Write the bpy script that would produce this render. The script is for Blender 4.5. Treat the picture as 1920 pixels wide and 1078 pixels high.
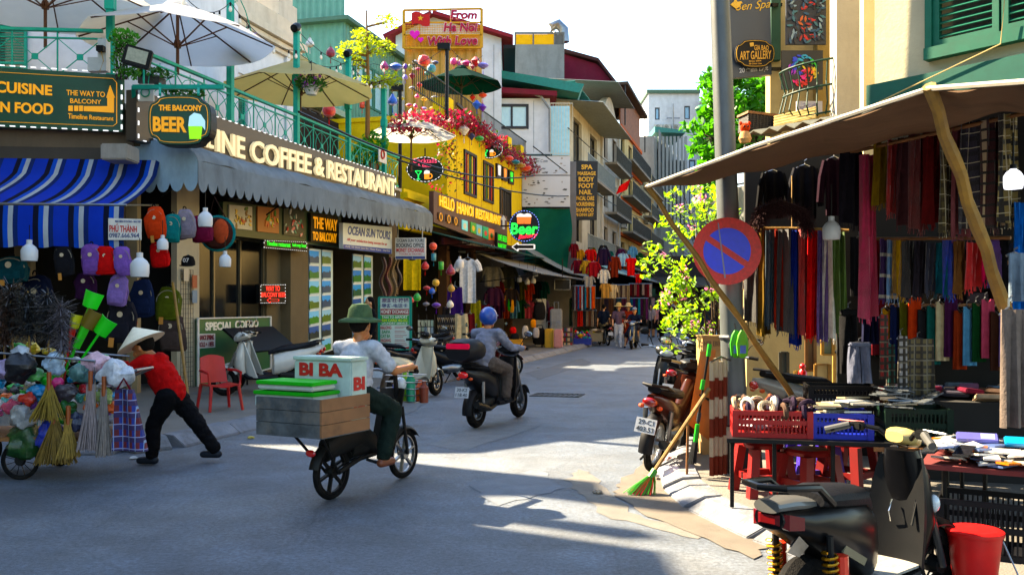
import bpy,bmesh,math,random
from mathutils import Matrix,Vector,noise
R=math.radians
random.seed(7)
sc=bpy.context.scene
for o in list(bpy.data.objects):bpy.data.objects.remove(o)
col=sc.collection
FPX,HX,HY,CH=1700.0,960.0,575.0,1.6
cam=bpy.data.cameras.new('camera');camo=bpy.data.objects.new('camera',cam);col.objects.link(camo)
cam.sensor_width=36;cam.lens=FPX/1920*36;cam.shift_y=36/1920
cam.clip_start=.05;cam.clip_end=3000
camo.location=(0,0,CH);camo.rotation_euler=(R(90),0,0)
sc.camera=camo
SUN_EL,SUN_AZ=40.0,-60.0
w=bpy.data.worlds.new('World');sc.world=w;w.use_nodes=True
nt=w.node_tree;bg=nt.nodes['Background']
sky=nt.nodes.new('ShaderNodeTexSky');sky.sky_type='NISHITA';sky.sun_disc=False
sky.sun_elevation=R(SUN_EL);sky.sun_rotation=R(SUN_AZ);sky.air_density=1.6;sky.dust_density=1.2;sky.ozone_density=3.0
nt.links.new(sky.outputs[0],bg.inputs[0]);bg.inputs[1].default_value=.06
sun=bpy.data.lights.new('sun','SUN');suno=bpy.data.objects.new('sun',sun);col.objects.link(suno)
sun.energy=4.3;sun.angle=R(.55);sun.color=(1,.81,.54)
sd=Vector((math.sin(R(SUN_AZ))*math.cos(R(SUN_EL)),math.cos(R(SUN_AZ))*math.cos(R(SUN_EL)),math.sin(R(SUN_EL))))
suno.rotation_euler=sd.to_track_quat('Z','Y').to_euler();suno.location=sd*60
sc.view_settings.view_transform='Standard';sc.view_settings.look='None'
sc.view_settings.exposure=3.25;sc.view_settings.gamma=1
def P(px,py,Y):return Vector(((px-HX)/FPX*Y,Y,CH-(py-HY)/FPX*Y))
def G(px,py,z=0.0):
 Y=(CH-z)*FPX/(py-HY);return Vector(((px-HX)/FPX*Y,Y,z))
def frame(ox,oy,dx,dy,oz=0):
 l=math.hypot(dx,dy);dx/=l;dy/=l
 return Matrix(((dx,-dy,0,ox),(dy,dx,0,oy),(0,0,1,oz),(0,0,0,1)))
def PF(F,px,py,y=0.0):
 Fi=F.inverted();o=Fi@Vector((0,0,CH));d=Fi.to_3x3()@Vector(((px-HX)/FPX,1,-(py-HY)/FPX))
 t=(y-o.y)/d.y;p=o+d*t;return p.x,p.z
ID=Matrix.Identity(4)
def T(x,y,z):return Matrix.Translation((x,y,z))
def RZ(a):return Matrix.Rotation(a,4,'Z')
def RX(a):return Matrix.Rotation(a,4,'X')
def RY(a):return Matrix.Rotation(a,4,'Y')
def lerp(a,b,t):return a+(b-a)*t
MW={};KID={}
class MB:
 def __init__(s,M=ID):s.v=[];s.f=[];s.M=M
 def add(s,vs,fs,M=None):
  n=len(s.v);MM=s.M@M if M is not None else s.M
  s.v+=[MM@Vector(p)for p in vs];s.f+=[tuple(i+n for i in q)for q in fs];return s
 def box(s,x0,x1,y0,y1,z0,z1,M=None):
  vs=[(x,y,z)for z in(z0,z1)for y in(y0,y1)for x in(x0,x1)]
  return s.add(vs,[(0,2,3,1),(4,5,7,6),(0,1,5,4),(2,6,7,3),(0,4,6,2),(1,3,7,5)],M)
 def cbox(s,c,d,M=None):
  return s.box(c[0]-d[0]/2,c[0]+d[0]/2,c[1]-d[1]/2,c[1]+d[1]/2,c[2]-d[2]/2,c[2]+d[2]/2,M)
 def bar(s,a,b,wd,th=None,M=None):
  a=Vector(a);b=Vector(b);d=b-a;q=d.to_track_quat('Z','Y').to_matrix().to_4x4();q.translation=a
  th=th or wd
  return s.box(-wd/2,wd/2,-th/2,th/2,0,d.length,(M@q)if M is not None else q)
 def tube(s,pts,r,n=7,cap=True,M=None):
  pts=[Vector(p)for p in pts];k=len(pts);rr=r if isinstance(r,(list,tuple))else[r]*k
  vs=[];up=Vector((.031,.017,1))
  for i,p in enumerate(pts):
   d=(pts[min(i+1,k-1)]-pts[max(i-1,0)])
   if d.length<1e-9:d=Vector((0,0,1))
   d.normalize();a=d.cross(up if abs(d.z)<.95 else Vector((1,.03,0))).normalized();b=d.cross(a)
   if i and k>2:
    pass
   vs+=[p+(a*math.cos(2*math.pi*j/n)+b*math.sin(2*math.pi*j/n))*rr[i]for j in range(n)]
  fs=[(i*n+j,i*n+(j+1)%n,(i+1)*n+(j+1)%n,(i+1)*n+j)for i in range(k-1)for j in range(n)]
  if cap:fs+=[tuple(range(n-1,-1,-1)),tuple((k-1)*n+j for j in range(n))]
  return s.add(vs,fs,M)
 def lathe(s,prof,n=16,M=None,lobes=0,amp=0):
  vs=[];fs=[];k=len(prof)
  for r,z in prof:
   for j in range(n):
    a=2*math.pi*j/n;q=r*(1-amp*(.5+.5*math.cos(a*lobes))if lobes else 1)
    vs.append((q*math.cos(a),q*math.sin(a),z))
  fs=[(i*n+j,i*n+(j+1)%n,(i+1)*n+(j+1)%n,(i+1)*n+j)for i in range(k-1)for j in range(n)]
  if prof[0][0]>1e-4:fs.append(tuple(range(n-1,-1,-1)))
  if prof[-1][0]>1e-4:fs.append(tuple((k-1)*n+j for j in range(n)))
  return s.add(vs,fs,M)
 def ring(s,R0,r,n=24,m=8,M=None,sx=1):
  vs=[((R0+r*math.cos(b))*math.cos(a),r*sx*math.sin(b),(R0+r*math.cos(b))*math.sin(a))for a in[2*math.pi*i/n for i in range(n)]for b in[2*math.pi*j/m for j in range(m)]]
  fs=[(i*m+j,i*m+(j+1)%m,((i+1)%n)*m+(j+1)%m,((i+1)%n)*m+j)for i in range(n)for j in range(m)]
  return s.add(vs,fs,M)
 def poly(s,pts,M=None):return s.add(pts,[tuple(range(len(pts)))],M)
 def prism(s,out,y0,y1,M=None):
  n=len(out);vs=[(x,y0,z)for x,z in out]+[(x,y1,z)for x,z in out]
  fs=[tuple(range(n)),tuple(range(2*n-1,n-1,-1))]+[(i,i+n,(i+1)%n+n,(i+1)%n)for i in range(n)]
  return s.add(vs,fs,M)
 def loft(s,rings,cap=True,M=None):
  n=len(rings[0]);vs=[p for r in rings for p in r];k=len(rings)
  fs=[(i*n+j,i*n+(j+1)%n,(i+1)*n+(j+1)%n,(i+1)*n+j)for i in range(k-1)for j in range(n)]
  if cap:fs+=[tuple(range(n-1,-1,-1)),tuple((k-1)*n+j for j in range(n))]
  return s.add(vs,fs,M)
 def sheet(s,fn,nu,nv,M=None):
  vs=[fn(i/nu,j/nv)for i in range(nu+1)for j in range(nv+1)]
  fs=[(i*(nv+1)+j,(i+1)*(nv+1)+j,(i+1)*(nv+1)+j+1,i*(nv+1)+j+1)for i in range(nu)for j in range(nv)]
  return s.add(vs,fs,M)
 def slab(s,fn,nu,nv,th,M=None):
  th=Vector(th)
  top=[Vector(fn(i/nu,j/nv))for i in range(nu+1)for j in range(nv+1)];n=len(top)
  q=lambda i,j:i*(nv+1)+j
  fs=[]
  for i in range(nu):
   for j in range(nv):
    a=(q(i,j),q(i+1,j),q(i+1,j+1),q(i,j+1));fs.append(a);fs.append(tuple(n+t for t in reversed(a)))
  rim=[q(i,0)for i in range(nu)]+[q(nu,j)for j in range(nv)]+[q(i,nv)for i in range(nu,0,-1)]+[q(0,j)for j in range(nv,0,-1)]
  for i in range(len(rim)):
   a,b=rim[i],rim[(i+1)%len(rim)];fs.append((b,a,a+n,b+n))
  return s.add(top+[t+th for t in top],fs,M)
 def ell(s,c,r,n=14,m=8,M=None):
  vs=[];
  for i in range(1,m):
   a=math.pi*i/m
   vs+=[(c[0]+r[0]*math.sin(a)*math.cos(2*math.pi*j/n),c[1]+r[1]*math.sin(a)*math.sin(2*math.pi*j/n),c[2]-r[2]*math.cos(a))for j in range(n)]
  k=len(vs);vs+=[(c[0],c[1],c[2]-r[2]),(c[0],c[1],c[2]+r[2])]
  fs=[(i*n+j,i*n+(j+1)%n,(i+1)*n+(j+1)%n,(i+1)*n+j)for i in range(m-2)for j in range(n)]
  fs+=[(k,(j+1)%n,j)for j in range(n)]+[(k+1,(m-2)*n+j,(m-2)*n+(j+1)%n)for j in range(n)]
  return s.add(vs,fs,M)
 def caps(s,a,b,r0,r1=None,n=10):
  a=Vector(a);b=Vector(b);r1=r0 if r1 is None else r1;d=b-a;L=d.length
  q=d.to_track_quat('Z','Y').to_matrix().to_4x4()if L>1e-6 else Matrix.Identity(4);q.translation=a
  pr=[(r0*math.cos(t),r0*math.sin(t))for t in(-1.5707,-1.05,-.5,0)]+[(r1*math.cos(t),L+r1*math.sin(t))for t in(0,.5,1.05,1.5707)]
  pr[0]=(0.0001,pr[0][1]);pr[-1]=(0.0001,pr[-1][1])
  return s.lathe(pr,n,q)
 def mesh(s,name,loc=None):
  m=bpy.data.meshes.new(name);m.from_pydata([tuple(p)for p in s.v],[],s.f);m.update();return m
 def build(s,name,mt,parent=None,smooth=False,bevel=0,label=None,cat=None,group=None,kind=None):
  if parent is not None:Mi=MW[parent.name].inverted();s.v=[Mi@p for p in s.v];base=None
  else:
   xs=[p.x for p in s.v];ys=[p.y for p in s.v];zs=[p.z for p in s.v]
   base=Vector(((min(xs)+max(xs))/2,(min(ys)+max(ys))/2,min(zs)));s.v=[p-base for p in s.v]
  m=s.mesh(name)
  if bevel:
   bm=bmesh.new();bm.from_mesh(m)
   es=[e for e in bm.edges if len(e.link_faces)==2 and e.calc_face_angle(0)>.6]
   bmesh.ops.bevel(bm,geom=es,offset=bevel,segments=2,affect='EDGES',clamp_overlap=True);bm.to_mesh(m);bm.free()
  if smooth:
   for p in m.polygons:p.use_smooth=True
   try:m.set_sharp_from_angle(angle=R(40))
   except Exception:pass
  return mo(name,m,mt,parent,base,label,cat,group,kind)
def mo(name,m,mt,parent=None,base=None,label=None,cat=None,group=None,kind=None):
 o=bpy.data.objects.new(name,m);col.objects.link(o)
 if mt is not None:
  m.materials.clear();m.materials.append(mt)
 if parent is not None:o.parent=parent;MW[o.name]=MW[parent.name].copy();KID.setdefault(parent.name,[]).append(o)
 else:
  if base is not None:o.location=base;MW[o.name]=Matrix.Translation(base)
  else:MW[o.name]=ID.copy()
 tag(o,label,cat,group,kind);return o
def tag(o,label=None,cat=None,group=None,kind=None):
 if label:o['label']=label
 if cat:o['category']=cat
 if group:o['group']=group
 if kind:o['kind']=kind
 return o
def thing(name,label,cat,M,group=None):
 o=bpy.data.objects.new(name,None);col.objects.link(o);o.empty_display_size=.1
 if not isinstance(M,Matrix):M=Matrix.Translation(M)
 o.matrix_world=M;MW[o.name]=M.copy();return tag(o,label,cat,group)
def dup(o,M=None,label=None,parent=None):
 c=o.copy();col.objects.link(c);c.parent=parent
 if parent is None:
  c.matrix_world=M@MW[o.name];MW[c.name]=M@MW[o.name]
  if label:c['label']=label
 for ch in KID.get(o.name,[]):dup(ch,None,None,c)
 return c
def hexc(h):
 h=h.lstrip('#');c=[int(h[i:i+2],16)/255 for i in(0,2,4)]
 c=[((x/12.92)if x<=.04045 else((x+.055)/1.055)**2.4)for x in c];g=.3*c[0]+.59*c[1]+.11*c[2]
 return tuple(max(.002,.72*(g+(x-g)*1.24))for x in c)
MATS={}
def mat(key,c='#808080',rough=.6,metal=0,var=.12,scale=6,bump=0,bscale=60,emit=0,dirt=0,dcol='#3a3128',dscale=1.2,streak=1,coat=0,trans=0,spec=.5,sheen=0,stripes=None,alpha=1):
 if key in MATS:return MATS[key]
 m=bpy.data.materials.new(key);m.use_nodes=True;n=m.node_tree.nodes;L=m.node_tree.links;b=n['Principled BSDF']
 base=hexc(c)if isinstance(c,str)else c
 m.diffuse_color=(*base,1)
 tc=n.new('ShaderNodeTexCoord');out=None
 nz=n.new('ShaderNodeTexNoise');nz.inputs['Scale'].default_value=scale;nz.inputs['Detail'].default_value=5;nz.inputs['Roughness'].default_value=.62
 L.new(tc.outputs['Object'],nz.inputs['Vector'])
 mx=n.new('ShaderNodeMix');mx.data_type='RGBA'
 mr=n.new('ShaderNodeMapRange');mr.inputs[1].default_value=.3;mr.inputs[2].default_value=.7;L.new(nz.outputs[0],mr.inputs[0])
 L.new(mr.outputs[0],mx.inputs[0])
 mx.inputs[6].default_value=(*[x*(1-var)for x in base],1);mx.inputs[7].default_value=(*[min(1,x*(1+var))for x in base],1)
 out=mx.outputs[2]
 if stripes:
  for ax,fs,duty,c2,off in stripes:
   sx=n.new('ShaderNodeSeparateXYZ');L.new(tc.outputs['Object'],sx.inputs[0])
   ma=n.new('ShaderNodeMath');ma.operation='MULTIPLY_ADD';ma.inputs[1].default_value=fs;ma.inputs[2].default_value=off+100;L.new(sx.outputs[ax],ma.inputs[0])
   fr=n.new('ShaderNodeMath');fr.operation='FRACT';L.new(ma.outputs[0],fr.inputs[0])
   lt=n.new('ShaderNodeMath');lt.operation='LESS_THAN';lt.inputs[1].default_value=duty;L.new(fr.outputs[0],lt.inputs[0])
   m2=n.new('ShaderNodeMix');m2.data_type='RGBA';L.new(lt.outputs[0],m2.inputs[0]);L.new(out,m2.inputs[6]);m2.inputs[7].default_value=(*hexc(c2),1);out=m2.outputs[2]
 if dirt:
  mp=n.new('ShaderNodeMapping');mp.inputs['Scale'].default_value=(1,1,1/streak);L.new(tc.outputs['Object'],mp.inputs[0])
  n2=n.new('ShaderNodeTexNoise');n2.inputs['Scale'].default_value=dscale;n2.inputs['Detail'].default_value=8;n2.inputs['Roughness'].default_value=.7;L.new(mp.outputs[0],n2.inputs['Vector'])
  r2=n.new('ShaderNodeMapRange');r2.inputs[1].default_value=.48;r2.inputs[2].default_value=.78;r2.inputs[4].default_value=dirt;L.new(n2.outputs[0],r2.inputs[0])
  m3=n.new('ShaderNodeMix');m3.data_type='RGBA';L.new(r2.outputs[0],m3.inputs[0]);L.new(out,m3.inputs[6]);m3.inputs[7].default_value=(*hexc(dcol),1);out=m3.outputs[2]
 L.new(out,b.inputs['Base Color'])
 b.inputs['Roughness'].default_value=rough;b.inputs['Metallic'].default_value=metal;b.inputs['Specular IOR Level'].default_value=spec
 if coat:b.inputs['Coat Weight'].default_value=coat;b.inputs['Coat Roughness'].default_value=.08
 if sheen:b.inputs['Sheen Weight'].default_value=sheen
 if trans:b.inputs['Transmission Weight'].default_value=trans
 if alpha<1:b.inputs['Alpha'].default_value=alpha
 if emit:L.new(out,b.inputs['Emission Color']);b.inputs['Emission Strength'].default_value=emit*.13
 if bump:
  nb=n.new('ShaderNodeTexNoise');nb.inputs['Scale'].default_value=bscale;nb.inputs['Detail'].default_value=4;L.new(tc.outputs['Object'],nb.inputs['Vector'])
  bp=n.new('ShaderNodeBump');bp.inputs['Strength'].default_value=min(1,bump);bp.inputs['Distance'].default_value=.01;L.new(nb.outputs[0],bp.inputs['Height']);L.new(bp.outputs[0],b.inputs['Normal'])
 MATS[key]=m;return m
def cloth(c):return mat('cloth'+c,c,.9,var=.25,scale=14,bump=.5,bscale=90,spec=.08)
def paint(c):return mat('paint'+c,c,.55,var=.1,scale=9,dirt=.25,dscale=4,spec=.2)
def isdark(c):return sum(hexc(c))<.05
def gloss(c):return mat('gloss'+c,c,.28,var=.04,coat=.05 if isdark(c)else .25,spec=.15 if isdark(c)else .35,dirt=.14,dscale=9,dcol='#3a3730')
def plast(c):return mat('plastic'+c,c,.45,var=.12,spec=.12 if isdark(c)else .35,scale=10,dirt=.1,dscale=8)
def wallm(c,dirt=.45,streak=4,dc='#4a463f'):return mat('wall%s%s%s'%(c,dirt,dc),c,.85,var=.1,scale=2.5,bump=.35,bscale=25,spec=.12,dirt=dirt,dscale=.9,streak=streak,dcol=dc)
def neon(c,e=3.0):return mat('neon%s%s'%(c,e),c,.4,var=0,emit=e)  # emissive colour, for lit signs and also for print that is no lamp
def printm(c):return mat('print'+c,c,.5,var=.03)
def leafm(c):return mat('leaf'+c,c,.45,var=.35,scale=30,sheen=.1)
def leaf2(c,tr=.45):
 k='tleaf'+c
 if k in MATS:return MATS[k]
 m=mat(k,c,.5,var=.35,scale=25);n=m.node_tree.nodes;L=m.node_tree.links;b=n['Principled BSDF']
 t=n.new('ShaderNodeBsdfTranslucent');t.inputs[0].default_value=(*[min(1,x*1.5)for x in hexc(c)],1)
 mx=n.new('ShaderNodeMixShader');mx.inputs[0].default_value=tr;L.new(b.outputs[0],mx.inputs[1]);L.new(t.outputs[0],mx.inputs[2]);L.new(mx.outputs[0],n['Material Output'].inputs[0]);return m
def fabt(c,tr=.35,dirt=0):
 k='fabt%s%s%s'%(c,dirt,tr)
 if k in MATS:return MATS[k]
 m=mat(k,c,.85,var=.12,scale=3,bump=.3,bscale=50,spec=.1,dirt=dirt,dscale=1.6,streak=3,dcol='#2f2c28');n=m.node_tree.nodes;L=m.node_tree.links;b=n['Principled BSDF']
 t=n.new('ShaderNodeBsdfTranslucent');t.inputs[0].default_value=(*hexc(c),1)
 mx=n.new('ShaderNodeMixShader');mx.inputs[0].default_value=tr;L.new(b.outputs[0],mx.inputs[1]);L.new(t.outputs[0],mx.inputs[2]);L.new(mx.outputs[0],n['Material Output'].inputs[0]);return m
METAL=mat('bare_metal','#9a9c9e',.35,1,var=.15,dirt=.3,dscale=7)
DARKM=mat('dark_metal','#1a1b1c',.5,.4,spec=.2,var=.2,dirt=.2,dscale=8)
RUBBER=mat('tyre_rubber','#0e0e0f',.85,spec=.1,var=.3,scale=20,bump=.6,bscale=120,dirt=.3,dcol='#4a453e',dscale=9)
CHROME=mat('chrome','#c8c8c8',.12,1,var=.05)
BLACKP=plast('#131415');WOOD=mat('wood','#7a5230',.65,var=.35,scale=9,bump=.5,bscale=40,dirt=.3,dscale=4)
BAMBOO=mat('bamboo','#8a6a35',.55,var=.35,scale=7,bump=.4,bscale=30,dirt=.45,dscale=3)
GLASS=mat('window_glass','#7f97a0',.06,var=.1,scale=.8,spec=.9,coat=.3)
DGLASS=mat('dark_glass','#0e1114',.12,var=.5,scale=1.5,spec=.25)
SKIN=mat('skin','#a8714e',.5,var=.08,scale=12)
SKIN2=mat('skin_light','#c99a78',.5,var=.08,scale=12)
WHITE=paint('#d8d6d0');BLACK=paint('#17171a')
TS=bpy.data.scenes.new('scratch')
def evalmesh(o):
 TS.collection.objects.link(o);vl=TS.view_layers[0];vl.update();dg=vl.depsgraph
 m=bpy.data.meshes.new_from_object(o.evaluated_get(dg));TS.collection.objects.unlink(o);bpy.data.objects.remove(o);return m
TXT={}
def textmesh(s,bold=0,shear=0,ext=.0,spacing=1.0):
 k=(s,bold,shear,ext,spacing)
 if k in TXT:return TXT[k]
 c=bpy.data.curves.new('t','FONT');c.body=s;c.size=1;c.offset=bold;c.shear=shear;c.extrude=ext;c.resolution_u=3;c.space_character=spacing
 o=bpy.data.objects.new('t',c);m=evalmesh(o)
 vs=[v.co.copy()for v in m.vertices];fs=[tuple(p.vertices)for p in m.polygons]
 bpy.data.meshes.remove(m)
 x0=min(v.x for v in vs);x1=max(v.x for v in vs);y0=min(v.y for v in vs);y1=max(v.y for v in vs)
 TXT[k]=([((v.x-x0)/(x1-x0),(v.y-y0)/(y1-y0),v.z)for v in vs],fs,(x1-x0)/(y1-y0));return TXT[k]
def text(s,F,x0,x1,z0,z1,y,mt,parent=None,name='lettering',bold=.015,shear=0,th=.004,tilt=0):
 vs,fs,asp=textmesh(s,bold,shear,0.0 if not th else .02)
 b=MB(F);e=th/.04 if th else 1
 b.add([(lerp(x0,x1,v[0]),y-v[2]*e,lerp(z0,z1,v[1])+tilt*(v[0]-.5))for v in vs],fs)
 return b.build(name,mt,parent)
def remesh(mb,vox,sm=3):
 m=mb.mesh('t');o=bpy.data.objects.new('t',m)
 d=o.modifiers.new('r','REMESH');d.mode='VOXEL';d.voxel_size=vox;d.use_smooth_shade=True
 if sm:s_=o.modifiers.new('s','SMOOTH');s_.iterations=sm;s_.factor=.5
 r=evalmesh(o)
 for p in r.polygons:p.use_smooth=True
 return r
def rm(mb,name,mt,parent,vox=.012,sm=3):
 Mi=MW[parent.name].inverted();mb.v=[Mi@p for p in mb.v];m=remesh(mb,vox,sm)
 if name in('shirt','trousers','skirt'):
  ns=[v.normal.copy()for v in m.vertices]
  for v,n in zip(m.vertices,ns):p=v.co;v.co=p+n*(.016*noise.noise(Vector((p.x*9,p.y*9,p.z*17+p.x*8)))+.008*noise.noise(p*34))
 return mo(name,m,mt,parent)
SDX,SDY=.263,.965
FL=frame(-6.35,15.3,.27,1)
FA=frame(-14.5,14.6,8.15,.7)
LA=math.hypot(8.15,.7)
def road_mat():
 m=mat('asphalt','#5e6773',.5,var=.22,scale=3,bump=1,bscale=260,dirt=.45,dcol='#86847c',dscale=.5);b=m.node_tree.nodes['Principled BSDF']
 b.inputs['Specular IOR Level'].default_value=.55
 n=m.node_tree.nodes;L=m.node_tree.links
 tc=n.new('ShaderNodeTexCoord');vo=n.new('ShaderNodeTexNoise');vo.inputs['Scale'].default_value=30;vo.inputs['Detail'].default_value=4;vo.inputs['Roughness'].default_value=.8;L.new(tc.outputs['Object'],vo.inputs['Vector'])
 mr=n.new('ShaderNodeMapRange');mr.inputs[1].default_value=.38;mr.inputs[2].default_value=.62;mr.inputs[3].default_value=.58;mr.inputs[4].default_value=1.42;L.new(vo.outputs[0],mr.inputs[0])
 src=b.inputs['Base Color'].links[0].from_socket;mm=n.new('ShaderNodeMix');mm.data_type='RGBA';mm.blend_type='MULTIPLY';mm.inputs[0].default_value=1
 vc=n.new('ShaderNodeTexVoronoi');vc.feature='DISTANCE_TO_EDGE';vc.inputs['Scale'].default_value=.55
 nd=n.new('ShaderNodeTexNoise');nd.inputs['Scale'].default_value=2.2;nd.inputs['Detail'].default_value=6;L.new(tc.outputs['Object'],nd.inputs['Vector']);va=n.new('ShaderNodeMix');va.data_type='RGBA';va.inputs[0].default_value=.16;L.new(tc.outputs['Object'],va.inputs[6]);L.new(nd.outputs['Color'],va.inputs[7]);L.new(va.outputs[2],vc.inputs['Vector'])
 cr=n.new('ShaderNodeMapRange');cr.inputs[1].default_value=.002;cr.inputs[2].default_value=.008;cr.inputs[3].default_value=.82;L.new(vc.outputs['Distance'],cr.inputs[0])
 st=n.new('ShaderNodeTexNoise');st.inputs['Scale'].default_value=.9;st.inputs['Detail'].default_value=7;st.inputs['Roughness'].default_value=.7;L.new(tc.outputs['Object'],st.inputs['Vector']);sm=n.new('ShaderNodeMapRange');sm.inputs[1].default_value=.4;sm.inputs[2].default_value=.62;sm.inputs[3].default_value=.68;sm.inputs[4].default_value=1.12;L.new(st.outputs[0],sm.inputs[0])
 m1=n.new('ShaderNodeMath');m1.operation='MULTIPLY';L.new(cr.outputs[0],m1.inputs[0]);L.new(sm.outputs[0],m1.inputs[1]);m2=n.new('ShaderNodeMath');m2.operation='MULTIPLY';L.new(m1.outputs[0],m2.inputs[0]);L.new(mr.outputs[0],m2.inputs[1]);mr=m2
 L.new(src,mm.inputs[6]);L.new(mr.outputs[0],mm.inputs[7]);L.new(mm.outputs[2],b.inputs['Base Color']);return m
ASPH=road_mat()
b=MB();b.sheet(lambda u,v:(lerp(-400,400,u),lerp(-60,900,v),-.02),4,4);b.build('ground',wallm('#6a655c',.2),kind='structure')
b=MB();b.sheet(lambda u,v:(lerp(-60,60,u),lerp(-20,220,v),0),24,48);b.build('road',ASPH,kind='structure')
CONC=mat('pavement_concrete','#6e6a64',.85,var=.2,scale=3,bump=.8,bscale=70,dirt=.6,dcol='#2e2b28',dscale=1.5)
KERB=mat('kerb_stone','#70737a',.85,var=.3,scale=5,bump=1,bscale=40,dirt=.85,dcol='#4a4640',dscale=3)
def patch(name,pts,c,z):
 q=[]
 for i in range(len(pts)):
  a,c_=pts[i],pts[(i+1)%len(pts)]
  q+=[a.lerp(c_,k/7)+Vector((random.gauss(0,.02),random.gauss(0,.03),0))for k in range(7)]
 b=MB();b.poly([(p.x,p.y,z)for p in q]);o=b.build(name,mat('patch'+c,c,.7,var=.2,scale=4,bump=1,bscale=200),kind='structure');return o
patch('road_patch',[G(805,835),G(905,790),G(1010,800),G(870,846)],'#72767a',.004)
patch('road_patch',[G(640,800),G(760,752),G(800,757),G(700,812)],'#63676b',.004)
patch('road_patch',[G(1060,900),G(1085,880),G(1110,890),G(1180,960),G(1340,1005),G(1300,1012),G(1130,965),G(1080,920)],'#6f6c66',.004)
patch('road_patch',[G(880,905),G(1010,880),G(1060,915),G(930,950)],'#6a717a',.004)
patch('road_patch',[G(985,700),G(1090,672),G(1110,680),G(1010,712)],'#565c64',.004)
PAVL=[(-60,10.0),(-4.6,10.0)]
def kerbL(Y):return .66+(Y-28)*.2632
pv=[(-60,10.05),(-4.3,10.05),(kerbL(10.35),10.35)]+[(kerbL(Y),Y)for Y in(12.6,20,28,40,60,100,150)]+[(-60,150)]
b=MB();n=len(pv);b.add([(x,y,-.1)for x,y in pv]+[(x,y,.12)for x,y in pv],[tuple(range(n,2*n))]+[(i,(i+1)%n,(i+1)%n+n,i+n)for i in range(n)]);pavL=b.build('pavement',CONC,kind='structure')
def kerb_run(par,pts,wd=.28,h=.15,ln=.95):
 acc=0
 for(a,c)in zip(pts[:-1],pts[1:]):
  a=Vector(a);c=Vector(c);d=c-a;L=d.length;k=max(1,int(L/ln));u=d/L;nn=Vector((u.y,-u.x))
  for i in range(k):
   p0=a+u*(L*i/k+.008);p1=a+u*(L*(i+1)/k-.008);j=random.uniform(-.015,.015)
   b=MB();q=[(0,0),(wd*.55,-.0),(wd*1.0,0)]
   vs=[]
   for p in(p0,p1):
    for o_,z in((-.02,-.05),(-.02,h+j),(wd*.45,h+j-.01),(wd,.03+j),(wd,-.05)):vs.append((p.x+nn.x*o_,p.y+nn.y*o_,z))
   b.add(vs,[(0,1,2,3,4),(9,8,7,6,5)]+[(i_+5,(i_+1)%5+5,(i_+1)%5,i_)for i_ in range(5)])
   b.build('kerb_stone',KERB,par,bevel=.008)
kerb_run(pavL,[(-14,10.05),(-4.3,10.05),(kerbL(10.35),10.35),(kerbL(12.6),12.6),(kerbL(56),56)])
gp=G(1045,741);gt=thing('drain_grate','dark iron drain grate set in the sunlit road','drain',T(gp.x,gp.y,.0)@RZ(R(-15)))
b=MB(MW[gt.name]);b.box(-.45,.45,-.3,-.26,0,.012);b.box(-.45,.45,.26,.3,0,.012);b.box(-.45,-.41,-.26,.26,0,.012);b.box(.41,.45,-.26,.26,0,.012);b.build('frame',DARKM,gt)
for i in range(9):b=MB(MW[gt.name]);x=-.37+i*.0925;b.box(x-.025,x+.025,-.258,.258,0,.01);b.build('bar',DARKM,gt)
def wallh(F,x0,x1,z0,z1,y,holes,dep=.18):
 b=MB(F);xs=sorted({x0,x1,*[h[0]for h in holes],*[h[1]for h in holes]});zs=sorted({z0,z1,*[h[2]for h in holes],*[h[3]for h in holes]})
 xs=[x for x in xs if x0-1e-6<=x<=x1+1e-6];zs=[z for z in zs if z0-1e-6<=z<=z1+1e-6]
 for i in range(len(xs)-1):
  for j in range(len(zs)-1):
   cx=(xs[i]+xs[i+1])/2;cz=(zs[j]+zs[j+1])/2
   if any(h[0]<cx<h[1]and h[2]<cz<h[3]for h in holes):continue
   b.poly([(xs[i],y,zs[j]),(xs[i+1],y,zs[j]),(xs[i+1],y,zs[j+1]),(xs[i],y,zs[j+1])])
 for a,c,d,e in holes:
  b.poly([(a,y,d),(a,y,e),(a,y+dep,e),(a,y+dep,d)]);b.poly([(c,y,d),(c,y+dep,d),(c,y+dep,e),(c,y,e)])
  b.poly([(a,y,d),(a,y+dep,d),(c,y+dep,d),(c,y,d)]);b.poly([(a,y,e),(c,y,e),(c,y+dep,e),(a,y+dep,e)])
 return b
def block(F,x0,x1,y0,y1,z0,z1,par,mt,holes=(),name='wall',side=None,dep=.18):
 b=wallh(F,x0,x1,z0,z1,y0,list(holes),dep)
 b.poly([(x0,y0,z0),(x0,y0,z1),(x0,y1,z1),(x0,y1,z0)]);b.poly([(x1,y0,z0),(x1,y1,z0),(x1,y1,z1),(x1,y0,z1)])
 b.poly([(x0,y1,z0),(x0,y1,z1),(x1,y1,z1),(x1,y1,z0)]);b.poly([(x0,y0,z1),(x1,y0,z1),(x1,y1,z1),(x0,y1,z1)])
 return b.build(name,mt,par)
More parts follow.
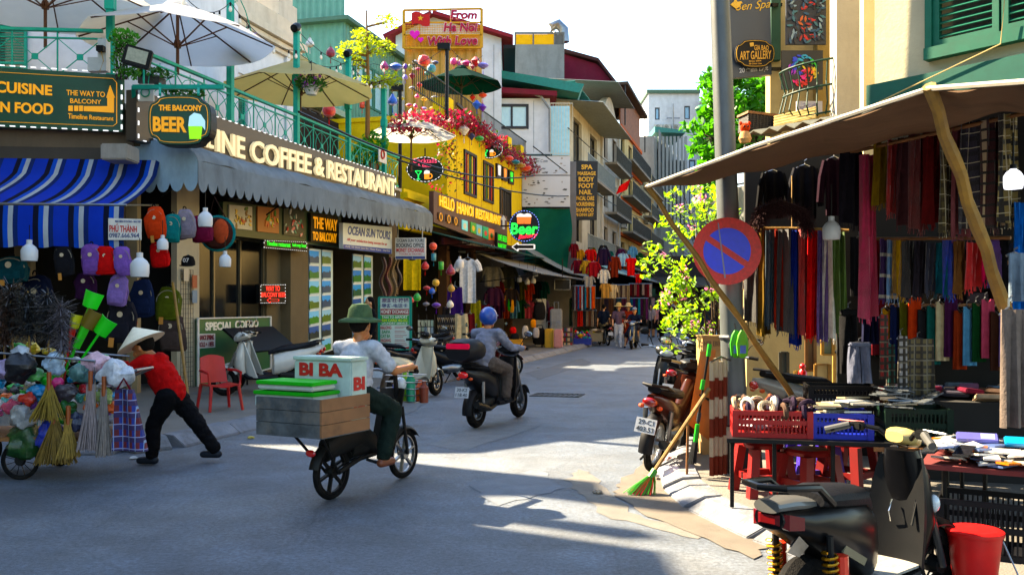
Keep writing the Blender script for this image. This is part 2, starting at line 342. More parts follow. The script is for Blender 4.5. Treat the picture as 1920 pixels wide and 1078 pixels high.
def window(F,x0,x1,z0,z1,y,par,fm,gm=None,nx=2,nz=1,fw=.06,dep=.1,name='window'):
 b=MB(F);b.box(x0,x0+fw,y,y+dep,z0,z1);b.box(x1-fw,x1,y,y+dep,z0,z1);b.box(x0+fw,x1-fw,y,y+dep,z0,z0+fw);b.box(x0+fw,x1-fw,y,y+dep,z1-fw,z1)
 for i in range(1,nx):x=lerp(x0,x1,i/nx);b.box(x-fw*.4,x+fw*.4,y+.004,y+dep-.004,z0+fw,z1-fw)
 for i in range(1,nz):z=lerp(z0,z1,i/nz);b.box(x0+fw,x1-fw,y+.008,y+dep-.008,z-fw*.4,z+fw*.4)
 w=b.build(name,fm,par)
 if KID.get(par.name)is not None and par.parent is None:
  for i in range(nx):
   b=MB(F);xa=lerp(x0,x1,i/nx);xb=lerp(x0,x1,(i+1)/nx);b.box(xa+.01,xb-.01,y+dep*.5,y+dep*.5+.008,z0+.01,z1-.01);b.build('pane',gm or GLASS,w)
 return w
def shutterwin(F,x0,x1,z0,z1,y,par,m,m2=None):
 """window with two louvred shutters standing proud of the wall"""
 b=MB(F);f=.05;xm=(x0+x1)/2
 for a,c in((x0,xm-.01),(xm+.01,x1)):
  b.box(a,a+f,y-.05,y,z0,z1);b.box(c-f,c,y-.05,y,z0,z1)
  for zz in(z0,(z0+z1)/2,z1-f):b.box(a+f,c-f,y-.05,y,zz,zz+f)
 w=b.build('shutter',m,par)
 k=int((z1-z0-.15)/.055)
 for a,c in((x0+f,xm-.01-f),(xm+.01+f,x1-f)):
  for i in range(k):
   z=z0+.08+i*.055
   if abs(z-(z0+z1)/2-.02)<.05:continue
   b=MB(F);b.box(a-.005,c+.005,-.024,.024,-.004,.004,T(0,y-.025,z)@RX(R(35)));b.build('slat',m2 or m,w)
 return w
def rail(F,pts,par,m,h=.95,post=.5,r=.012,name='railing'):
 b=MB(F)
 for(a,c)in zip(pts[:-1],pts[1:]):
  a=Vector(a);c=Vector(c);L=(c-a).length;k=max(1,int(L/post))
  b.bar(a+Vector((0,0,h)),c+Vector((0,0,h)),r*3.2);b.bar(a+Vector((0,0,.06)),c+Vector((0,0,.06)),r*2)
  for i in range(k+1):p=a.lerp(c,i/k);b.bar(p,p+Vector((0,0,h)),r*1.6)
 return b.build(name,m,par)
def corr(F,x0,x1,y0,y1,za,zb,par,m,name='roof',wl=.12,amp=.015,axis='x',th=.01):
 n=max(4,int(abs(x1-x0)/wl*4));b=MB(F)
 b.slab(lambda u,v:(lerp(x0,x1,u),lerp(y0,y1,v),lerp(za,zb,v)+amp*math.sin(u*abs(x1-x0)/wl*2*math.pi)),n,2,(0,0,-th));return b.build(name,m,par,smooth=True)
def acunit(F,x,y,z,par=None,label=None):
 t=thing('air_conditioner',label,'air conditioner',F@T(x,y,z),'air conditioners on the old facades');M=MW[t.name]
 b=MB(M);b.box(-.4,.4,-.3,0,0,.55);b.build('casing',paint('#b9b8b0'),t,bevel=.015)
 b=MB(M);b.ring(.2,.012,20,6,T(-.08,-.305,.28));b.ring(.1,.01,16,6,T(-.08,-.305,.28));[b.bar((-.08,-.305,.28),(-.08+.2*math.cos(a),-.305,.28+.2*math.sin(a)),.01)for a in[i*math.pi/4 for i in range(8)]];b.build('fan_grille',BLACKP,t)
 b=MB(M);b.box(-.36,-.32,-.28,.02,-.03,0);b.box(.32,.36,-.28,.02,-.03,0);b.build('bracket',DARKM,t);return t
TEAL=paint('#2f9d8a');CREAMW=wallm('#d9d8d4',.3);OLDW=wallm('#8b8274',.7)
ZT=5.0
t=thing('corner_house','corner shop house with open dark ground floor under a cafe terrace','house',FA@T(LA-4,0,0))
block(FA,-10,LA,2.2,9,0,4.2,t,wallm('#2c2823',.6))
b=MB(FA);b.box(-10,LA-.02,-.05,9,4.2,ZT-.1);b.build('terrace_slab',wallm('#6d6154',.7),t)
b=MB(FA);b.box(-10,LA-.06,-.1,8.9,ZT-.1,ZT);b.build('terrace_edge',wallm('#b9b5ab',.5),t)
for xx in(LA-.3,LA-2.05,LA-7):b=MB(FA);b.box(xx,xx+.26,.2,.4,.1,4.2);b.build('pillar',wallm('#93866d',.6),t)
b=MB(FA);b.box(-10,LA-.03,-.12,-.051,4.0,4.25);b.build('beam',wallm('#4b4640',.7),t)
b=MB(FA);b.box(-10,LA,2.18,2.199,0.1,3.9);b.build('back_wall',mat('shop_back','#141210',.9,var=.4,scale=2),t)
TLX=PF(FL,742,380)[0]
t=thing('terrace_house','long cafe house with sign board and green railed roof terrace','house',FL@T(6,0,0));TH=t
sx=[PF(FL,p,600)[0]for p in(330,372,545,578,700,742)]
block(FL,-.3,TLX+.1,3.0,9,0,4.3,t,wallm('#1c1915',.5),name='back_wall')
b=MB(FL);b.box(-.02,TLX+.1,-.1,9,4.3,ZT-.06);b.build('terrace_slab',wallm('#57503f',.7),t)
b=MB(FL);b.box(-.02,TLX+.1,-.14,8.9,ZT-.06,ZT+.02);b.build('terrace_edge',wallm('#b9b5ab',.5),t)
b=MB(FL);b.box(sx[0],sx[1],-.02,.1,.1,4.3);b.build('pillar',wallm('#b6ad98',.35),t)
b=MB(FL);b.box(sx[2],sx[3],0,.6,.1,4.3);b.build('pillar',wallm('#6e6350',.5),t)
b=MB(FL);b.box(TLX-.5,TLX+.1,0,3,.1,4.3);b.build('pillar',wallm('#5d5546',.5),t)
b=MB(FL);b.box(-.02,.08,.25,.35,.1,4.3);b.build('pillar',wallm('#4a4438',.6),t)
b=MB(FL);b.box(sx[1],sx[2]+.02,.35,.42,.1,1.0);b.build('window_sill_wall',wallm('#3e3b30',.4),t)
window(FL,sx[1]+.03,sx[2]-.6,1.0,3.05,.3,t,mat('alu','#6b6657',.4,.5),DGLASS,nx=3)
block(FL,sx[2]-.6,sx[2]-.002,.25,.6,.1,4.3,t,wallm('#6a604d',.4),name='pier')
b=MB(FL);b.box(sx[1],sx[2],.1,.3,3.05,3.3);b.build('roller_box',wallm('#5a4c3a',.5),t)
b=MB(FL);b.box(sx[3],TLX-.5,2.4,2.45,.1,4.3);b.build('shop_back',mat('shop_back2','#4b4a48',.8,var=.3,scale=2),t)
HW=wallm('#dfe3ea',.12,dc='#8f8b86');t=thing('white_villa','white plastered villa with moulded cornice behind the cafe umbrellas','house',FL@T(1,4,0));VI=t
VX1=PF(FL,548,150,3.6)[0]
hw=[(VX1-3.4,VX1-2.5,5.2,7.8)]
block(FL,3,VX1,3.6,12,ZT+.02,9.6,t,HW,hw)
for h in hw:shutterwin(FL,h[0]+.03,h[1]-.03,h[2]+.02,h[3]-.02,3.72,t,paint('#3c9c87'))
for z,o_,hh in((9.1,.12,.12),(9.25,.22,.14),(9.42,.34,.2),(9.65,.2,.5)):b=MB(FL);b.box(3,VX1+o_,3.6-o_,12,z,z+hh);b.build('cornice',wallm('#d3cbbd',.35),t)
b=MB(FL);b.box(3,VX1+.06,3.54,3.6,8.0,8.14);b.build('string_course',HW,t)
for x_ in(VX1-.5,VX1-4.6):b=MB(FL);b.box(x_,x_+.42,3.5,3.599,ZT,9.1);b.build('pilaster',HW,t)
b=MB(FL);b.box(VX1-.5,VX1+.2,3.7,6,10.15,12.5);b.box(VX1-.8,VX1+.3,3.6,4.6,10.15,10.8);b.box(5,VX1-2,6,11,10.15,13.5);b.build('parapet_and_shade_block',wallm('#cdc8bd',.45),t)  # tall rear box is added out of view to shade the road
block(FA,LA-10,LA-.2,3.2,9,ZT,9.6,t,HW,[(LA-4.45,LA-3.55,5.05,7.6)],name='front_wall')
fx0,_=PF(FA,-10,60,3.2);fx1,_=PF(FA,52,60,3.2)
w_=shutterwin(FA,fx0-.6,fx1,5.1,7.8,3.19,t,TEAL)
b=MB(FA);b.box(LA-10,LA-.1,2.9,3.199,9.1,9.7);b.build('cornice',wallm('#d3cbbd',.35),t)
t=thing('unseen_shade_house','unseen house blocks beyond the left edge stepped to shape the road shade','house',T(-11,2,0));  # unseen blocks, heights shaped so their shadow bounds the sun patches
SH=wallm('#b4a98f',.5)
for(a,c,h)in((-12,11.7,9.6),(11.7,13.3,8.5),(13.3,13.9,9.5)):
 b=MB();b.box(-16,-9,a,c,0,h);b.build('wall',SH,t)
b=MB();b.box(-16.1,-9.01,-12.1,11.7,9.6,9.7);b.build('roof',wallm('#7d3c33',.5),t)
for a,c,h,q in((2,3.1,1.1,-10),(5.2,5.6,1.9,-9.6),(7.3,9.0,1.7,-9.8),(9.8,10.4,1.9,-9.8),(12.2,12.5,1.4,-9.5),(13.2,13.6,1.8,-9.4),(11.5,11.7,.9,-9.3)):b=MB();b.lathe([((c-a)/2,0),((c-a)/2,h),(.01,h+.2)],10,T(q,(a+c)/2,8.61));b.build('shade_edge_drum',METAL,t)  # drums added out of view to make the shadow edge irregular
t=thing('unseen_sun_blocker','unseen block added beyond the left edge to trim the sun patch','building',T(-15,20,0));b=MB();b.box(-20,-13,17.6,25,4,11.6);b.build('wall',SH,t);b=MB();b.box(-20.1,-12.9,17.5,25,11.6,11.75);b.build('roof',wallm('#7d3c33',.5),t)  # added out of view to cut off the left of the sun patch
GC=mat('green_corrugated','#5f8f80',.5,.2,var=.12,scale=3,dirt=.35,dscale=1,streak=5,dcol='#3e5148')
xg0,_=PF(FL,645,200,5.0);xg1,_=PF(FL,762,100,5.0)
t=thing('corrugated_building','tall green corrugated steel building with strip windows behind the terrace','building',FL@T(xg0,5,0))
zz=PF(FL,690,70,5.0)[1]
def corrwall(F,x0,x1,y,z0,z1,par,m,wl=.28,amp=.03,name='cladding',axis=0,yb=None):
 b=MB(F);n=int(abs(x1-x0)/wl*4)
 def prof(i):return amp*(0,1,1,0)[i%4]
 vs=[]
 for i in range(n+1):
  q=lerp(x0,x1,i/n)
  for z in(z0,z1):vs.append((q,y-prof(i),z)if axis==0 else(y-prof(i),q,z))
 b.add(vs,[(2*i,2*i+2,2*i+3,2*i+1)for i in range(n)]);return b.build(name,m,par)
gz0,gz1=9.6,11.3
corrwall(FL,xg0,xg1,5.0,gz1,12.4,t,GC);corrwall(FL,xg0,xg1,5.0,5,gz0,t,GC)
corrwall(FL,5.0,14.0,xg0+.05,5,13.5,t,GC,axis=1)
b=MB(FL);b.box(xg0+.1,xg1-.1,5.1,14,4,12.38);b.build('core',wallm('#5f6f68',.3),t)
nw=7
for i in range(nw):
 xa=lerp(xg0,xg1,i/nw);xb=lerp(xg0,xg1,(i+1)/nw);window(FL,xa+.03,xb-.03,gz0+.02,gz1-.02,4.96,t,paint('#4b7c6d'),mat('pale_glass','#a9d3e2',.08,var=.1,coat=.3),nx=1,fw=.09)
b=MB(FL);b.prism([(xg0-.3,12.4),(xg1+.3,12.4),(xg1+.3,12.55),(xg0-.3,12.55)],4.7,14);b.build('roof',paint('#4f6f62'),t)
xs0,zs1=PF(FL,548,120,4.4);xs1,zs0=PF(FL,640,235,4.4)
t=thing('roof_shed','weathered roof shed with dark sliding windows under green cladding','shed',FL@T(xs0,4.4,ZT))
b=MB(FL);b.box(xs0+.4,xs1,4.5,8,ZT,8.4);b.build('wall',wallm('#3d423f',.5),t)
b=MB(FL);b.box(xs0+.2,xs1+.2,4.2,8,8.4,8.6);b.build('fascia',paint('#8fa6a4'),t)
for i in range(4):xa=lerp(xs0+.5,xs1-.1,i/4);xb=lerp(xs0+.5,xs1-.1,(i+1)/4);window(FL,xa,xb,7.0,8.3,4.42,t,paint('#56504a'),mat('brown_glass','#2c2420',.15),nx=1,fw=.05)
b=MB(FL);b.box(xs1+.004,xs1+.6,4.5,6.5,6.6,8.4);b.build('white_panel',paint('#c3c9c9'),t)
YEL=wallm('#e2c81e',.25,dc='#8a6a14');YL2=wallm('#d7c41a',.15,dc='#9a7c10')
xy0,_=PF(FL,838,300);xy1,_=PF(FL,978,300)
t=thing('yellow_restaurant','bright yellow restaurant with tall barred windows and flower terrace','restaurant',FL@T(xy0,0,0));YR=t
def pr(px0,py0,px1,py1,y=0):
 x0,za=PF(FL,px0,py0,y);x1,zb=PF(FL,px1,py0,y);x0b,zc=PF(FL,px0,py1,y);xm=(px0+px1)/2
 return x0,x1,PF(FL,xm,py1,y)[1],PF(FL,xm,py0,y)[1]
yw=[pr(870,289,891,365),pr(906,308,923,377)];yd=pr(937,358,956,412)
zyt=8.0
block(FL,xy0,xy1,0,6,4.2,zyt,t,YEL,yw+[yd])
BARS=paint('#2c2a26')
STAIN=['#b3202a','#e0a020','#3c7a3a','#d9c25a','#7a2f52']
for k,h in enumerate(yw+[yd]):
 w_=window(FL,h[0]-.06,h[1]+.06,h[2]-.06,h[3]+.06,-.06,t,BARS,DGLASS,nx=1,fw=.1,dep=.14)
 n_=5
 for i in range(n_):xa=lerp(h[0]+.05,h[1]-.05,i/n_);xb=lerp(h[0]+.05,h[1]-.05,(i+1)/n_);b=MB(FL);b.box(xa+.03,xb,.0,.01,h[2]+.04,h[3]-.04);b.build('shutter_strip',paint(STAIN[(i+k)%5]if k<2 else '#2e2b27'),w_);b=MB(FL);b.box(xa,xa+.03,-.03,.02,h[2]+.04,h[3]-.04);b.build('bar',BARS,w_)
b=MB(FL);b.box(xy0-.05,xy1+.1,-.12,6,zyt,zyt+.15);b.build('cornice',YEL,t)
xl0,_=PF(FL,748,400,.2)
b=MB(FL);b.box(xl0,xy0-.001,4.0,6,3.6,8);b.build('rear_wall',wallm('#2a2420',.4),t)
la=pr(757,362,810,412,.3);b=MB(FL);b.box(la[0],la[1]-.02,.3,.5,la[2]-.4,la[3]);b.build('lemon_wall',YL2,t);b=MB(FL);b.box(la[0]-.05,la[1]-1,.15,.299,la[3]-.3,la[3]-.12);b.build('ledge',YL2,t)
b=MB(FL);b.box(xl0+1,xy1,-.02,6,4.05,4.2);b.build('floor_slab',wallm('#3a332c',.4),t)
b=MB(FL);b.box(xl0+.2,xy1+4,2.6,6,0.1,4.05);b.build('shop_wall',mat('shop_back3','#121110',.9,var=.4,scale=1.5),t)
for px in(840,890,960):p0=PF(FL,px,300)[0];b=MB(FL);b.box(p0,p0+.3,.05,.35,.1,4.05);b.build('pillar',wallm('#4d3a2c',.5),t)
for i in range(7):x_=lerp(xy0+1,xy1-.3,i/6);b=MB(FL);b.box(x_,x_+.02,-.012,-.001,4.3,zyt-.1);b.build('panel_joint',paint('#b8860b'),t)
for(px,py0,py1)in((849,188,222),(925,258,275),(962,262,285),(985,278,300)):
 q=pr(px-9,py0,px+9,py1,-.05);b=MB(FL);b.box(q[0],q[0]+.55,-.06,.5,zyt+.15,max(q[3],zyt+.45));b.build('roof_post',YEL,t)
rail(FL,[(xl0+.5,-.05,zyt+.15),(xy1+1,-.05,zyt+.15)],t,DARKM,h=.9,post=.16,r=.012)
b=MB(FL);a_=PF(FL,855,195,-.06);c_=PF(FL,1000,288,-.06);b.bar((a_[0],-.08,a_[1]),(c_[0],-.08,c_[1]-.9),.09);b.build('handrail',paint('#3c2f2c'),t)
Yg=40.0;t=thing('gable_house','white gable house with maroon roof behind the mesh billboard','house',P(850,570,Yg));GH=t
gl,gr,ga=P(742,68,Yg),P(940,72,Yg),P(812,33,Yg);zb_=4
b=MB();b.prism([(gl.x,zb_),(gr.x,zb_),(gr.x,gr.z),(ga.x,ga.z),(gl.x,gl.z)],Yg,Yg+9);b.build('wall',wallm('#cfdbe8',.1,dc='#8d8d92'),t)
for(a,c)in((gl,ga),(ga,gr)):
 d=(c-a).normalized();ex=.5;a2=a-d*(ex if a is gl else 0);c2=c+d*(ex if c is gr else 0);nn=Vector((-d.z,0,d.x))*.16
 b=MB();b.prism([(a2.x,a2.z+.003),(c2.x,c2.z+.003),(c2.x+nn.x,c2.z+nn.z),(a2.x+nn.x,a2.z+nn.z)],Yg-.5,Yg+9);b.build('roof',wallm('#7d3038',.3),t)
for px in(925,):b=MB();q=P(px,200,Yg);b.box(q.x,q.x+.04,Yg-.02,Yg-.001,zb_,gr.z-.3);b.build('joint',paint('#a9b4c0'),t)
b=MB();q=P(945,75,Yg);b.box(q.x-.02,q.x+.5,Yg-.6,Yg+9,q.z-.55,q.z-.4,);b.build('gutter',DARKM,t)
Yw=41.0;t=thing('white_panel_house','white panelled upper storey with one sliding window and maroon eave','house',P(1000,560,Yw));WPH=t
a0,a1=P(905,176,Yw),P(1031,185,Yw);zf=P(1000,290,Yw).z
wh=[(P(929,200,Yw).x,P(990,200,Yw).x,P(950,241,Yw).z,P(950,197,Yw).z)]
WPM=wallm('#d8dde4',.1,dc='#8d8d92')
block(ID,a0.x,a1.x,Yw,Yw+6,zf,a1.z,t,WPM,wh)
window(ID,wh[0][0]-.03,wh[0][1]+.03,wh[0][2]-.03,wh[0][3]+.03,Yw-.05,t,paint('#33363c'),mat('sky_glass','#b9d6e0',.05,var=.05,coat=.5),nx=2,fw=.12)
b=MB();b.prism([(a0.x-.2,a0.z-.0),(a1.x+.3,a1.z),(a1.x+.3,a1.z+.22),(a0.x-.2,a0.z+.24)],Yw-.5,Yw+6);b.build('eave',wallm('#6d2a35',.3),t)
b=MB();q0,q1=P(940,150,Yw+1),P(1085,165,Yw+1);b.prism([(q0.x,q0.z-.1),(q1.x,q1.z-.4),(q1.x+.2,q1.z),(q0.x,q0.z+.25)],Yw+.3,Yw+7);b.build('roof',paint('#3d7f78'),t)
b=MB();b.box(a0.x,a1.x+.1,Yw-.12,Yw+6,zf-.28,zf-.002);b.build('floor_edge',paint('#3b4a4a'),t)
b=MB();[b.box(P(px,0,Yw).x,P(px,0,Yw).x+.03,Yw-.006,Yw-.0005,zf+.1,a1.z-.1)for px in(915,1000)];b.build('panel_joint',paint('#9fa8b0'),t)
b=MB();b.tube([P(920,150,Yw-.1),P(945,168,Yw-.3),P(985,170,Yw-.3),P(1015,182,Yw-.3),P(1031,205,Yw-.3),P(1031,285,Yw-.3)],.06,7);b.build('drain_pipe',paint('#8c9093'),t)
b=MB();b.box(a1.x,a1.x+1.2,Yw+.1,Yw+6,0.1,zf-.3);b.box(a0.x-.8,a1.x,Yw+.1,Yw+6,.1,zf-.3);b.build('lower_wall',wallm('#77777a',.4),t)
gd=P(1033,200,Yw),P(1060,200,Yw)
b=MB();b.box(a1.x+.01,a1.x+.9,Yw+.2,Yw+.25,zf,a1.z-.3);b.build('glass_door',mat('pale_glass','#a9d3e2',.08),t)
rail(ID,[(a1.x,Yw-.5,zf-.1),(a1.x+1.0,Yw-.5,zf-.1)],t,paint('#c9c4b4'),h=2.3,post=.12,r=.012,name='grille')
Yt=58.0;t=thing('concrete_tower','bare grey concrete stair tower with yellow sheeting on top','tower',P(1010,570,Yt))
q0,q1=P(965,84,Yt),P(1058,80,Yt);b=MB();b.box(q0.x,q1.x,Yt,Yt+6,4,q0.z);b.build('wall',wallm('#8a8d8b',.55),t)
z2=P(1000,64,Yt).z
for(pa,pb,c)in((965,1000,'#d8c060'),(1001,1040,'#d8c060'),(1041,1058,'#7c7f80')):b=MB();b.box(P(pa,0,Yt).x,P(pb,0,Yt).x-.03,Yt+.1,Yt+.15,q0.z,z2);b.build('sheet',fabt(c,.5),t)
b=MB();[b.box(P(p_,0,Yt).x-.05,P(p_,0,Yt).x+.05,Yt+.02,Yt+.099,q0.z,z2+.1)for p_ in(966,1000,1040,1057)];b.box(q0.x,q1.x,Yt+.0,Yt+.08,z2,z2+.12);b.build('sheet_frame',paint('#6f6f6a'),t)
b=MB();pd=P(1036,64,Yt+2);b.tube([pd,P(1036,50,Yt+2),P(1046,46,Yt+2),P(1056,56,Yt+2),P(1058,80,Yt+2)],.35,10);b.build('duct',METAL,t,smooth=True)
t=thing('maroon_gable','dark maroon corrugated gable rising behind the green roofs','building',P(1100,570,62))
b=MB();b.prism([(P(1052,200,62).x,6),(P(1150,200,62).x,6),(P(1150,148,62).x,P(1150,150,62).z),(P(1118,118,62).x,P(1118,120,62).z),(P(1052,98,62).x,P(1052,100,62).z)],62,75);b.build('wall',wallm('#6f2c3c',.2),t)
b=MB();b.prism([(P(1048,98,62).x,P(1052,98,62).z),(P(1120,118,62).x,P(1118,118,62).z),(P(1175,190,62).x,P(1175,190,62).z),(P(1178,190,62).x,P(1178,186,62).z),(P(1121,118,62).x,P(1118,112,62).z),(P(1048,98,62).x,P(1052,92,62).z)],61.6,75);b.build('roof',wallm('#45302f',.3),t)
def tubehouse(name,label,px0,px1,pytop,wm,y,floors,nwin,fmat,gl=None,balc=None,pil=None,band=None,depth=9,z0=4.0,zt=None):
 x0,_=PF(FL,px0,300,y);x1,_=PF(FL,px1,300,y);zt=zt or PF(FL,px0,pytop,y)[1]
 t=thing(name,label,'house',FL@T((x0+x1)/2,y,0))
 holes=[];fh=(zt-z0)/floors
 for f in range(floors):
  for i in range(nwin):
   cw=(x1-x0)/nwin;a=x0+i*cw+cw*.26;holes.append((a,a+cw*.48,z0+f*fh+fh*.22,z0+f*fh+fh*.8))
 block(FL,x0+.03,x1-.03,y,y+depth,z0,zt,t,wm,holes,dep=.3)
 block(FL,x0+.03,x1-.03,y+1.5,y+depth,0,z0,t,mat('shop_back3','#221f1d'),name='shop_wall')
 for h in holes:window(FL,h[0],h[1],h[2],h[3],y+.15,t,fmat,gl or DGLASS,nx=2,nz=1,fw=.07)
 if band:
  for f in range(floors+1):b=MB(FL);zz=z0+f*fh;b.box(x0,x1,y-.18,y-.001,zz-.12,zz+.1);b.build('cornice',wallm(band,.4),t)
 if pil:
  for xx in(x0+.03,x1-.43):b=MB(FL);b.box(xx,xx+.4,y-.12,y-.001,z0+.12,zt-.12);b.build('pilaster',wallm(pil,.5),t)
 if balc:
  for f in range(floors):
   zz=z0+f*fh+.05;b=MB(FL);b.box(x0+.3,x1-.3,y-.9,y-.2,zz,zz+.12);b.build('balcony',wallm('#8c867c',.5),t);rail(FL,[(x0+.32,y-.88,zz+.12),(x1-.32,y-.88,zz+.12)],t,balc,h=.9,post=.14,r=.012)
 return t,x0,x1,zt,z0,fh
OW=wallm('#b9b3a8',.95);CR=wallm('#cbb78a',.85,dc='#5d4c38');GRY=wallm('#8f918f',.6)
yS=-1.5
t,x0,x1,zt,z0,fh=tubehouse('spa_house','cream spa house with steel balcony and sloping grey canopy',1066,1126,178,wallm('#c4bfae',.8),yS,2,2,paint('#3a3b3a'),balc=paint('#7f8a8f'))
corr(FL,x0-.3,x1+.5,yS-1.7,yS+5,zt-.5,zt+.3,t,paint('#8b9291'),'canopy',wl=.3,amp=.03)
corr(FL,x0-.5,x1+.5,yS-.4,yS+5,zt+.5,zt+.7,t,paint('#3d7f78'),'upper_canopy',wl=.3,amp=.03)
b=MB(FL);[b.bar((xx,yS-.3,zt-.3),(xx,yS-.3,zt+.5),.07)for xx in(x0+.5,(x0+x1)/2,x1)];b.build('canopy_post',paint('#cdd3d4'),t)
t,x0,x1,zt,z0,fh=tubehouse('old_ornate_house','weathered grey old house with pilasters and arched parapet beside the spa',1126,1160,215,OW,yS,3,2,paint('#4a4640'),pil='#cfcabd',balc=paint('#3a3c3a'))
b=MB(FL);b.prism([(x0+.1,zt),(x1-.1,zt),(x1-.1,zt+.5)]+[(lerp(x1-1,x0+1,i/10),zt+.6+1.1*math.sin(math.pi*i/10))for i in range(11)]+[(x0+.1,zt+.5)],yS-.02,yS+.4);b.build('parapet',wallm('#c6c0b2',.7),t)
corr(FL,x0,x1+.3,yS-1.0,yS+6,zt+1.8,zt+2.6,t,paint('#6e7473'),'canopy',wl=.3,amp=.03)
t,x0,x1,zt,z0,fh=tubehouse('cream_orange_house','cream house with orange cornice bands and cluttered balconies',1160,1200,235,CR,yS,4,3,paint('#3f4a44'),band='#b8603c',balc=paint('#34383a'))
b=MB(FL);b.box(x0,x1,yS-.6,yS+7,zt+2.6,zt+2.8);b.build('roof',wallm('#4b4038',.4),t)
b=MB(FL);b.box(x0+.1,x1-1,yS-.1,yS-.02,zt+.2,zt+2.6);b.build('bamboo_screen',mat('screen','#7a4c32',.8,var=.4,scale=6),t)
b=MB(FL);[b.bar((xx,yS-.4,zt),(xx,yS-.4,zt+2.6),.08)for xx in(x0+.1,x1-.2)];b.build('roof_post',DARKM,t)
t,x0,x1,zt,z0,fh=tubehouse('pale_yellow_house','narrow pale yellow house with green awning past the orange bands',1200,1226,300,wallm('#b8aa88',.85),yS,4,2,paint('#54584f'),balc=paint('#4a4c4a'))
t,x0,x1,zt,z0,fh=tubehouse('grey_screen_house','tall grey house clad in vertical metal screens at the street bend',1226,1262,255,GRY,yS,4,2,paint('#4c4f50'))
xn=x0
while xn<x1:b=MB(FL);b.box(xn,xn+.12,yS-.5,yS-.4,4.2,zt+.5);b.build('screen_fin',paint('#7c8284'),t);xn+=1.1
for i,(px,py)in enumerate(((1187,372),(1196,400),(1208,420),(1222,455),(1165,428),(1236,470))):
 x_,z_=PF(FL,px,py,yS);acunit(FL,x_,yS-.05,z_,label=['old air conditioner unit on the cream house above the lanes','air conditioner unit lower on the cream house facade','air conditioner unit on the pale yellow house upper floor','air conditioner unit low on the pale yellow house','air conditioner unit on the old grey house','farthest air conditioner unit on the grey screen house'][i])
Yf=92.0;t=thing('far_white_block','wide white block with roof machinery closing the end of the street','building',P(1280,560,Yf))
a,c=P(1216,176,Yf),P(1312,176,Yf);FW=wallm('#d3d6da',.25)
fh_=[(P(1228,0,Yf).x,P(1237,0,Yf).x,P(0,225,Yf).z,P(0,202,Yf).z),(P(1283,0,Yf).x,P(1294,0,Yf).x,P(0,224,Yf).z,P(0,199,Yf).z)]+[(P(px,0,Yf).x,P(px+12,0,Yf).x,P(0,py+30,Yf).z,P(0,py,Yf).z)for px in(1232,1262,1292)for py in(300,360,420)]
block(ID,a.x,c.x,Yf,Yf+12,0,a.z,t,FW,fh_)
for h in fh_:window(ID,h[0],h[1],h[2],h[3],Yf+.1,t,paint('#555a60'),mat('blue_glass','#8fb2cc',.1),nx=1,fw=.12)
b=MB();b.box(a.x-.2,c.x,Yf-.3,Yf+12,a.z,a.z+.35);b.build('roof_edge',paint('#59705f'),t)
a2=P(1312,148,Yf);c2=P(1365,148,Yf);b=MB();b.box(a2.x+.01,c2.x,Yf-2,Yf+10,0,P(0,190,Yf).z);b.build('side_block',wallm('#a39d92',.3),t)
b=MB();b.box(a2.x,P(1327,0,Yf).x,Yf-2.5,Yf-2.01,0,P(0,158,Yf).z);b.build('duct_shaft',wallm('#777d84',.3),t)
b=MB();b.tube([P(1318,160,Yf-3),P(1318,152,Yf-3),P(1326,150,Yf-3),P(1330,156,Yf-3),P(1330,190,Yf-3)],.4,10);b.build('roof_duct',METAL,t,smooth=True)
b=MB();b.lathe([(.9,0),(.9,2.2),(.0,2.5)],16,T(*P(1342,190,Yf)));b.build('water_tank',METAL,t,smooth=True)
b=MB();b.tube([P(1262,300,Yf-.5),P(1262,195,Yf-.5)],.08,6);b.tube([P(1250,222,Yf-.5),P(1275,222,Yf-.5)],.05,5);b.build('antenna',METAL,t)
for i,px in enumerate((1234,1250,1268)):acunit(ID@T(0,0,0),P(px,0,Yf).x,Yf-.05,P(0,245,Yf).z,label=['leftmost air conditioner unit high on the far white block','middle air conditioner unit high on the far white block','rightmost air conditioner unit high on the far white block'][i])
t=thing('far_lean_to','green roofed lean-to in front of the far white block','shed',P(1250,580,80));q=P(1228,248,80);q2=P(1285,300,80)
b=MB();b.prism([(q.x,q.z),(q2.x,P(0,250,80).z),(q2.x,P(0,245,80).z),(q.x,q.z+.5)],80,86);b.build('roof',paint('#4a8078'),t)
b=MB();b.box(q.x,q2.x,80.5,86,0,P(0,300,80).z);b.build('wall',wallm('#7d8482',.5),t)
for i in range(9):b=MB();x_=lerp(q.x,q2.x,i/8);b.box(x_,x_+.2,80.2,80.45,P(0,420,80).z,P(0,255,80).z);b.build('fin',paint('#8e9494'),t)
def awning(F,x0,x1,y,ya,z,za,c,label,name='shop_awning',group=None,th=.02,val=0):
 t=thing(name,label,'awning',F@T((x0+x1)/2,y,0),group)
 b=MB(F);n=max(3,int((x1-x0)/.6));b.slab(lambda u,v:(lerp(x0,x1,u),lerp(y,ya,v),lerp(z,za,v)-.06*math.sin(v*math.pi)+.012*math.sin(u*29)),n,4,(0,0,-th));b.build('canopy',c,t,smooth=True)
 b=MB(F);b.tube([(x0,ya,za-.03),(x1,ya,za-.03)],.025,6);[b.tube([(xx,y,z-1),(xx,ya,za-.03)],.018,6)for xx in(x0+.1,x1-.1)];b.build('frame',DARKM,t);return t
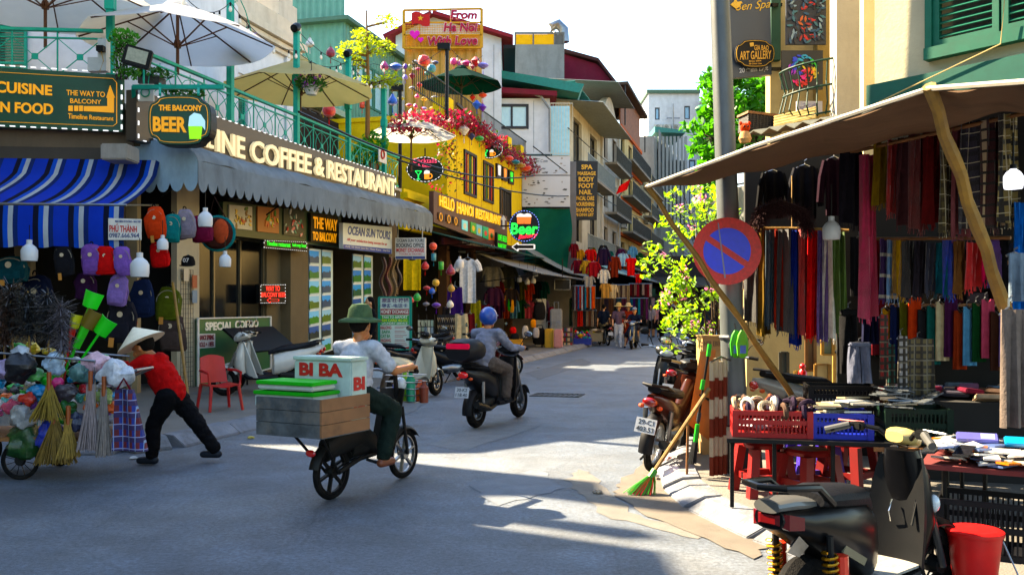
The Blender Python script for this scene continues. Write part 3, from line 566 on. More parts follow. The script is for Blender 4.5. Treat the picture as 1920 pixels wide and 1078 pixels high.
for i,(pa,pb,c,lab)in enumerate(((1083,1128,'#7fa3a0','pale green shop awning below the hanging spa sign'),(1130,1160,'#5a7d8c','blue grey shop awning over the clothes stall past the spa'),(1162,1190,'#7b7d77','grey shop awning under the cream house'),(1192,1222,'#4e4f4c','dark shop awning farthest down the street'))):
 xa=PF(FL,pa,480,yS)[0];xb=PF(FL,pb,480,yS)[0];awning(FL,xa,xb,yS,yS-1.9,4.3,3.3,paint(c),lab,group='shop awnings down the street')
t=thing('right_row_house','cream right-hand row house seen edge on behind the tree','house',T(6,20,0));FRR=frame(2.95,11.5,.27,1)
b=MB(FRR);b.box(0,60,0,0,0,0);
b=MB(FRR);b.box(9,70,-8,-.1,0,9);b.build('wall',CR,t)
b=MB(FRR);b.box(8.9,70,-8,.1,9,9.2);b.build('roof',wallm('#6a4a3c',.4),t)
def quad(F,L_,R_,y):
 a=PF(F,L_[0],L_[1],y);d=PF(F,L_[0],L_[2],y);b_=PF(F,R_[0],R_[1],y);c=PF(F,R_[0],R_[2],y);return a,b_,c,d
def qboard(F,L_,R_,y,th,par,mt,name='board',bevel=0):
 a,b_,c,d=quad(F,L_,R_,y);m=MB(F);m.prism([d,c,b_,a],y,y+th);return m.build(name,mt,par,bevel=bevel)
def qtext(s,F,L_,R_,y,mt,par,bold=.015,shear=0,th=.01,name='lettering',rel=0):
 a,b_,c,d=quad(F,L_,R_,y);vs,fs,asp=textmesh(s,bold,shear,.02 if th else 0);m=MB(F);e=th/.04 if th else 0;o=[]
 for u,v,zz in vs:
  x=(a[0]*(1-u)+b_[0]*u)*v+(d[0]*(1-u)+c[0]*u)*(1-v);z=(a[1]*(1-u)+b_[1]*u)*v+(d[1]*(1-u)+c[1]*u)*(1-v)
  o.append((x,y-th/2-.002-zz*e,z))
 m.add(o,fs);return m.build(name,mt,par)
def leds(F,pts,y,par,n,m,s=.03,ln=.12):
 """dashes of light along a polyline given in (x,z) on the plane"""
 seg=[(pts[i],pts[i+1],math.hypot(pts[i+1][0]-pts[i][0],pts[i+1][1]-pts[i][1]))for i in range(len(pts)-1)];tot=sum(q[2]for q in seg)
 for k in range(n):
  d=(k+.5)/n*tot
  for a,c,L in seg:
   if d<=L:break
   d-=L
  p=Vector((lerp(a[0],c[0],d/L),0,lerp(a[1],c[1],d/L)));u=Vector((c[0]-a[0],0,c[1]-a[1])).normalized()
  b=MB(F);b.bar((p.x-u.x*ln/2,y,p.z-u.z*ln/2),(p.x+u.x*ln/2,y,p.z+u.z*ln/2),s,s*.6);b.build('led',m,par)
def outline(F,pts,y,par,m,r=.012,closed=True,name='border'):
 b=MB(F);q=[(x,y,z)for x,z in pts]
 for i in range(len(q)if closed else len(q)-1):b.bar(q[i],q[(i+1)%len(q)],r*2,r)
 return b.build(name,m,par)
LEDW=neon('#ffffff',1.2);GOLD_GLOW=neon('#f0ac1a',.5);GRN=mat('sign_green','#0c4a3a',.35,var=.15,scale=3,dirt=.3,dscale=2,dcol='#06251d',coat=.2)  # the gold is print on the boards, emission added to keep it vivid
y=-.28;t=thing('restaurant_sign','dark green board with gold lettering and arrow edged in white lights','sign',FA@T(LA-2,y,ZT-.5))
qboard(FA,(-80,122,236),(229,141,247),y,.12,t,GRN)
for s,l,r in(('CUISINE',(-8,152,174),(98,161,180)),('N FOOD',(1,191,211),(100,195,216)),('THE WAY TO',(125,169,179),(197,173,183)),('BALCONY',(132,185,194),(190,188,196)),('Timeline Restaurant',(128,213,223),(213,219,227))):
 qtext(s,FA,l,r,y,GOLD_GLOW,t,bold=.03 if s in('CUISINE','N FOOD')else .006)
pt=lambda px,py:PF(FA,px,py,y)
for a,c in((129,137),(140,147),(149,156)):m=MB(FA);m.prism([pt(a,209),pt(c,209),pt(c,199),pt(a,199)],y-.02,y-.002);m.build('arrow_square',GOLD_GLOW,t)
m=MB(FA);m.prism([pt(158,209),pt(214,212),pt(214,184),pt(216,184),pt(207,161),pt(200,184),pt(202,184),pt(202,200),pt(158,200)],y-.02,y-.002);m.build('arrow',GOLD_GLOW,t)
outline(FA,[pt(-70,132),pt(212,148),pt(219,156),pt(219,232),pt(212,237),pt(-70,226)],y-.006,t,GOLD_GLOW,.006)
leds(FA,[pt(-5,123),pt(229,138),pt(229,247),pt(-5,236)],y-.02,t,30,LEDW,.025,.08)
y=-.3;t=thing('long_sign_board','long black board with raised cream letters edged in white lights','sign',FL@T(6,y,4.3))
SB=mat('sign_black','#231f1b',.45,var=.3,scale=1.5,dirt=.3,dcol='#4a3d2c',dscale=.8)
qboard(FL,(256,168,263),(741,331,388),y,.2,t,SB)
CRL=neon('#fbe6bc',.5);
for s,l,r in(('THE TIMEL',(285,208,247),(396,243,280)),('INE',(402,243,284),(455,259,299)),('COFFEE',(467,262,303),(580,290,327)),('&',(587,293,328),(605,300,333)),('RESTAURANT',(611,300,335),(739,337,369))):
 qtext(s,FL,l,r,y,CRL,t,bold=.02,th=.06)
pt=lambda px,py:PF(FL,px,py,y)
leds(FL,[pt(258,170),pt(740,332),pt(740,387),pt(258,262),pt(258,170)],y-.02,t,110,LEDW,.022,.07)
Yb=14.4;t=thing('beer_sign','scalloped dark green beer sign hanging at the terrace corner','sign',P(336,272,Yb));FB=T(0,Yb,0)
def bp(px,py,Yb=Yb):q=P(px,py,Yb);return(q.x,q.z)
def plaque(cx,cy,rx,ry,Yb=Yb,e=3.2,n=36,notch=.1):
 o=[]
 for i in range(n):
  a=2*math.pi*i/n;c,s=math.cos(a),math.sin(a);x=math.copysign(abs(c)**(2/e),c)*rx;z=math.copysign(abs(s)**(2/e),s)*ry;k=1-notch*max(0,1-abs(abs(math.degrees(a))%90-45)/14)
  o.append(bp(cx+x*k,cy-z*k,Yb))
 return o
m=MB(FB);m.prism(plaque(337,226,59,47),0,.28);m.build('drum',BLACKP,t)
m=MB(FB);m.prism(plaque(337,226,58,46),-.03,-.001);m.build('face',GRN,t)
outline(FB,plaque(337,226,54,42),-.036,t,GOLD_GLOW,.006)
for s,a in(('THE BALCONY',((298,197,208),(379,198,209))),('BEER',((287,219,247),(350,220,249)))):qtext(s,FB,a[0],a[1],-.036,GOLD_GLOW,t,bold=.035)
m=MB(FB);m.prism([bp(357,262),bp(378,262),bp(381,238),bp(355,238)],-.045,-.032);m.build('mug',neon('#9fe02a',.8),t)
m=MB(FB);m.prism([bp(355,238),bp(381,238),bp(386,245),bp(386,228),bp(378,216),bp(366,213),bp(357,220)],-.05,-.032);m.build('foam',neon('#bfe6f2',.6),t)
m=MB();[m.bar(P(px,178,Yb+.1),P(px,158,Yb+.4),.04)for px in(300,372)];m.bar(P(250,164,Yb+.3),P(420,164,Yb+.3),.07);m.bar(P(250,164,Yb+.3),P(252,215,Yb+.9),.06);m.build('bracket',TEAL,t)
t=thing('logo_plate','small white square plate with round logo beside the beer sign','sign',P(272,190,14.9));m=MB();m.box(*[P(258,0,14.9).x,P(288,0,14.9).x],14.9,14.93,P(0,190,14.9).z,P(0,158,14.9).z);m.build('plate',WHITE,t);m=MB();m.ring(.07,.012,20,6,T(P(273,0,14.9).x,14.885,P(0,174,14.9).z));m.build('logo',paint('#3f8f72'),t)
t=thing('logo_plate','white plate with red and green logo at the far end of the railing','sign',FL@T(TLX-.4,-.2,5.1));qboard(FL,(711,278,303),(725,283,308),-.3,.03,t,WHITE,'plate');q=PF(FL,718,290,-.32);m=MB(FL);m.ring(.11,.02,18,6,T(q[0],-.32,q[1]));m.build('logo',paint('#b5433a'),t)
AW=fabt('#7c868f',.1,.7);PA=1.2
t=thing('scalloped_awning','long weathered grey awning with scalloped edge under the black sign','awning',FL@T(5.5,0,3.5))
xe=PF(FL,811,430,-PA)[0]
def awz(x):return .2*x/xe
def apf(x,v):
 a=v*math.pi/2;return(x,-.32-(PA-.32)*math.sin(a),4.0+awz(x)+.38*math.cos(a)+.03*math.sin(x*2.1)*math.sin(a)+.012*math.sin(x*9+v*6))
m=MB(FL);m.slab(lambda u,v:apf(lerp(0,xe,u),v),70,8,(0,.015,-.012));m.build('canopy',AW,t,smooth=True)
ns=40
m=MB(FL)
for i in range(ns):
 x0=xe*i/ns;x1=xe*(i+1)/ns;pts=[(x0,4.0+awz(x0)+.01)]+[(lerp(x0,x1,k/6),3.72+awz(x0)-.17*math.sin(math.pi*k/6)**.6-.05)for k in range(7)]+[(x1,4.0+awz(x1)+.01)]
 m.prism(pts,-PA-.006,-PA+.006)
m.build('valance',AW,t)
m=MB(FL);AWE=fabt('#a8c2d8',.1,.35)
prof=[(apf(0,v/8)[1],apf(0,v/8)[2])for v in range(9)]
sc_=[]
for i in range(5):
 ya=lerp(-PA,.12,i/5);yb=lerp(-PA,.12,(i+1)/5);sc_+=[(lerp(ya,yb,k/6),3.72-.16*math.sin(math.pi*k/6)**.6-.05)for k in range(7)]
poly=[(-PA,4.0)]+sc_+[(.12,4.38)]+prof[:-1]
m.add([(-.012,a,b_)for a,b_ in poly],[tuple(range(len(poly)))]);m.add([(0,a,b_)for a,b_ in poly],[tuple(range(len(poly)-1,-1,-1))]);m.build('end_panel',AWE,t)
m=MB(FL);m.tube([(0,-PA+.03,3.98),(xe,-PA+.03,4.0+.2)],.02);[m.tube([(x_,-.3,3.5),(x_,-PA+.03,3.97+awz(x_))],.016)for x_ in(.3,xe*.33,xe*.66,xe-.3)];m.build('frame',DARKM,t)
m=MB(FL);m.tube([(0,-.32,4.4),(xe,-.32,4.62)],.03);m.build('wall_bar',METAL,t)
t=thing('striped_awning','blue awning with white and black stripes over the backpack stall','awning',FA@T(LA-2,-1.5,3))
SM=['#1238a8','#1238a8','#0e1430','#b6bcc4','#1238a8','#0e1430']
bx1=PF(FA,262,330,-1.2)[0];bx0=bx1-6.5;zw,zo=4.05,PF(FA,140,384,-1.9)[1]
ns=13;wseg=[(.0,.42,'#143cae'),(.42,.58,'#10152c'),(.58,.72,'#2350b8'),(.72,.86,'#b3bac2'),(.86,1,'#1a2d66')]
fb={c:fabt(c,.15,.25)for _,_,c in wseg}
def bpf(x,v):return(x,lerp(-.15,-1.9,v),zw+(zo-zw)*(v**.55)*1.0+.05*math.sin(v*3.1)*math.sin(x*2.2))
for c in fb:
 m=MB(FA)
 for i in range(ns):
  for a,d,cc in wseg:
   if cc==c:x0=bx0+(i+a)*.5;x1=bx0+(i+d)*.5;m.slab(lambda u,v:bpf(lerp(x0,x1,u),v),1,9,(0,0,-.008));m.slab(lambda u,v:(lerp(x0,x1,u),-1.92-.03*math.sin(v*3),zo-.02-v*(.60+.02*math.sin(lerp(x0,x1,u)*12))),1,4,(0,.006,0))
 m.build('stripe',fb[c],t,smooth=True)
m=MB(FA);m.tube([(bx0,-1.9,zo),(bx1+.03,-1.9,zo)],.022);[m.tube([(x_,-.1,zo+.2),(x_,-1.9,zo)],.016)for x_ in(bx0+.2,bx1-.05)];m.build('frame',METAL,t)
t=thing('awning_notice','white maker notice with red name and phone number on the striped awning','sign',FA@T(LA-.5,-1.96,2.6))
FN=FA;y=-1.97;qboard(FN,(203,409,450),(265,411,450),y,.012,t,WHITE)
for s,l,r,c in(('MAI HIEN DI DONG - MAI XEP',(216,413,417),(264,414,418),'#2a3d78'),('PHÚ THÀNH',(205,419,435),(257,421,436),'#b0202c'),('0987.666.964',(205,437,446),(261,437,446),'#1d2f66')):qtext(s,FN,l,r,y,printm(c),t,bold=.03 if 'P' in s else .015,th=.002)
t=thing('beam_end','stubby weathered concrete beam end under the corner terrace','beam',P(220,300,14.7));m=MB();a=P(193,301,14.6);c=P(243,271,14.6);m.box(a.x,c.x,14.5,15.0,a.z,c.z);m.build('block',wallm('#a39f98',.7),t,bevel=.02)
y=-.1
DG=mat('dark_green_board','#10361f',.5,var=.2,scale=3)
t=thing('food_sign_band','dark green fascia board with three framed food photographs','sign',FL@T(3,y,3.2));qboard(FL,(418,378,440),(640,402,465),y,.1,t,DG)
def foodpic(l,r,cols,seed):
 rnd=random.Random(seed);o=qboard(FL,l,r,y-.03,.028,t,printm(cols[0]),'photograph');a,b_,c,d=quad(FL,l,r,y-.035)
 for k in range(26):
  u=.5+rnd.gauss(0,.19);v=.5+rnd.gauss(0,.17);u=min(.92,max(.08,u));v=min(.9,max(.1,v));x=lerp(a[0],b_[0],u);z=lerp(lerp(d[1],c[1],u),lerp(a[1],b_[1],u),v);rr=rnd.uniform(.02,.055)
  m=MB(FL);ang=rnd.random()*3;m.prism([(x+rr*1.5*math.cos(q)*math.cos(ang)-rr*.7*math.sin(q)*math.sin(ang),z+rr*1.5*math.cos(q)*math.sin(ang)+rr*.7*math.sin(q)*math.cos(ang))for q in[i*math.pi/4 for i in range(8)]],y-.036-.0006*k,y-.031);m.build('printed_patch',printm(rnd.choice(cols[1:])),o)
def disc(F,cx,cz,y,rx,rz,m,par,name,th=.003):
 b=MB(F);b.prism([(cx+rx*math.cos(a),cz+rz*math.sin(a))for a in[i*math.pi/10 for i in range(20)]],y-th,y);return b.build(name,m,par)
foodpic((430,384,427),(473,388,432),['#c8c4b4','#d8a01c','#b0281c','#5c7a28','#8a6a30','#e8c870'],1)
foodpic((483,387,434),(523,391,438),['#a86a3c','#4f8a2c','#c84a2c','#e0c060','#d8d2c0','#c8742c'],2)
foodpic((532,390,440),(570,396,446),['#1f2c22','#b9cfc4','#c02c3c','#e08a8a','#d8d8d0','#5a9a8a'],3)
t=thing('balcony_way_sign','dark board reading the way to balcony in tall yellow letters','sign',FL@T(6,y,3.2));qboard(FL,(583,400,453),(634,404,461),y-.08,.06,t,paint('#2a2616'))
qtext('THE WAY',FL,(587,406,428),(632,413,434),y-.08,neon('#f0a818',.7),t,bold=.02);qtext('TO BALCONY',FL,(586,434,450),(631,438,456),y-.08,neon('#f0a818',.7),t,bold=.02)  # yellow letters get a glow of their own to look brighter
t=thing('running_text_sign','slim led display with green text above the cafe window','sign',FL@T(4.5,y-.3,3));qboard(FL,(495,450,465),(577,453,472),-.25,.08,t,BLACKP);qtext('Timeline restaurant',FL,(500,452,460),(544,455,464),-.25,neon('#2fe05a',1.0),t,bold=.0);qtext('balcony beer',FL,(548,456,464),(574,457,467),-.25,neon('#2fe05a',1.0),t,bold=.0)
q=[PF(FL,*p_,-.27)for p_ in((496,451),(576,454),(576,471),(496,464),(496,451))];leds(FL,q,-.26,t,44,LEDW,.012,.025)
t=thing('tour_sign','slanted white and blue tour agency sign under the grey awning','sign',FL@T(8,-.6,3.4));yy=-.6
qboard(FL,(643,418,466),(735,426,476),yy,.1,t,mat('tour_white','#c9d6dd',.4,var=.05));m=MB(FL);
qtext('OCEAN SUN TOURS',FL,(652,423,440),(732,434,450),yy,printm('#12408e'),t,bold=.03,shear=.2,th=.004);qtext('All your satisfaction being success for us',FL,(650,446,453),(725,455,462),yy,printm('#b52c44'),t,bold=.01,shear=.3,th=.004)
a,b_,c,d=quad(FL,(644,458,466),(734,467,476),yy-.006);m=MB(FL);m.prism([d,c,b_,a],yy-.006,yy-.001);m.build('blue_band',printm('#123a8c'),t);qtext('Add: 50 Dinh Liet Str, Hoan Kiem - Ha Noi',FL,(647,460,464),(731,469,473),yy-.007,printm('#d8dde4'),t,bold=.0,th=.002)
t=thing('booking_office_sign','white booking office and money exchange sign hanging from the awning end','sign',P(770,487,24.5));FK=T(0,24.4,0)
m=MB(FK);m.prism([bp(741,486,24.4),bp(798,486,24.4),bp(798,446,24.4),bp(741,446,24.4)],0,.15);m.build('board',WHITE,t);
for s,l,r,c in(('OCEAN SUN TOURS',(744,448,454),(795,448,454),'#2a2a33'),('BOOKING OFFICE',(743,456,464),(795,456,464),'#1b1b22'),('MONEY EXCHANGE',(743,465,473),(795,465,473),'#b81c2c'),('TOURS & TRAVEL',(748,475,478),(791,475,478),'#c06a78')):qtext(s,FK,l,r,0,printm(c),t,bold=.025,th=.004)
m=MB(FK);m.prism([bp(742,485.5,24.4),bp(797,485.5,24.4),bp(797,480.5,24.4),bp(742,480.5,24.4)],-.006,-.0005);m.build('blue_band',printm('#23336e'),t)
m=MB();[m.tube([P(px,446,24.45),P(px,425,24.45)],.012,5)for px in(746,792)];m.build('hanger',METAL,t)
y=.2
t=thing('led_beer_sign','black led panel with red arrow pointing to balcony beer','sign',FL@T(3.2,0,2));qboard(FL,(487,533,568),(537,533,570),-.05,.08,t,BLACKP);NR=neon('#ff5a55',.9)
qtext('WAY TO',FL,(498,536,546),(524,536,546),-.05,NR,t,bold=.01);qtext('BALCONY BEER',FL,(489,548,557),(535,548,557),-.05,NR,t,bold=.01)
q=[PF(FL,*p_,-.06)for p_ in((500,563),(506,558),(506,561),(522,561),(522,565),(506,565),(506,568))];outline(FL,q,-.07,t,NR,.008,name='arrow');q=[PF(FL,*p_,-.06)for p_ in((489,534),(535,534),(535,568),(489,568),(489,534))];leds(FL,q,-.06,t,40,LEDW,.012,.02)
t=thing('combo_board','green board headed special combo standing below the cafe window','sign',FL@T(1.8,-.2,.1));GB=mat('combo_green','#125a34',.5,var=.12,scale=4)
qboard(FL,(371,597,728),(507,594,690),-.1,.05,t,GB);q=[PF(FL,*p_,-.1)for p_ in((371,597),(507,594),(507,690),(371,728))];outline(FL,q,-.105,t,WHITE,.025)
qtext('SPECIAL',FL,(384,604,620),(436,603,618),-.1,printm('#e2ded0'),t,bold=.04);qtext('COMBO',FL,(440,601,617),(484,600,613),-.1,printm('#e2ded0'),t,bold=.04)
for i,(s,l,r)in enumerate((('HANOI SPRING',(373,628,638),(401,627,637)),('ROLLS + 1 BEER',(373,641,651),(401,640,649)))):
 m=MB(FL);a,b_,c,d=quad(FL,(l[0]-1,l[1]-2,l[2]+2),(r[0]+2,r[1]-2,r[2]+2),-.1);m.prism([d,c,b_,a],-.106,-.1005);m.build('white_tag',printm('#d9d6cf'),t);qtext(s,FL,l,r,-.108,printm('#7a2c38'),t,bold=.03,th=.004)
disc(FL,*PF(FL,383,690,-.12),-.105,.2,.2,printm('#7c5a2c'),t,'food_print')
t=thing('menu_stand','black slanted menu board on a stand behind the scooters','menu board',FL@T(4,-1,.1));c0=PF(FL,500,635,-.8)
M_=FL@T(c0[0],-.8,c0[1])@RX(R(38));m=MB(M_);m.box(-1.1,.7,-.35,.35,-.02,.02);m.build('board',BLACKP,t)
for i in range(5):text(['SPRING ROLLS','BUN CHA','PHO BO','EGG COFFEE','FRIED RICE'][i],M_@RX(R(-90)),-.9,.1,.0,.05,0,printm('#7a6a58'),t,th=0)if False else None
m=MB(FL);[m.tube([(c0[0]+a,-.8,c0[1]-.05),(c0[0]+a,-.8,.12)],.02)for a in(-.7,.4)];m.build('leg',DARKM,t)
def photoboard(l,r,rows,lab,seed):
 rnd=random.Random(seed);t=thing('tour_photo_board',lab,'photo board',FL@T(PF(FL,l[0],600,.1)[0],.1,.1),'tour photo boards by the agency door');qboard(FL,l,r,.05,.06,t,paint('#cfe0df'));fa=quad(FL,l,r,.0)
 pal=[('#2f74b8','#2c6a34'),('#3a8ac8','#1d3f5c'),('#79b6d8','#3c7d2c'),('#1f4d88','#0f2a2c'),('#8fb8cc','#4f6a2c'),('#2b86c0','#20503c')]
 for i in range(rows):
  for j in range(1):
   v0=(i+.12)/rows;v1=(i+.92)/rows;tl=lambda u,v:(lerp(fa[0][0],fa[1][0],u),lerp(lerp(fa[0][1],fa[1][1],u),lerp(fa[3][1],fa[2][1],u),v))
   s_,g_=rnd.choice(pal);vm=lerp(v0,v1,.55)
   m=MB(FL);m.prism([tl(.06,vm),tl(.94,vm),tl(.94,v0),tl(.06,v0)],.042,.0495);o=m.build('photograph',neon(s_,.25),t)  # printed pictures, sky and land parts carry a faint added glow
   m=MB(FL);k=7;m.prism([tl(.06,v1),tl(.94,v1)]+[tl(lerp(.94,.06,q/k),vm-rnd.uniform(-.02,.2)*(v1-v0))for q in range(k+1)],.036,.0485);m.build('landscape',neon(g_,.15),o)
   m=MB(FL);m.prism([tl(.06,v0),tl(.94,v0),tl(.94,v0-.05/rows*2),tl(.06,v0-.05/rows*2)],.04,.0494);m.build('caption_strip',printm('#dfe7e6'),o)
photoboard((582,466,668),(602,468,662),7,'tall strip of blue and green tour photographs beside the pillar',4)
photoboard((606,468,662),(624,470,656),7,'second strip of tour photographs left of the agency door',5)
photoboard((664,476,640),(681,478,634),6,'strip of tour photographs right of the agency door',6)
photoboard((685,478,630),(699,480,626),6,'narrow last strip of tour photographs by the money exchange',7)
Ye=21.0;t=thing('exchange_board','white and green money exchange board with red and green price lines','sign',P(740,660,Ye));FE=T(0,Ye,0);e=lambda px,py:bp(px,py,Ye)
m=MB(FE);m.prism([e(711,655),e(769,655),e(769,557),e(711,557)],0,.05);m.build('board',mat('ex_white','#cfdcd2',.5,var=.05),t);outline(FE,[e(711,655),e(770,655),e(770,557),e(711,557)],0,t,paint('#3a8f7c'),.03)
for(a0,a1,c)in((579,590,'#8a1f26'),(591,609,'#2f9a4c'),(650,656,'#9c2430')):m=MB(FE);m.prism([e(713,a1),e(767,a1),e(767,a0),e(713,a0)],-.006,-.0005);m.build('band',printm(c),t)
for s,l,r,c in(('旅游社·换钱',(716,559,567),(766,559,567),'#5c3f6e'),('导游-电话卡',(716,569,577),(764,569,577),'#3f4a78'),('MONEY EXCHANGE',(714,581,588),(766,581,588),'#efe6da'),('TAXI TO AIRPORT',(716,592,597),(764,592,597),'#e8f0e0'),('SIM CARD 4G-5G',(716,598,603),(764,598,603),'#d8e83c'),('LAUNDRY SERVICE',(716,604,608),(764,604,608),'#e8f0e0'),('HALONG',(713,611,617),(734,611,617),'#b0202c'),('SAPA',(716,619,625),(732,619,625),'#1f8a4c'),('CAT BA',(714,627,633),(732,627,633),'#1f8a4c'),('HAGIANG',(713,635,641),(733,635,641),'#b0202c'),('DAILY TOUR',(722,651,655),(752,651,655),'#efe6da')):qtext(s,FE,l,r,-.006,printm(c),t,bold=.02,th=.003)
m=MB(FE)
for i,py in enumerate((612,615,620,623,628,631,636,639,643,646)):a=e(740,py);c=e(764-(i*7)%9,py+1);m.box(a[0],c[0],-.004,-.0005,c[1],a[1])
m.build('price_line',printm('#a8545c'),t)
y=-.5;t=thing('brown_restaurant_sign','brown board with yellow hand lettering on the yellow restaurant','sign',FL@T(xy0+3,y,4));BR=mat('sign_brown','#4a2a1e',.6,var=.2,scale=3)
qboard(FL,(813,358,417),(951,406,470),y,.15,t,BR)
for s,l,r in(('HELLO',(823,366,386),(850,374,398)),('HANOI',(856,378,400),(886,388,407)),('RESTAURANT',(891,390,409),(938,406,423))):qtext(s,FL,l,r,y,neon('#ffc814',.7),t,bold=.01,th=.04)  # hand lettering brightened by emission, not a lit sign
for i,(px,c)in enumerate(((822,'#2c1a12'),(837,'#2c1a12'),(850,'#2c1a12'))):qboard(FL,(px,398+i*4,411+i*4),(px+11,402+i*4,416+i*4),y-.03,.028,t,paint(c),'icon_tile');q=PF(FL,px+5,407+i*4,y-.04);m=MB(FL);m.ring(.12,.015,14,5,T(q[0],y-.035,q[1]));m.build('icon',GOLD_GLOW,t)
for i,(px,c,g)in enumerate(((867,'#7fd0d8','#d8d8c0'),(883,'#3f8a3c','#e0c040'),(894,'#6fa8b0','#d8c060'),(906,'#2f9a6c','#d84c2c'),(917,'#d87a2c','#3f9a3c'))):o_=qboard(FL,(px,412+i*4,430+i*5),(px+10,415+i*4,434+i*5),y-.03,.028,t,neon(c,.3),'menu_photograph');q=PF(FL,px+5,424+i*4.5,y-.04);disc(FL,q[0],q[1],y-.034,.16,.1,printm(g),o_,'dish')  # menu prints brightened with a little emission
m=MB(FL);q=[PF(FL,*p_,y-.02)for p_ in((944,404),(949,413),(946,413),(946,430),(942,430),(942,413),(939,412))];m.prism(q,y-.03,y-.002);m.build('up_arrow',printm('#c9ced0'),t)
t=thing('vegetarian_sign','low dark maroon strip sign with white text below the brown board','sign',FL@T(xy0+3,-.7,3.2));qboard(FL,(832,445,458),(950,452,476),-.7,.08,t,paint('#3c141a'));qtext('Vietnamese Restaurant & Vegetarian Food',FL,(866,452,459),(927,460,469),-.7,printm('#d8d4d0'),t,bold=.02)
t=thing('green_led_sign','black panel with two lines of bright green led text','sign',FL@T(xy1-1,-.8,3.5));qboard(FL,(932,436,470),(951,441,474),-.8,.08,t,BLACKP);qtext('LIVE BEER',FL,(934,439,450),(950,444,455),-.8,neon('#22e844',.9),t,bold=.0);qtext('BAKERY',FL,(934,456,466),(949,459,469),-.8,neon('#22e844',.9),t,bold=.0)
def ovalsign(name,lab,px,py,rx,ry,Y,texts):
 t=thing(name,lab,'sign',P(px,py+ry,Y),'lit oval drink signs');Fq=T(0,Y,0);m=MB(Fq);pl=[bp(px+rx*(1+.05*math.cos(8*a))*math.cos(a),py-ry*(1+.05*math.cos(8*a))*math.sin(a),Y)for a in[i*math.pi/20 for i in range(40)]];m.prism(pl,0,.12);m.build('board',paint('#10201e'),t)
 leds(Fq,[bp(px+rx*.96*math.cos(a),py-ry*.96*math.sin(a),Y)for a in[i*math.pi/20 for i in range(41)]],-.015,t,26,LEDW,.02,.07)
 for s,l,r,c in texts:qtext(s,Fq,l,r,0,neon(c,.7),t,bold=.005)
 m=MB();m.bar(P(px,py-ry,Y+.06),P(px,py-ry-16,Y+.06),.04);m.build('hanger',DARKM,t);return t,Fq
def glasses(t,Fq,px,py,s,Y,mug=True):
 q=lambda a,c:(bp(px+a*s,py+c*s,Y)[0],-.02,bp(px+a*s,py+c*s,Y)[1])
 m=MB(Fq);[m.bar(q(*a),q(*c),.035,.02)for a,c in(((-11,-8),(3,-8)),((-11,-8),(-4,1)),((3,-8),(-4,1)),((-4,1),(-4,10)),((-8,10),(0,10)))];m.build('cocktail_glass',neon('#4ee87a',1.5),t)
 q2=lambda a,c:bp(px+a*s,py+c*s,Y)
 m=MB(Fq);m.prism([q2(9,10),q2(20,10),q2(20,-2),q2(9,-2)],-.02,-.003);m.build('mug',neon('#e89a18',1),t);m=MB(Fq);m.prism([q2(8,-2),q2(21,-2),q2(21,-8),q2(15,-11),q2(9,-8)],-.022,-.003);m.build('foam',neon('#e8e8e8',.8),t)
 m=MB(Fq);m.ring(bp(px+5*s,0,Y)[0]-bp(px,0,Y)[0],.02,12,5,T(q2(21,3)[0],-.01,q2(21,3)[1]));m.build('mug_handle',neon('#e89a18',1),t)
t,Fq=ovalsign('cocktail_sign','oval cocktails and beer sign with pink text left of the yellow front',797,318,35,24,29.0,[('Cocktails',(774,297,306),(819,297,306),'#ff6a8a'),('& Beer',(783,307,314),(809,307,314),'#ff6a8a')]);glasses(t,Fq,788,328,.85,29.0)
t,Fq=ovalsign('cocktail_sign','oval beer cocktail wine sign hanging in front of the magenta flowers',918,280,25,17,35.0,[('Beer',(911,264,270),(926,264,270),'#ff5a5a'),('Cocktail',(897,272,278),(918,272,278),'#ff5a5a'),('Wine',(925,273,278),(940,273,278),'#9a9a9a')]);glasses(t,Fq,913,287,.6,35.0)
Y=34.0;t=thing('round_beer_sign','round neon beer bakery sign with two mugs projecting over the pavement','sign',P(983,455,Y));Fq=T(0,Y,0);m=MB(Fq);circ=lambda k:[bp(983+29*k*math.cos(a),424-30*k*math.sin(a),Y)for a in[i*math.pi/18 for i in range(37)]];m.prism(circ(1)[:-1],0,.15);m.build('board',paint('#0d1420'),t);leds(Fq,circ(.95),-.02,t,34,neon('#7f9cff',1.2),.035,.05)
qtext('Beer',Fq,(957,418,440),(1009,418,440),-.01,neon('#2fe86a',1.5),t,bold=.03,shear=.1);qtext('Bakery',Fq,(972,441,451),(1008,436,446),-.02,neon('#ff4a5c',1.3),t,bold=.03,shear=.2)
for px in(976,989):q2=lambda a,c:bp(px+a,411+c,Y);m=MB(Fq);m.prism([q2(-6,9),q2(6,9),q2(7,-4),q2(-7,-4)],-.03,-.003);m.build('mug',neon('#d87a1c',.9),t);m=MB(Fq);m.prism([q2(-8,-4),q2(8,-4),q2(6,-9),q2(0,-11),q2(-6,-9)],-.032,-.003);m.build('foam',neon('#e8e8e8',.8),t)
m=MB();m.bar(P(955,424,Y+.07),P(940,424,Y+.8),.06);m.build('bracket',DARKM,t)
t=thing('arrow_sign','black arrow with white outline pointing left below the round sign','sign',P(980,472,Y));q=[bp(*p_,Y)for p_ in((960,463),(971,455),(971,459),(1002,459),(1002,467),(971,467),(971,471))];m=MB(Fq);m.prism(q,0,.08);m.build('board',BLACKP,t);outline(Fq,q,-.01,t,neon('#eaeaea',.7),.03)
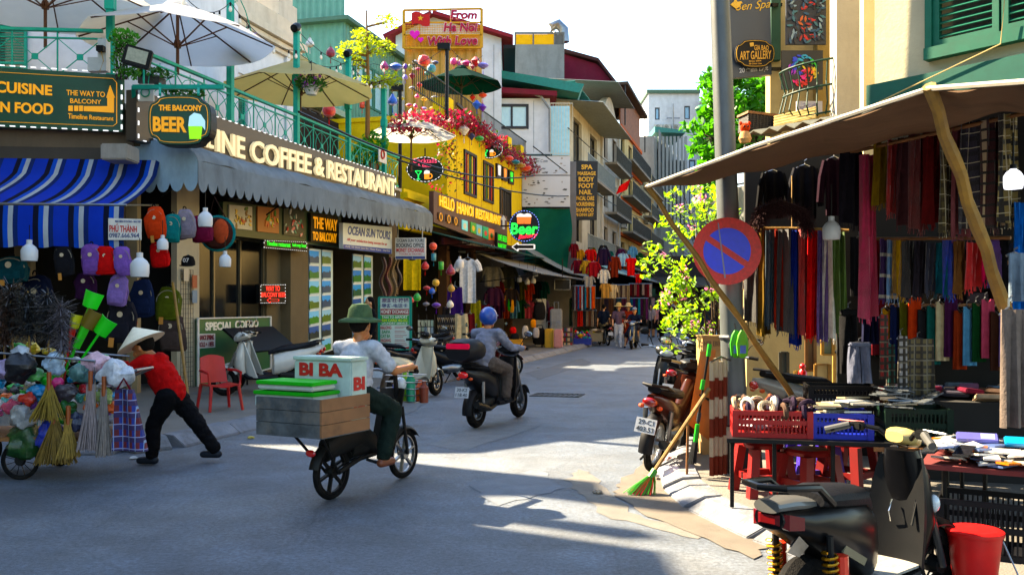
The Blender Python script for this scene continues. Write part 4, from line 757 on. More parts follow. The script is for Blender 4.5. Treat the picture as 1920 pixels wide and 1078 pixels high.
for i,(px,py,c,lab)in enumerate(((932,306,'#d8d8d8','leftmost dark icon tile with white cup on the yellow wall'),(943,312,'#e08a2c','middle dark icon tile with orange mark on the yellow wall'),(955,318,'#3fe05a','rightmost dark icon tile with green mark on the yellow wall'))):t=thing('icon_tile',lab,'sign',FL@T(PF(FL,px,320)[0],-.05,6.3),'icon tiles on the yellow wall');qboard(FL,(px,py,py+26),(px+9,py+4,py+29),-.08,.07,t,paint('#241c18'));q=PF(FL,px+4.5,py+14,-.1);m=MB(FL);m.lathe([(.14,-.2),(.17,0),(.2,.16),(.16,.2)],10,T(q[0],-.1,q[1])@Matrix.Scale(.2,4,(0,1,0)));m.build('icon',neon(c,.8),t)
Yb2=37.0;t=thing('mesh_billboard','yellow mesh billboard with pink script greeting flag and hearts','billboard',P(830,200,Yb2));Fm=T(0,Yb2,0);e=lambda px,py:bp(px,py,Yb2)
YM=paint('#c79a14')
outline(Fm,[e(757,91),e(903,90),e(903,17),e(757,20)],0,t,YM,.06,name='frame');m=MB(Fm);[m.bar((e(757,py)[0],0,e(0,py)[1]),(e(903,py)[0],0,e(0,py)[1]),.06)for py in(43,66)];[m.bar((e(px,20)[0],0,e(0,20)[1]),(e(px,0)[0],0,e(0,90)[1]),.05)for px in(786,845)];m.build('frame_bar',YM,t)
m=MB(Fm);a=e(757,90);c=e(903,20);k=46
for i in range(k):x=lerp(a[0],c[0],i/k);m.bar((x,.04,a[1]),(x,.04,lerp(a[1],c[1],.62)),.018)
for i in range(14):z=lerp(a[1],c[1],i/22);m.bar((a[0],.05,z),(c[0],.05,z),.018)
m.build('wire_mesh',YM,t)
PKT=paint('#a32c48');PKO=paint('#e6c6cc')
for s,l,r in(('From',(845,20,36),(894,22,36)),('Ha Noi',(832,44,60),(895,44,60)),('With Love',(802,70,86),(895,68,85))):qtext(s,Fm,l,r,-.08,PKT,t,bold=.02,shear=.15,th=.06);qtext(s,Fm,(l[0]-1,l[1]-1,l[2]+1),(r[0]+1,r[1]-1,r[2]+1),-.03,PKO,t,bold=.05,shear=.15,th=.04,name='letter_backing')
m=MB(Fm);fl=[e(771,50)]+[e(lerp(772,806,i/6),48-3*math.sin(i))for i in range(7)]+[e(lerp(806,772,i/6),26-3*math.sin(6-i))for i in range(7)];m.prism(fl[1:],-.08,-.02);m.build('flag',paint('#b01e30'),t)
m=MB(Fm);m.prism([e(789+(6 if i%2==0 else 2.5)*math.sin(i*math.pi/5),36-(6 if i%2==0 else 2.5)*math.cos(i*math.pi/5))for i in range(10)][::-1],-.1,-.081);m.build('star',paint('#e0a820'),t)
def heart(cx,cy,s):return[e(cx+s*16*math.sin(a)**3/16,cy-s*(13*math.cos(a)-5*math.cos(2*a)-2*math.cos(3*a)-math.cos(4*a))/16)for a in[i*math.pi/12 for i in range(24)]]
for cx,cy,s in((778,66,9.5),(789,76,5.5)):m=MB(Fm);m.prism(heart(cx,cy,s),-.1,-.03);m.build('heart',paint('#d83ab0'),t)
corrwall(Fm,e(757,0)[0],e(903,0)[0],.3,6,e(0,62)[1],t,mat('yellow_corr','#b08a18',.5,var=.1,dirt=.2),wl=.35,amp=.05,name='backing_sheet')
Y=43.0;t=thing('spa_sign','tall black hanging sign listing massage and nail services in yellow','sign',P(1097,412,Y));Fq=T(0,Y,0);m=MB(Fq);e=lambda px,py:bp(px,py,Y)
m.prism([e(1073,412),e(1119,412),e(1121,303),e(1076,301)],0,.3);m.build('board',paint('#2a2e33'),t)
for i,(s,a,c,py,h)in enumerate((('SPA',1090,1111,309,9),('MASSAGE',1083,1117,322,7),('BODY',1085,1114,332,9),('FOOT',1085,1113,344,9),('NAIL',1086,1110,356,9),('FACIAL CARE',1081,1114,368,8),('NOURISHING',1080,1114,379,8),('SHAMPOO',1080,1113,390,8),('78 DINH LIET',1079,1113,400,6))):qtext(s,Fq,(a,py,py+h),(c,py,py+h),0,printm('#e8b814'),t,bold=.03,th=.02)
m=MB();[m.bar(P(1078,py,Y+.15),P(1066,py,Y+1.5),.05)for py in(305,405)];m.build('bracket',DARKM,t)
Y=40.6;t=thing('sketch_banner','white banner with faded black ink sketches below the sliding window','banner',P(1020,388,Y));Fq=T(0,Y,0);e=lambda px,py:bp(px,py,Y);rnd=random.Random(3)
for(a0,a1)in((293,328),(330,388)):
 m=MB(Fq);m.prism([e(979,a1),e(1069,a1),e(1069,a0),e(979,a0)],0,.06);o_=m.build('sheet',mat('banner_white','#c7cacf',.6,var=.08,scale=1),t)
 for k in range(26):
  cx=rnd.uniform(982,1060);cy=rnd.uniform(a0+3,a1-4)if k>6 else(a1-4 if a0<300 else rnd.uniform(a1-20,a1-4));w_=rnd.uniform(1,5);h_=rnd.uniform(.4,1.6)
  m=MB(Fq);m.prism([e(cx-w_,cy+h_),e(cx+w_*.6,cy+h_*1.6),e(cx+w_,cy-h_*.4),e(cx-w_*.3,cy-h_)],-.006-k*.0003,-.0005);m.build('ink_mark',printm(rnd.choice(['#3c3c40','#77777a','#8a8078'])),o_)
qtext('Quan Com',Fq,(996,299,306),(1027,299,306),0,printm('#4a4a50'),t,bold=.0,shear=.3,th=.01)
t=thing('green_tarpaulin','dark green tarpaulin hung over the wall below the sketch banner','tarpaulin',P(1025,500,Y));m=MB();a=P(986,392,Y);c=P(1068,512,Y);m.slab(lambda u,v:(lerp(a.x,c.x,u)+.1*math.sin(v*5),Y-.1-.12*math.sin(u*7+v*3)-.1*math.sin(v*9+u*4),lerp(a.z,c.z,v)+.1*math.sin(u*6)*v),20,20,(0,.02,0));m.build('sheet',fabt('#1f5a4c',.1),t,smooth=True)
m=MB();m.tube([(a.x,Y-.1,a.z+.05),(c.x,Y-.1,a.z+.05)],.04);m.build('rod',DARKM,t)
xa=PF(FL,800,470,0)[0];xb=PF(FL,952,470,0)[0]
t=thing('green_gutter_awning','narrow dark green corrugated awning under the yellow restaurant','awning',FL@T(xa+3,-.4,3.6));corr(FL,xa-.5,xb+.4,-1.5,-.05,3.62,4.0,t,paint('#2c4a3c'),'sheet',wl=.2,amp=.025);
for i in range(6):m=MB(FL);m.tube([(lerp(xa,xb,i/5),-.02,3.5),(lerp(xa,xb,i/5),-1.45,3.58)],.02,6);m.build('bracket',DARKM,t)
awning(FL,xa+3,xb+3.6,-.8,-3.0,3.45,2.75,fabt('#8f8f8c',.15,.4),'low grey cloth awning over the souvenir clothes','cloth_awning')
xc=PF(FL,1000,470,-.5)[0];awning(FL,xc-2.3,xc+3.2,-.6,-2.6,4.1,3.0,fabt('#8d9391',.15,.3),'pale sloping awning beside the green tarpaulin','cloth_awning')
def xrail(F,x0,x1,y,z0,z1,lab,mods,extra=None):
 t=thing('terrace_railing',lab,'railing',F@T((x0+x1)/2,y,z0),'teal railings of the cafe terrace');M_=F
 m=MB(F);m.box(x0,x1,y-.04,y+.04,z1-.05,z1);m.build('top_rail',TEAL,t);m=MB(F);m.box(x0,x1,y-.02,y+.02,z1-.17,z1-.145);m.box(x0,x1,y-.02,y+.02,z0,z0+.03);m.build('rail',TEAL,t)
 for i in range(mods):
  a=lerp(x0,x1,i/mods);c=lerp(x0,x1,(i+1)/mods);xm=(a+c)/2;zm=(z0+z1-.14)/2;m=MB(F)
  m.bar((a,y,z0),(a,y,z1-.05),.022);m.bar((a,y,z0+.02),(c,y,z1-.16),.014);m.bar((a,y,z1-.16),(c,y,z0+.02),.014);m.box(xm-.05,xm+.05,y-.012,y+.012,zm-.05,zm+.05);m.build('cross_panel',TEAL,t)
  if extra:m=MB(F);m.ring((z1-z0)*.36,.008,18,5,T(xm,y,zm));m.bar((xm,y,z0),(xm,y,z1-.1),.01);m.build('ring_panel',TEAL,t)
 return t
xrail(FL,.05,TLX-.1,-.12,ZT+.05,5.92,'teal crossed railing above the long black sign',13,True)
xrail(FA,LA-7,LA-.5,-.12,5.42,6.22,'teal crossed railing above the green cuisine sign',9)
def lampost(px,lab,top=7.7,M_=FL,y=-.12,z0=ZT+.05,brk=True):
 x,_=PF(M_,px,200,y);t=thing('terrace_post',lab,'post',M_@T(x,y,z0),'teal posts of the cafe terrace');Q=MW[t.name];h=top-z0
 m=MB(Q);m.box(-.055,.055,-.055,.055,0,h);m.build('shaft',TEAL,t);m=MB(Q);m.box(-.075,.075,-.075,.075,1.55,1.75);m.box(-.07,.07,-.07,.07,h,h+.04);m.build('collar',TEAL,t)
 if brk:
  m=MB(Q);m.tube([(.05,0,h-.1),(.3,0,h-.2),(.55,0,h-.42),(.75,0,h-.75),(.78,0,h-.85)],.012,6);m.tube([(.62+.1*math.cos(a)*(1-a/9),0,h-.8+.1*math.sin(a)*(1-a/9))for a in[i*.5 for i in range(13)]],.01,5);m.tube([(.16+.08*math.cos(a)*(1-a/9),0,h-.33+.08*math.sin(a)*(1-a/9))for a in[i*.5 for i in range(13)]],.01,5);m.build('scroll_bracket',TEAL,t)
  m=MB(Q);m.lathe([(.0,-.16),(.09,-.14),(.1,.0),(.07,.1),(0,.12)],12,T(-.05,-.03,h+.12)@RY(R(60)));m.build('spotlight',BLACKP,t,smooth=True)
 return t
lampost(432,'teal post with scroll bracket nearest the white umbrella',8.0);lampost(556,'teal post in front of the cream umbrella',7.75);lampost(653,'teal post beside the slender yellow green tree',7.9);lampost(720,'slim teal post at the far end of the railing',7.6,brk=False)
lampost(207,'teal post at the corner behind the floodlight',8.2,FA,-.12,5.0,False)
for px,a,c,lab in((750,165,330,'thin dark porch post left of the lower white umbrella'),(838,88,195,'thin dark lamp post in front of the dark green umbrella')):t=thing('porch_post',lab,'post',P(px,c,29));m=MB();m.tube([P(px,c+30,29),P(px,a,29)],.06,8);m.build('shaft',DARKM,t);m=MB();q=P(px,a,29);m.cbox((q.x-.1,q.y,q.z),(.4,.2,.2));m.build('lamp_box',BLACKP,t)
def umbrella(lab,px,pytop,rpx,Y,pyrim,c,pybase,polec='#4a2f20',n=8,rot=.2):
 q=P(px,pytop,Y);r=rpx/FPX*Y;zr=P(px,pyrim,Y).z;zt=q.z;zb=P(px,pybase,Y).z
 t=thing('parasol',lab,'parasol',T(q.x,Y,zb),'open parasols over the terraces');Q=MW[t.name];H=zt-zb;hr=zr-zb;f=fabt(c,.7);pm=paint(polec)
 m=MB(Q)
 for i in range(n):
  a0=rot+2*math.pi*i/n;a1=rot+2*math.pi*(i+1)/n
  def pf(u,v):
   a=lerp(a0,a1,u);sag=1-.055*math.sin(u*math.pi);rr=v*r*(sag if v>.3 else 1);return(rr*math.cos(a),rr*math.sin(a),H-(H-hr)*(v**1.15)-.03*math.sin(u*math.pi)*v)
  m.slab(pf,4,8,(0,0,-.006))
  v0=pf(0,1);v1=pf(1,1)
 m.build('canopy',f,t,smooth=True)
 m=MB(Q);m.lathe([(.33*.8,H-.06),(.14,H+.05),(0.001,H+.1)],8);m.build('vent_cap',f,t)
 m=MB(Q);m.tube([(0,0,0),(0,0,H+.02)],.03,8);m.build('pole',pm,t);m=MB(Q);m.lathe([(.06,hr-.12),(.07,hr-.05),(.05,hr+.02)],10);m.build('hub',pm,t)
 for i in range(n):
  a=rot+2*math.pi*i/n;c_,s_=math.cos(a),math.sin(a);m=MB(Q);m.bar((.03*c_,.03*s_,H-.05),(r*.97*c_,r*.97*s_,hr-.01),.022);m.bar((.06*c_,.06*s_,hr-.08),(r*.5*c_,r*.5*s_,H-(H-hr)*.52-.02),.02);m.build('rib',pm,t)
 return t
umbrella('large white parasol with dark wooden ribs beside the floodlight',333,8,178,16.2,78,'#ffffff',140)
umbrella('cream parasol with brown ribs behind the teal posts',563,112,140,21.5,170,'#fff0c0',262,rot=.5)
umbrella('pale parasol cut off by the top left corner',85,-75,205,15.8,5,'#f8f8f4',90,rot=.35)
umbrella('small white parasol in front of the yellow restaurant',771,218,84,27.0,253,'#fffcf4',322,rot=.1)
umbrella('dark green parasol among the paper lanterns',865,127,78,33.0,160,'#1c4a42',235,'#2b2b2b',rot=.3)
def leaves(m,c,rad,n,s,rnd,flat=1.0,shell=.35):
 for _ in range(n):
  while 1:
   p=Vector((rnd.uniform(-1,1),rnd.uniform(-1,1),rnd.uniform(-1,1)))
   if shell<p.length<1:break
  p=Vector((c[0]+p.x*rad[0],c[1]+p.y*rad[1],c[2]+p.z*rad[2]));leaf(m,p,s*rnd.uniform(.6,1.3),rnd,flat)
def leaf(m,p,s,rnd,flat=1.0):
 q=Matrix.Translation(p)@Matrix.Rotation(rnd.random()*6.28,4,'Z')@Matrix.Rotation(rnd.gauss(0,.7)*flat,4,'X')@Matrix.Rotation(rnd.gauss(0,.5)*flat,4,'Y')
 m.add([(-s*.28,0,0),(0,-s*.5,s*.05),(s*.28,0,0),(0,s*.5,-s*.05)],[(0,1,2,3)],q)
def planter(lab,px,py,rpx,Y,fc,seed):
 rnd=random.Random(seed);q=P(px,py,Y);r=rpx/FPX*Y;t=thing('hanging_planter',lab,'planter',q,'hanging flower baskets on the terrace posts')
 m=MB();m.lathe([(r*.3,-r*.55),(r*.5,-r*.1),(r*.55,0)],14,T(*q));m.build('pot',paint('#cfd0cc'),t,smooth=True)
 m=MB();leaves(m,q+Vector((0,0,r*.15)),(r,r,r*.55),520,.09,rnd,shell=.2);m.build('foliage',leaf2('#3c6a24',.3),t)
 m=MB();leaves(m,q+Vector((0,0,r*.3)),(r*1.05,r*1.05,r*.6),120,.085,rnd,shell=.6);m.build('blossom',leaf2(fc,.3),t)
 m=MB();m.tube([q+Vector((0,0,0)),q+Vector((0,0,r*1.6))],.008,5);m.build('hanger',DARKM,t)
planter('hanging basket of pale lilac flowers by the white parasol',463,92,34,17.6,'#b79ad0',1);planter('hanging basket of purple flowers in front of the cream parasol',584,162,30,20.2,'#8c4aa0',2)
rnd=random.Random(9);q=P(228,110,14.2);t=thing('vine_pillar','dark climbing vine bundle on the corner post by the floodlight','plant',P(225,150,14.2));m=MB()
for i in range(30):a=rnd.random()*6.28;m.tube([P(215+rnd.uniform(0,30),150,14.2+rnd.uniform(-.1,.1)),P(212+rnd.uniform(0,34),105,14.2+rnd.uniform(-.15,.15)),P(210+rnd.uniform(0,44),66,14.2+rnd.uniform(-.15,.1))],.006,4)
m.build('stem',paint('#2b2418'),t);m=MB();leaves(m,P(232,72,14.1),(.24,.2,.16),300,.07,rnd);leaves(m,P(228,112,14.1),(.17,.15,.3),240,.06,rnd);leaves(m,P(250,137,14.1),(.12,.12,.1),110,.07,rnd);m.build('foliage',leaf2('#4a8a20',.4),t)
t=thing('floodlight','black framed floodlight tilted on the terrace corner','floodlight',P(258,108,13.9));M_=T(*P(258,108,13.9))@RY(R(14))@RZ(R(10));m=MB(M_);m.box(-.2,.2,-.05,.07,-.15,.15);m.build('housing',BLACKP,t,bevel=.015);m=MB(M_);m.box(-.15,.15,-.058,-.0501,-.09,.11);m.build('lens',mat('flood_lens','#8a8a78',.15,var=.2,scale=20),t);m=MB(M_);m.tube([(.0,.07,0),(0,.2,-.1),(0,.3,-.1)],.02);m.build('bracket',DARKM,t)
t=thing('meter_box','pale electric box with wires below the railing end','electric box',P(190,135,14.4));m=MB();a=P(163,133,14.4);c=P(199,73,14.4);m.box(a.x+.17,c.x,14.4,14.55,a.z,c.z);m.box(a.x,a.x+.169,14.42,14.55,a.z,P(0,107,14.4).z);m.build('case',paint('#c3c4c0'),t);m=MB();q=P(189,92,14.35);m.cbox(q,(.11,.1,.09));m.build('camera',BLACKP,t);m=MB();m.tube([P(190,97,14.35),P(194,115,14.33),P(187,134,14.37)],.006,5);m.build('wire',paint('#b08a1c'),t)
def slimtree(lab,px,pytop,pybase,Y,clumps,c,seed,trunkc='#7a5a34'):
 rnd=random.Random(seed);t=thing('slender_tree',lab,'tree',P(px,pybase,Y));m=MB();m.tube([P(px,pybase,Y),P(px+1,(pytop+pybase)/2,Y),P(px-2,pytop,Y)],[.07,.05,.02],8);lm=MB()
 for(cx,cy,w_,h_,n)in clumps:
  cq=P(cx,cy,Y);m.tube([P(px,cy+10,Y),cq],[.02,.008],5)
  for k in range(5):e_=P(cx+rnd.uniform(-w_,w_),cy+rnd.uniform(-h_,h_)*.5,Y+rnd.uniform(-.5,.5));m.tube([P(px,cy+12,Y),e_],[.014,.005],4)
  leaves(lm,cq,(w_/FPX*Y,.7,h_/FPX*Y),n,.11,rnd,.6,.1)
 m.build('trunk',paint(trunkc),t);lm.build('crown',leaf2(c,.5),t);return t
slimtree('slender yellow green tree wound with fairy lights on the terrace',689,20,262,25,((660,95,30,12,330),(705,90,40,16,420),(680,70,22,10,200),(725,40,25,5,160),(650,105,20,8,160),(700,155,45,9,330),(735,148,20,10,160),(672,118,14,8,90)),'#9aa81a',5)
t=thing('potted_shrub','leafy green shrub behind the far end of the railing','shrub',P(700,300,25));rnd=random.Random(4);m=MB();leaves(m,P(702,270,25.2),(.45,.4,.35),420,.13,rnd);leaves(m,P(685,290,24.8),(.45,.4,.35),420,.13,rnd);m.build('foliage',leaf2('#4f8f1c',.4),t);m=MB();m.lathe([(.2,-.55),(.28,-.2)],12,T(*P(695,295,25)));m.build('pot',paint('#5c4030'),t)
t=thing('potted_shrub','dark leafy plants behind the railing under the white parasol','shrub',P(285,160,15.6));m=MB();leaves(m,P(285,140,15.6),(.35,.3,.14),240,.11,rnd);leaves(m,P(345,175,16.2),(.4,.3,.15),240,.11,rnd);m.build('foliage',leaf2('#2f5f24',.3),t);m=MB();m.box(P(265,0,15.6).x,P(305,0,15.6).x,15.45,15.75,P(0,160,15.6).z,P(0,146,15.6).z);m.build('trough',paint('#3a3a38'),t)
t=thing('bougainvillea_hedge','magenta flowering creeper spilling over the yellow terrace edge','plant',FL@T(xy0+4,-.3,zyt));m=MB();lf=MB();rnd=random.Random(12);stem=MB()
path=[(745,238),(780,222),(815,228),(850,222),(870,232),(890,240),(915,262),(940,280),(962,296),(985,312),(1000,322)]
for(a,c)in zip(path[:-1],path[1:]):
 for k in range(9):
  u=k/9;px=lerp(a[0],c[0],u);py=lerp(a[1],c[1],u)+rnd.uniform(-7,7);x,z=PF(FL,px,py,-.3);q=FL@Vector((x,-.35+rnd.uniform(-.2,.2),z));leaves(m,q,(.5,.4,.3),34,.15,rnd,1,0);leaves(lf,q,(.5,.4,.32),7,.15,rnd,1,0)
 stem.tube([FL@Vector((PF(FL,*p_,-.3)[0],-.3,PF(FL,*p_,-.3)[1]))for p_ in(a,c)],.03,5)
for(px,py,n_)in((830,290,30),(845,320,30),(820,345,20),(835,262,40)):x,z=PF(FL,px,py,-.1);q=FL@Vector((x,-.2,z));leaves(m,q,(.4,.3,.6),n_,.13,rnd,1,0);leaves(lf,q,(.5,.3,.8),n_*2,.13,rnd,1,0)
m.build('blossom',leaf2('#9a1440',.3),t);lf.build('foliage',leaf2('#3c5a24',.3),t);stem.build('stem',paint('#3b2a1c'),t)
def wire(lab,pts,bulbs,r=.008,bm=None,sag=.0,name='string_lights',sz=.035):
 t=thing(name,lab,'string lights' if bulbs else 'cable',pts[0]);m=MB();full=[]
 for a,c in zip(pts[:-1],pts[1:]):
  for k in range(8):u=k/8;p=Vector(a).lerp(Vector(c),u);p.z-=sag*4*u*(1-u);full.append(p)
 full.append(Vector(pts[-1]));m.tube(full,r,5);m.build('cord',BLACKP,t)
 for k in range(bulbs):
  p=full[int((k+.5)/bulbs*(len(full)-1))];b=MB(T(p.x,p.y,p.z-.08));b.lathe([(.012,.08),(.02,.06),(.02,.0)],8);b.build('socket',BLACKP,t);b=MB(T(p.x,p.y,p.z-.08));b.lathe([(.018,0),(sz,-.05),(sz*.8,-.09),(.001,-.11)],10);b.build('bulb',mat('bulb_glass','#d8cfc0',.1,emit=.3),t,smooth=True)
 return t
wire('string of bulbs from the white parasol corner along the teal posts',[P(345,-8,16),P(432,5,17.6),P(555,95,20.3),P(653,115,23),P(720,150,25)],22,sag=.25)
wire('upper string of bulbs from the teal post to the yellow billboard',[P(560,60,21),P(700,120,27),P(840,85,31),P(905,105,33)],14,sag=.35)
for i,(a,c,n_)in enumerate((((560,210),(1000,330),8),((745,300),(1125,360),6),((1000,275),(1235,420),5),((1065,240),(1240,360),5))):
 wire(['long black cable sagging along the yellow front','black cable bundle below the cocktail signs','cable running past the spa house balcony','upper cable along the old tube houses'][i],[FL@Vector((PF(FL,*a,-1.9)[0],-1.9,PF(FL,*a,-1.9)[1])),FL@Vector((PF(FL,*c,-2.0)[0],-2.0,PF(FL,*c,-2.0)[1]))],0,.025,sag=.5,name='street_cable')
def YL(px,v=1.2):return(10.51-v/.965)/(.27-(px-HX)/FPX)
def sell(x,c,e=2.6):s=math.copysign(abs(c)**(2/e),c);return s*x
def rrect(hw,hd,z,n=14,e=3.2,cx=0,cy=0):return[(cx+sell(hw,math.cos(2*math.pi*i/n),e),cy+sell(hd,math.sin(2*math.pi*i/n),e),z)for i in range(n)]
def backpack(lab,px,py,wp,hp,Y,c,badge='#c8b8a0',tilt=0,strap=None,grp='backpacks and bags of the corner stall',tagc=None):
 q=P(px,py,Y);w_=wp/FPX*Y;h=hp/FPX*Y;t=thing('backpack',lab,'backpack',T(*q)@RY(R(tilt))@T(0,0,-h/2),grp);M=MW[t.name];d=w_*.42;cm=cloth(c)
 m=MB(M);m.loft([rrect(w_*.38,d*.3,0),rrect(w_*.48,d*.45,h*.05),rrect(w_*.5,d*.5,h*.3),rrect(w_*.49,d*.46,h*.65),rrect(w_*.43,d*.38,h*.88),rrect(w_*.3,d*.22,h*.98),rrect(w_*.12,d*.1,h)]);sd_=px*.37;m.v=[p+Vector((noise.noise(p*9+Vector((sd_,0,0))),noise.noise(p*9+Vector((0,sd_,0))),noise.noise(p*7+Vector((0,0,sd_)))*.6))*w_*.14 for p in m.v];m.build('body',cm,t,smooth=True)
 m=MB(M);m.tube([(w_*.46*math.cos(a),-d*.3,h*(.55+.36*math.sin(a)))for a in[i*math.pi/10 for i in range(11)]],w_*.018,5);m.build('zipper',cloth('#1c1c1e' if px%2 else '#8c8478'),t)
 m=MB(M);m.loft([rrect(w_*.3,d*.1,h*.1,cy=-d*.47),rrect(w_*.37,d*.17,h*.16,cy=-d*.48),rrect(w_*.36,d*.15,h*.42,cy=-d*.46),rrect(w_*.28,d*.06,h*.5,cy=-d*.44)]);m.build('front_pocket',cm,t,smooth=True)
 m=MB(M);m.tube([(w_*.08*math.cos(a),0,h+h*.06*math.sin(a)*1.4)for a in[i*math.pi/6 for i in range(7)]],w_*.03,6);m.build('handle',cloth('#1a1a1c'),t)
 m=MB(M);m.lathe([(w_*.1,0),(w_*.1,.006)],14,T(0,-d*.47,h*.66)@RX(R(90)));m.build('badge',printm(badge),t)
 for s in(-1,1):m=MB(M);m.tube([(s*w_*.3,d*.3,h*.85),(s*w_*.42,d*.55,h*.5),(s*w_*.38,d*.35,h*.08)],w_*.04,6);m.build('strap',cloth(strap or c),t)
 if tagc:m=MB(M);m.box(-w_*.28,-w_*.1,-d*.55,-d*.54,-h*.12,h*.1);m.build('price_tag',printm(tagc),t)
 return t
for a in(('purple backpack hanging at the left of the red one',172,487,38,58,13.3,'#6a4a8c'),('red backpack hanging between two purple ones',199,488,34,54,13.3,'#b01c28'),('purple backpack hanging at the right of the red one',230,490,32,56,13.3,'#73559c'),('black backpack with brown tag below the striped awning',120,488,36,60,13.4,'#17171b'),('orange backpack under the grey awning end',292,418,36,60,13.9,'#b8481c'),('teal backpack beside the orange one under the awning',322,428,34,52,14.0,'#1c6a6a'),('pale grey shoulder bag between teal and maroon bags',348,420,36,56,14.2,'#7c7480'),('maroon backpack hanging under the grey awning',379,430,40,50,14.4,'#5c1430'),('red orange backpack hanging below the orange one',300,478,34,48,14.2,'#b8301c'),('lilac backpack low beside the dustpans',222,545,36,58,13.4,'#7d68a4'),('black backpack with orange straps behind the dustpans',228,602,54,80,13.6,'#1c1c24'),('olive green backpack on the dark rack',316,570,46,62,14.4,'#4a5218'),('grey brown backpack low on the dark rack',322,622,48,70,14.4,'#3f3532'),('navy backpack deep in the corner stall',268,560,40,70,14.3,'#16203c'),('dark purple hat bag at the top of the stall rack',160,535,40,50,13.6,'#2c1430'),('teal duffel bag at the far left of the stall',22,505,60,50,13.8,'#123c44'),('dark blue backpack deep behind the feather dusters',70,560,56,90,14.2,'#10162c'),('black backpack behind the cart at the left edge',15,580,50,90,14.2,'#131318')):
 backpack(*a,strap='#c84a14' if 'orange straps' in a[0]else None,tagc='#b8824a' if a[0][0]in 'bot' else None,tilt=random.uniform(-8,8))
t=thing('round_bag','brown and teal patterned round bag hanging beside the food photographs','bag',P(410,472,14.8));M=T(*P(408,438,14.8));m=MB(M);m.lathe([(.0,-.1),(.22,-.09),(.28,0),(.22,.09),(0,.1)],20,RX(R(90)));m.build('body',cloth('#3a1f1a'),t,smooth=True);m=MB(M);m.ring(.27,.03,24,7);m.build('rim',cloth('#1f6a6c'),t);m=MB(M);m.ell((.08,-.09,.03),(.13,.04,.2));m.build('flap',cloth('#a5503c'),t,smooth=True);m=MB(M);m.tube([(-.15,0,.22),(-.05,0,.6),(.15,0,.22)],.012,6);m.build('strap',cloth('#2a1a14'),t)
t=thing('baseball_cap','black cap with white numerals hung on the white pillar','cap',P(353,505,14.7));M=T(*P(353,488,14.7));m=MB(M);m.lathe([(.11,-.08),(.11,-.02),(.08,.06),(.0,.09)],14);m.build('crown',cloth('#141416'),t,smooth=True);m=MB(M);m.ell((0,-.08,-.09),(.12,.09,.015));m.build('peak',cloth('#141416'),t,smooth=True);text('07',M,-.05,.05,-.04,.03,-.108,printm('#d8d8d8'),t,th=.004)
def bulb(lab,px,py,hp,Y,cord=40,lit=0):
 h=hp/FPX*Y;q=P(px,py,Y);t=thing('pendant_bulb',lab,'lamp',q,'white pendant bulbs in the market stalls');M=T(q.x,Y,q.z)
 m=MB(M);m.lathe([(.001,-h*.5),(h*.34,-h*.48),(h*.37,-h*.3),(h*.37,h*.02),(h*.28,h*.18),(h*.13,h*.3),(h*.13,h*.32)],16);m.build('globe',neon('#f4f6ff',2.5)if lit else mat('bulb_white','#c9ccd0',.4,var=.03),t,smooth=True)
 m=MB(M);m.lathe([(h*.125,h*.3),(h*.13,h*.5),(.001,h*.52)],12);m.build('socket',BLACKP if lit else mat('bulb_white','#c9ccd0'),t);m=MB(M);m.tube([(0,0,h*.5),(0,0,h*.5+cord/FPX*Y)],.006,5);m.build('cord',BLACKP,t);return t
for a in(('white bulb hanging at the far left below the striped awning',55,470,40,12.9),('white bulb hanging at the right end of the striped awning',262,497,46,12.6),('white bulb hanging in front of the maroon bag',385,408,36,13.6),('white bulb in front of the cafe window',422,486,30,14.0),('white bulb between the orange and red bags',305,455,28,13.7),('white bulb over the yellow shirt stall',862,492,22,27),('leftmost of four white bulbs under the grey cloth awning',974,523,12,33),('second of four white bulbs under the grey cloth awning',989,527,13,33),('third of four white bulbs under the grey cloth awning',1000,525,13,33),('topmost of four white bulbs under the grey cloth awning',1004,512,13,33)):bulb(*a,cord=28)
t=thing('wire_grid','small wire display grid fixed to the white pillar','rack',FL@T(sx[0]+.3,-.06,1));a,b_,c,d=quad(FL,(339,505,735),(362,505,726),-.06);m=MB(FL)
for i in range(6):m.bar((lerp(d[0],c[0],i/5),-.06,d[1]),(lerp(a[0],b_[0],i/5),-.06,a[1]),.006)
for i in range(26):z=lerp(d[1],a[1],i/25);m.bar((d[0],-.066,z),(c[0],-.066,z),.006)
m.build('grid',DARKM,t)
for k,(px,py,c_)in enumerate(((366,528,'#8a3a24'),(366,556,'#5c7a94'),(350,515,'#b8b0a0'))):qboard(FL,(px-5,py-12,py+12),(px+4,py-12,py+12),-.09,.01,t,printm(c_),'card')
t=thing('bamboo_stick','long bamboo stick leaning against the white pillar','stick',P(357,778,12.7));m=MB();m.tube([P(357,778,12.6),P(342,660,13.3),P(324,530,14.2)],.022,7);m.build('stick',BAMBOO,t)
q=G(412,768,.12);t=thing('plastic_chair','red plastic armchair on the pavement edge by the white scooter','chair',T(q.x,q.y,.12)@RZ(R(40)));M=MW[t.name];RP=plast('#a80f18')
m=MB(M);m.slab(lambda u,v:(lerp(-.21,.21,u),lerp(-.2,.2,v),.36+.015*math.cos(u*6.28)),6,4,(0,0,-.02));m.build('seat',RP,t)
m=MB(M);m.slab(lambda u,v:(lerp(-.2,.2,u)*(1-.12*v),.2+.08*v+.03*math.cos((u-.5)*3),.38+.36*v+.04*math.sin(u*math.pi)*v),8,6,(0,.018,0));m.build('backrest',RP,t)
for x_ in(-1,1):
 for y_ in(-1,1):m=MB(M);m.tube([(x_*.2,y_*.19,.36),(x_*.24,y_*.24,0)],[.025,.02],6);m.build('leg',RP,t)
 m=MB(M);m.tube([(x_*.21,.2,.56),(x_*.24,0,.56),(x_*.24,-.18,.54),(x_*.22,-.19,.36)],.02,6);m.build('armrest',RP,t)
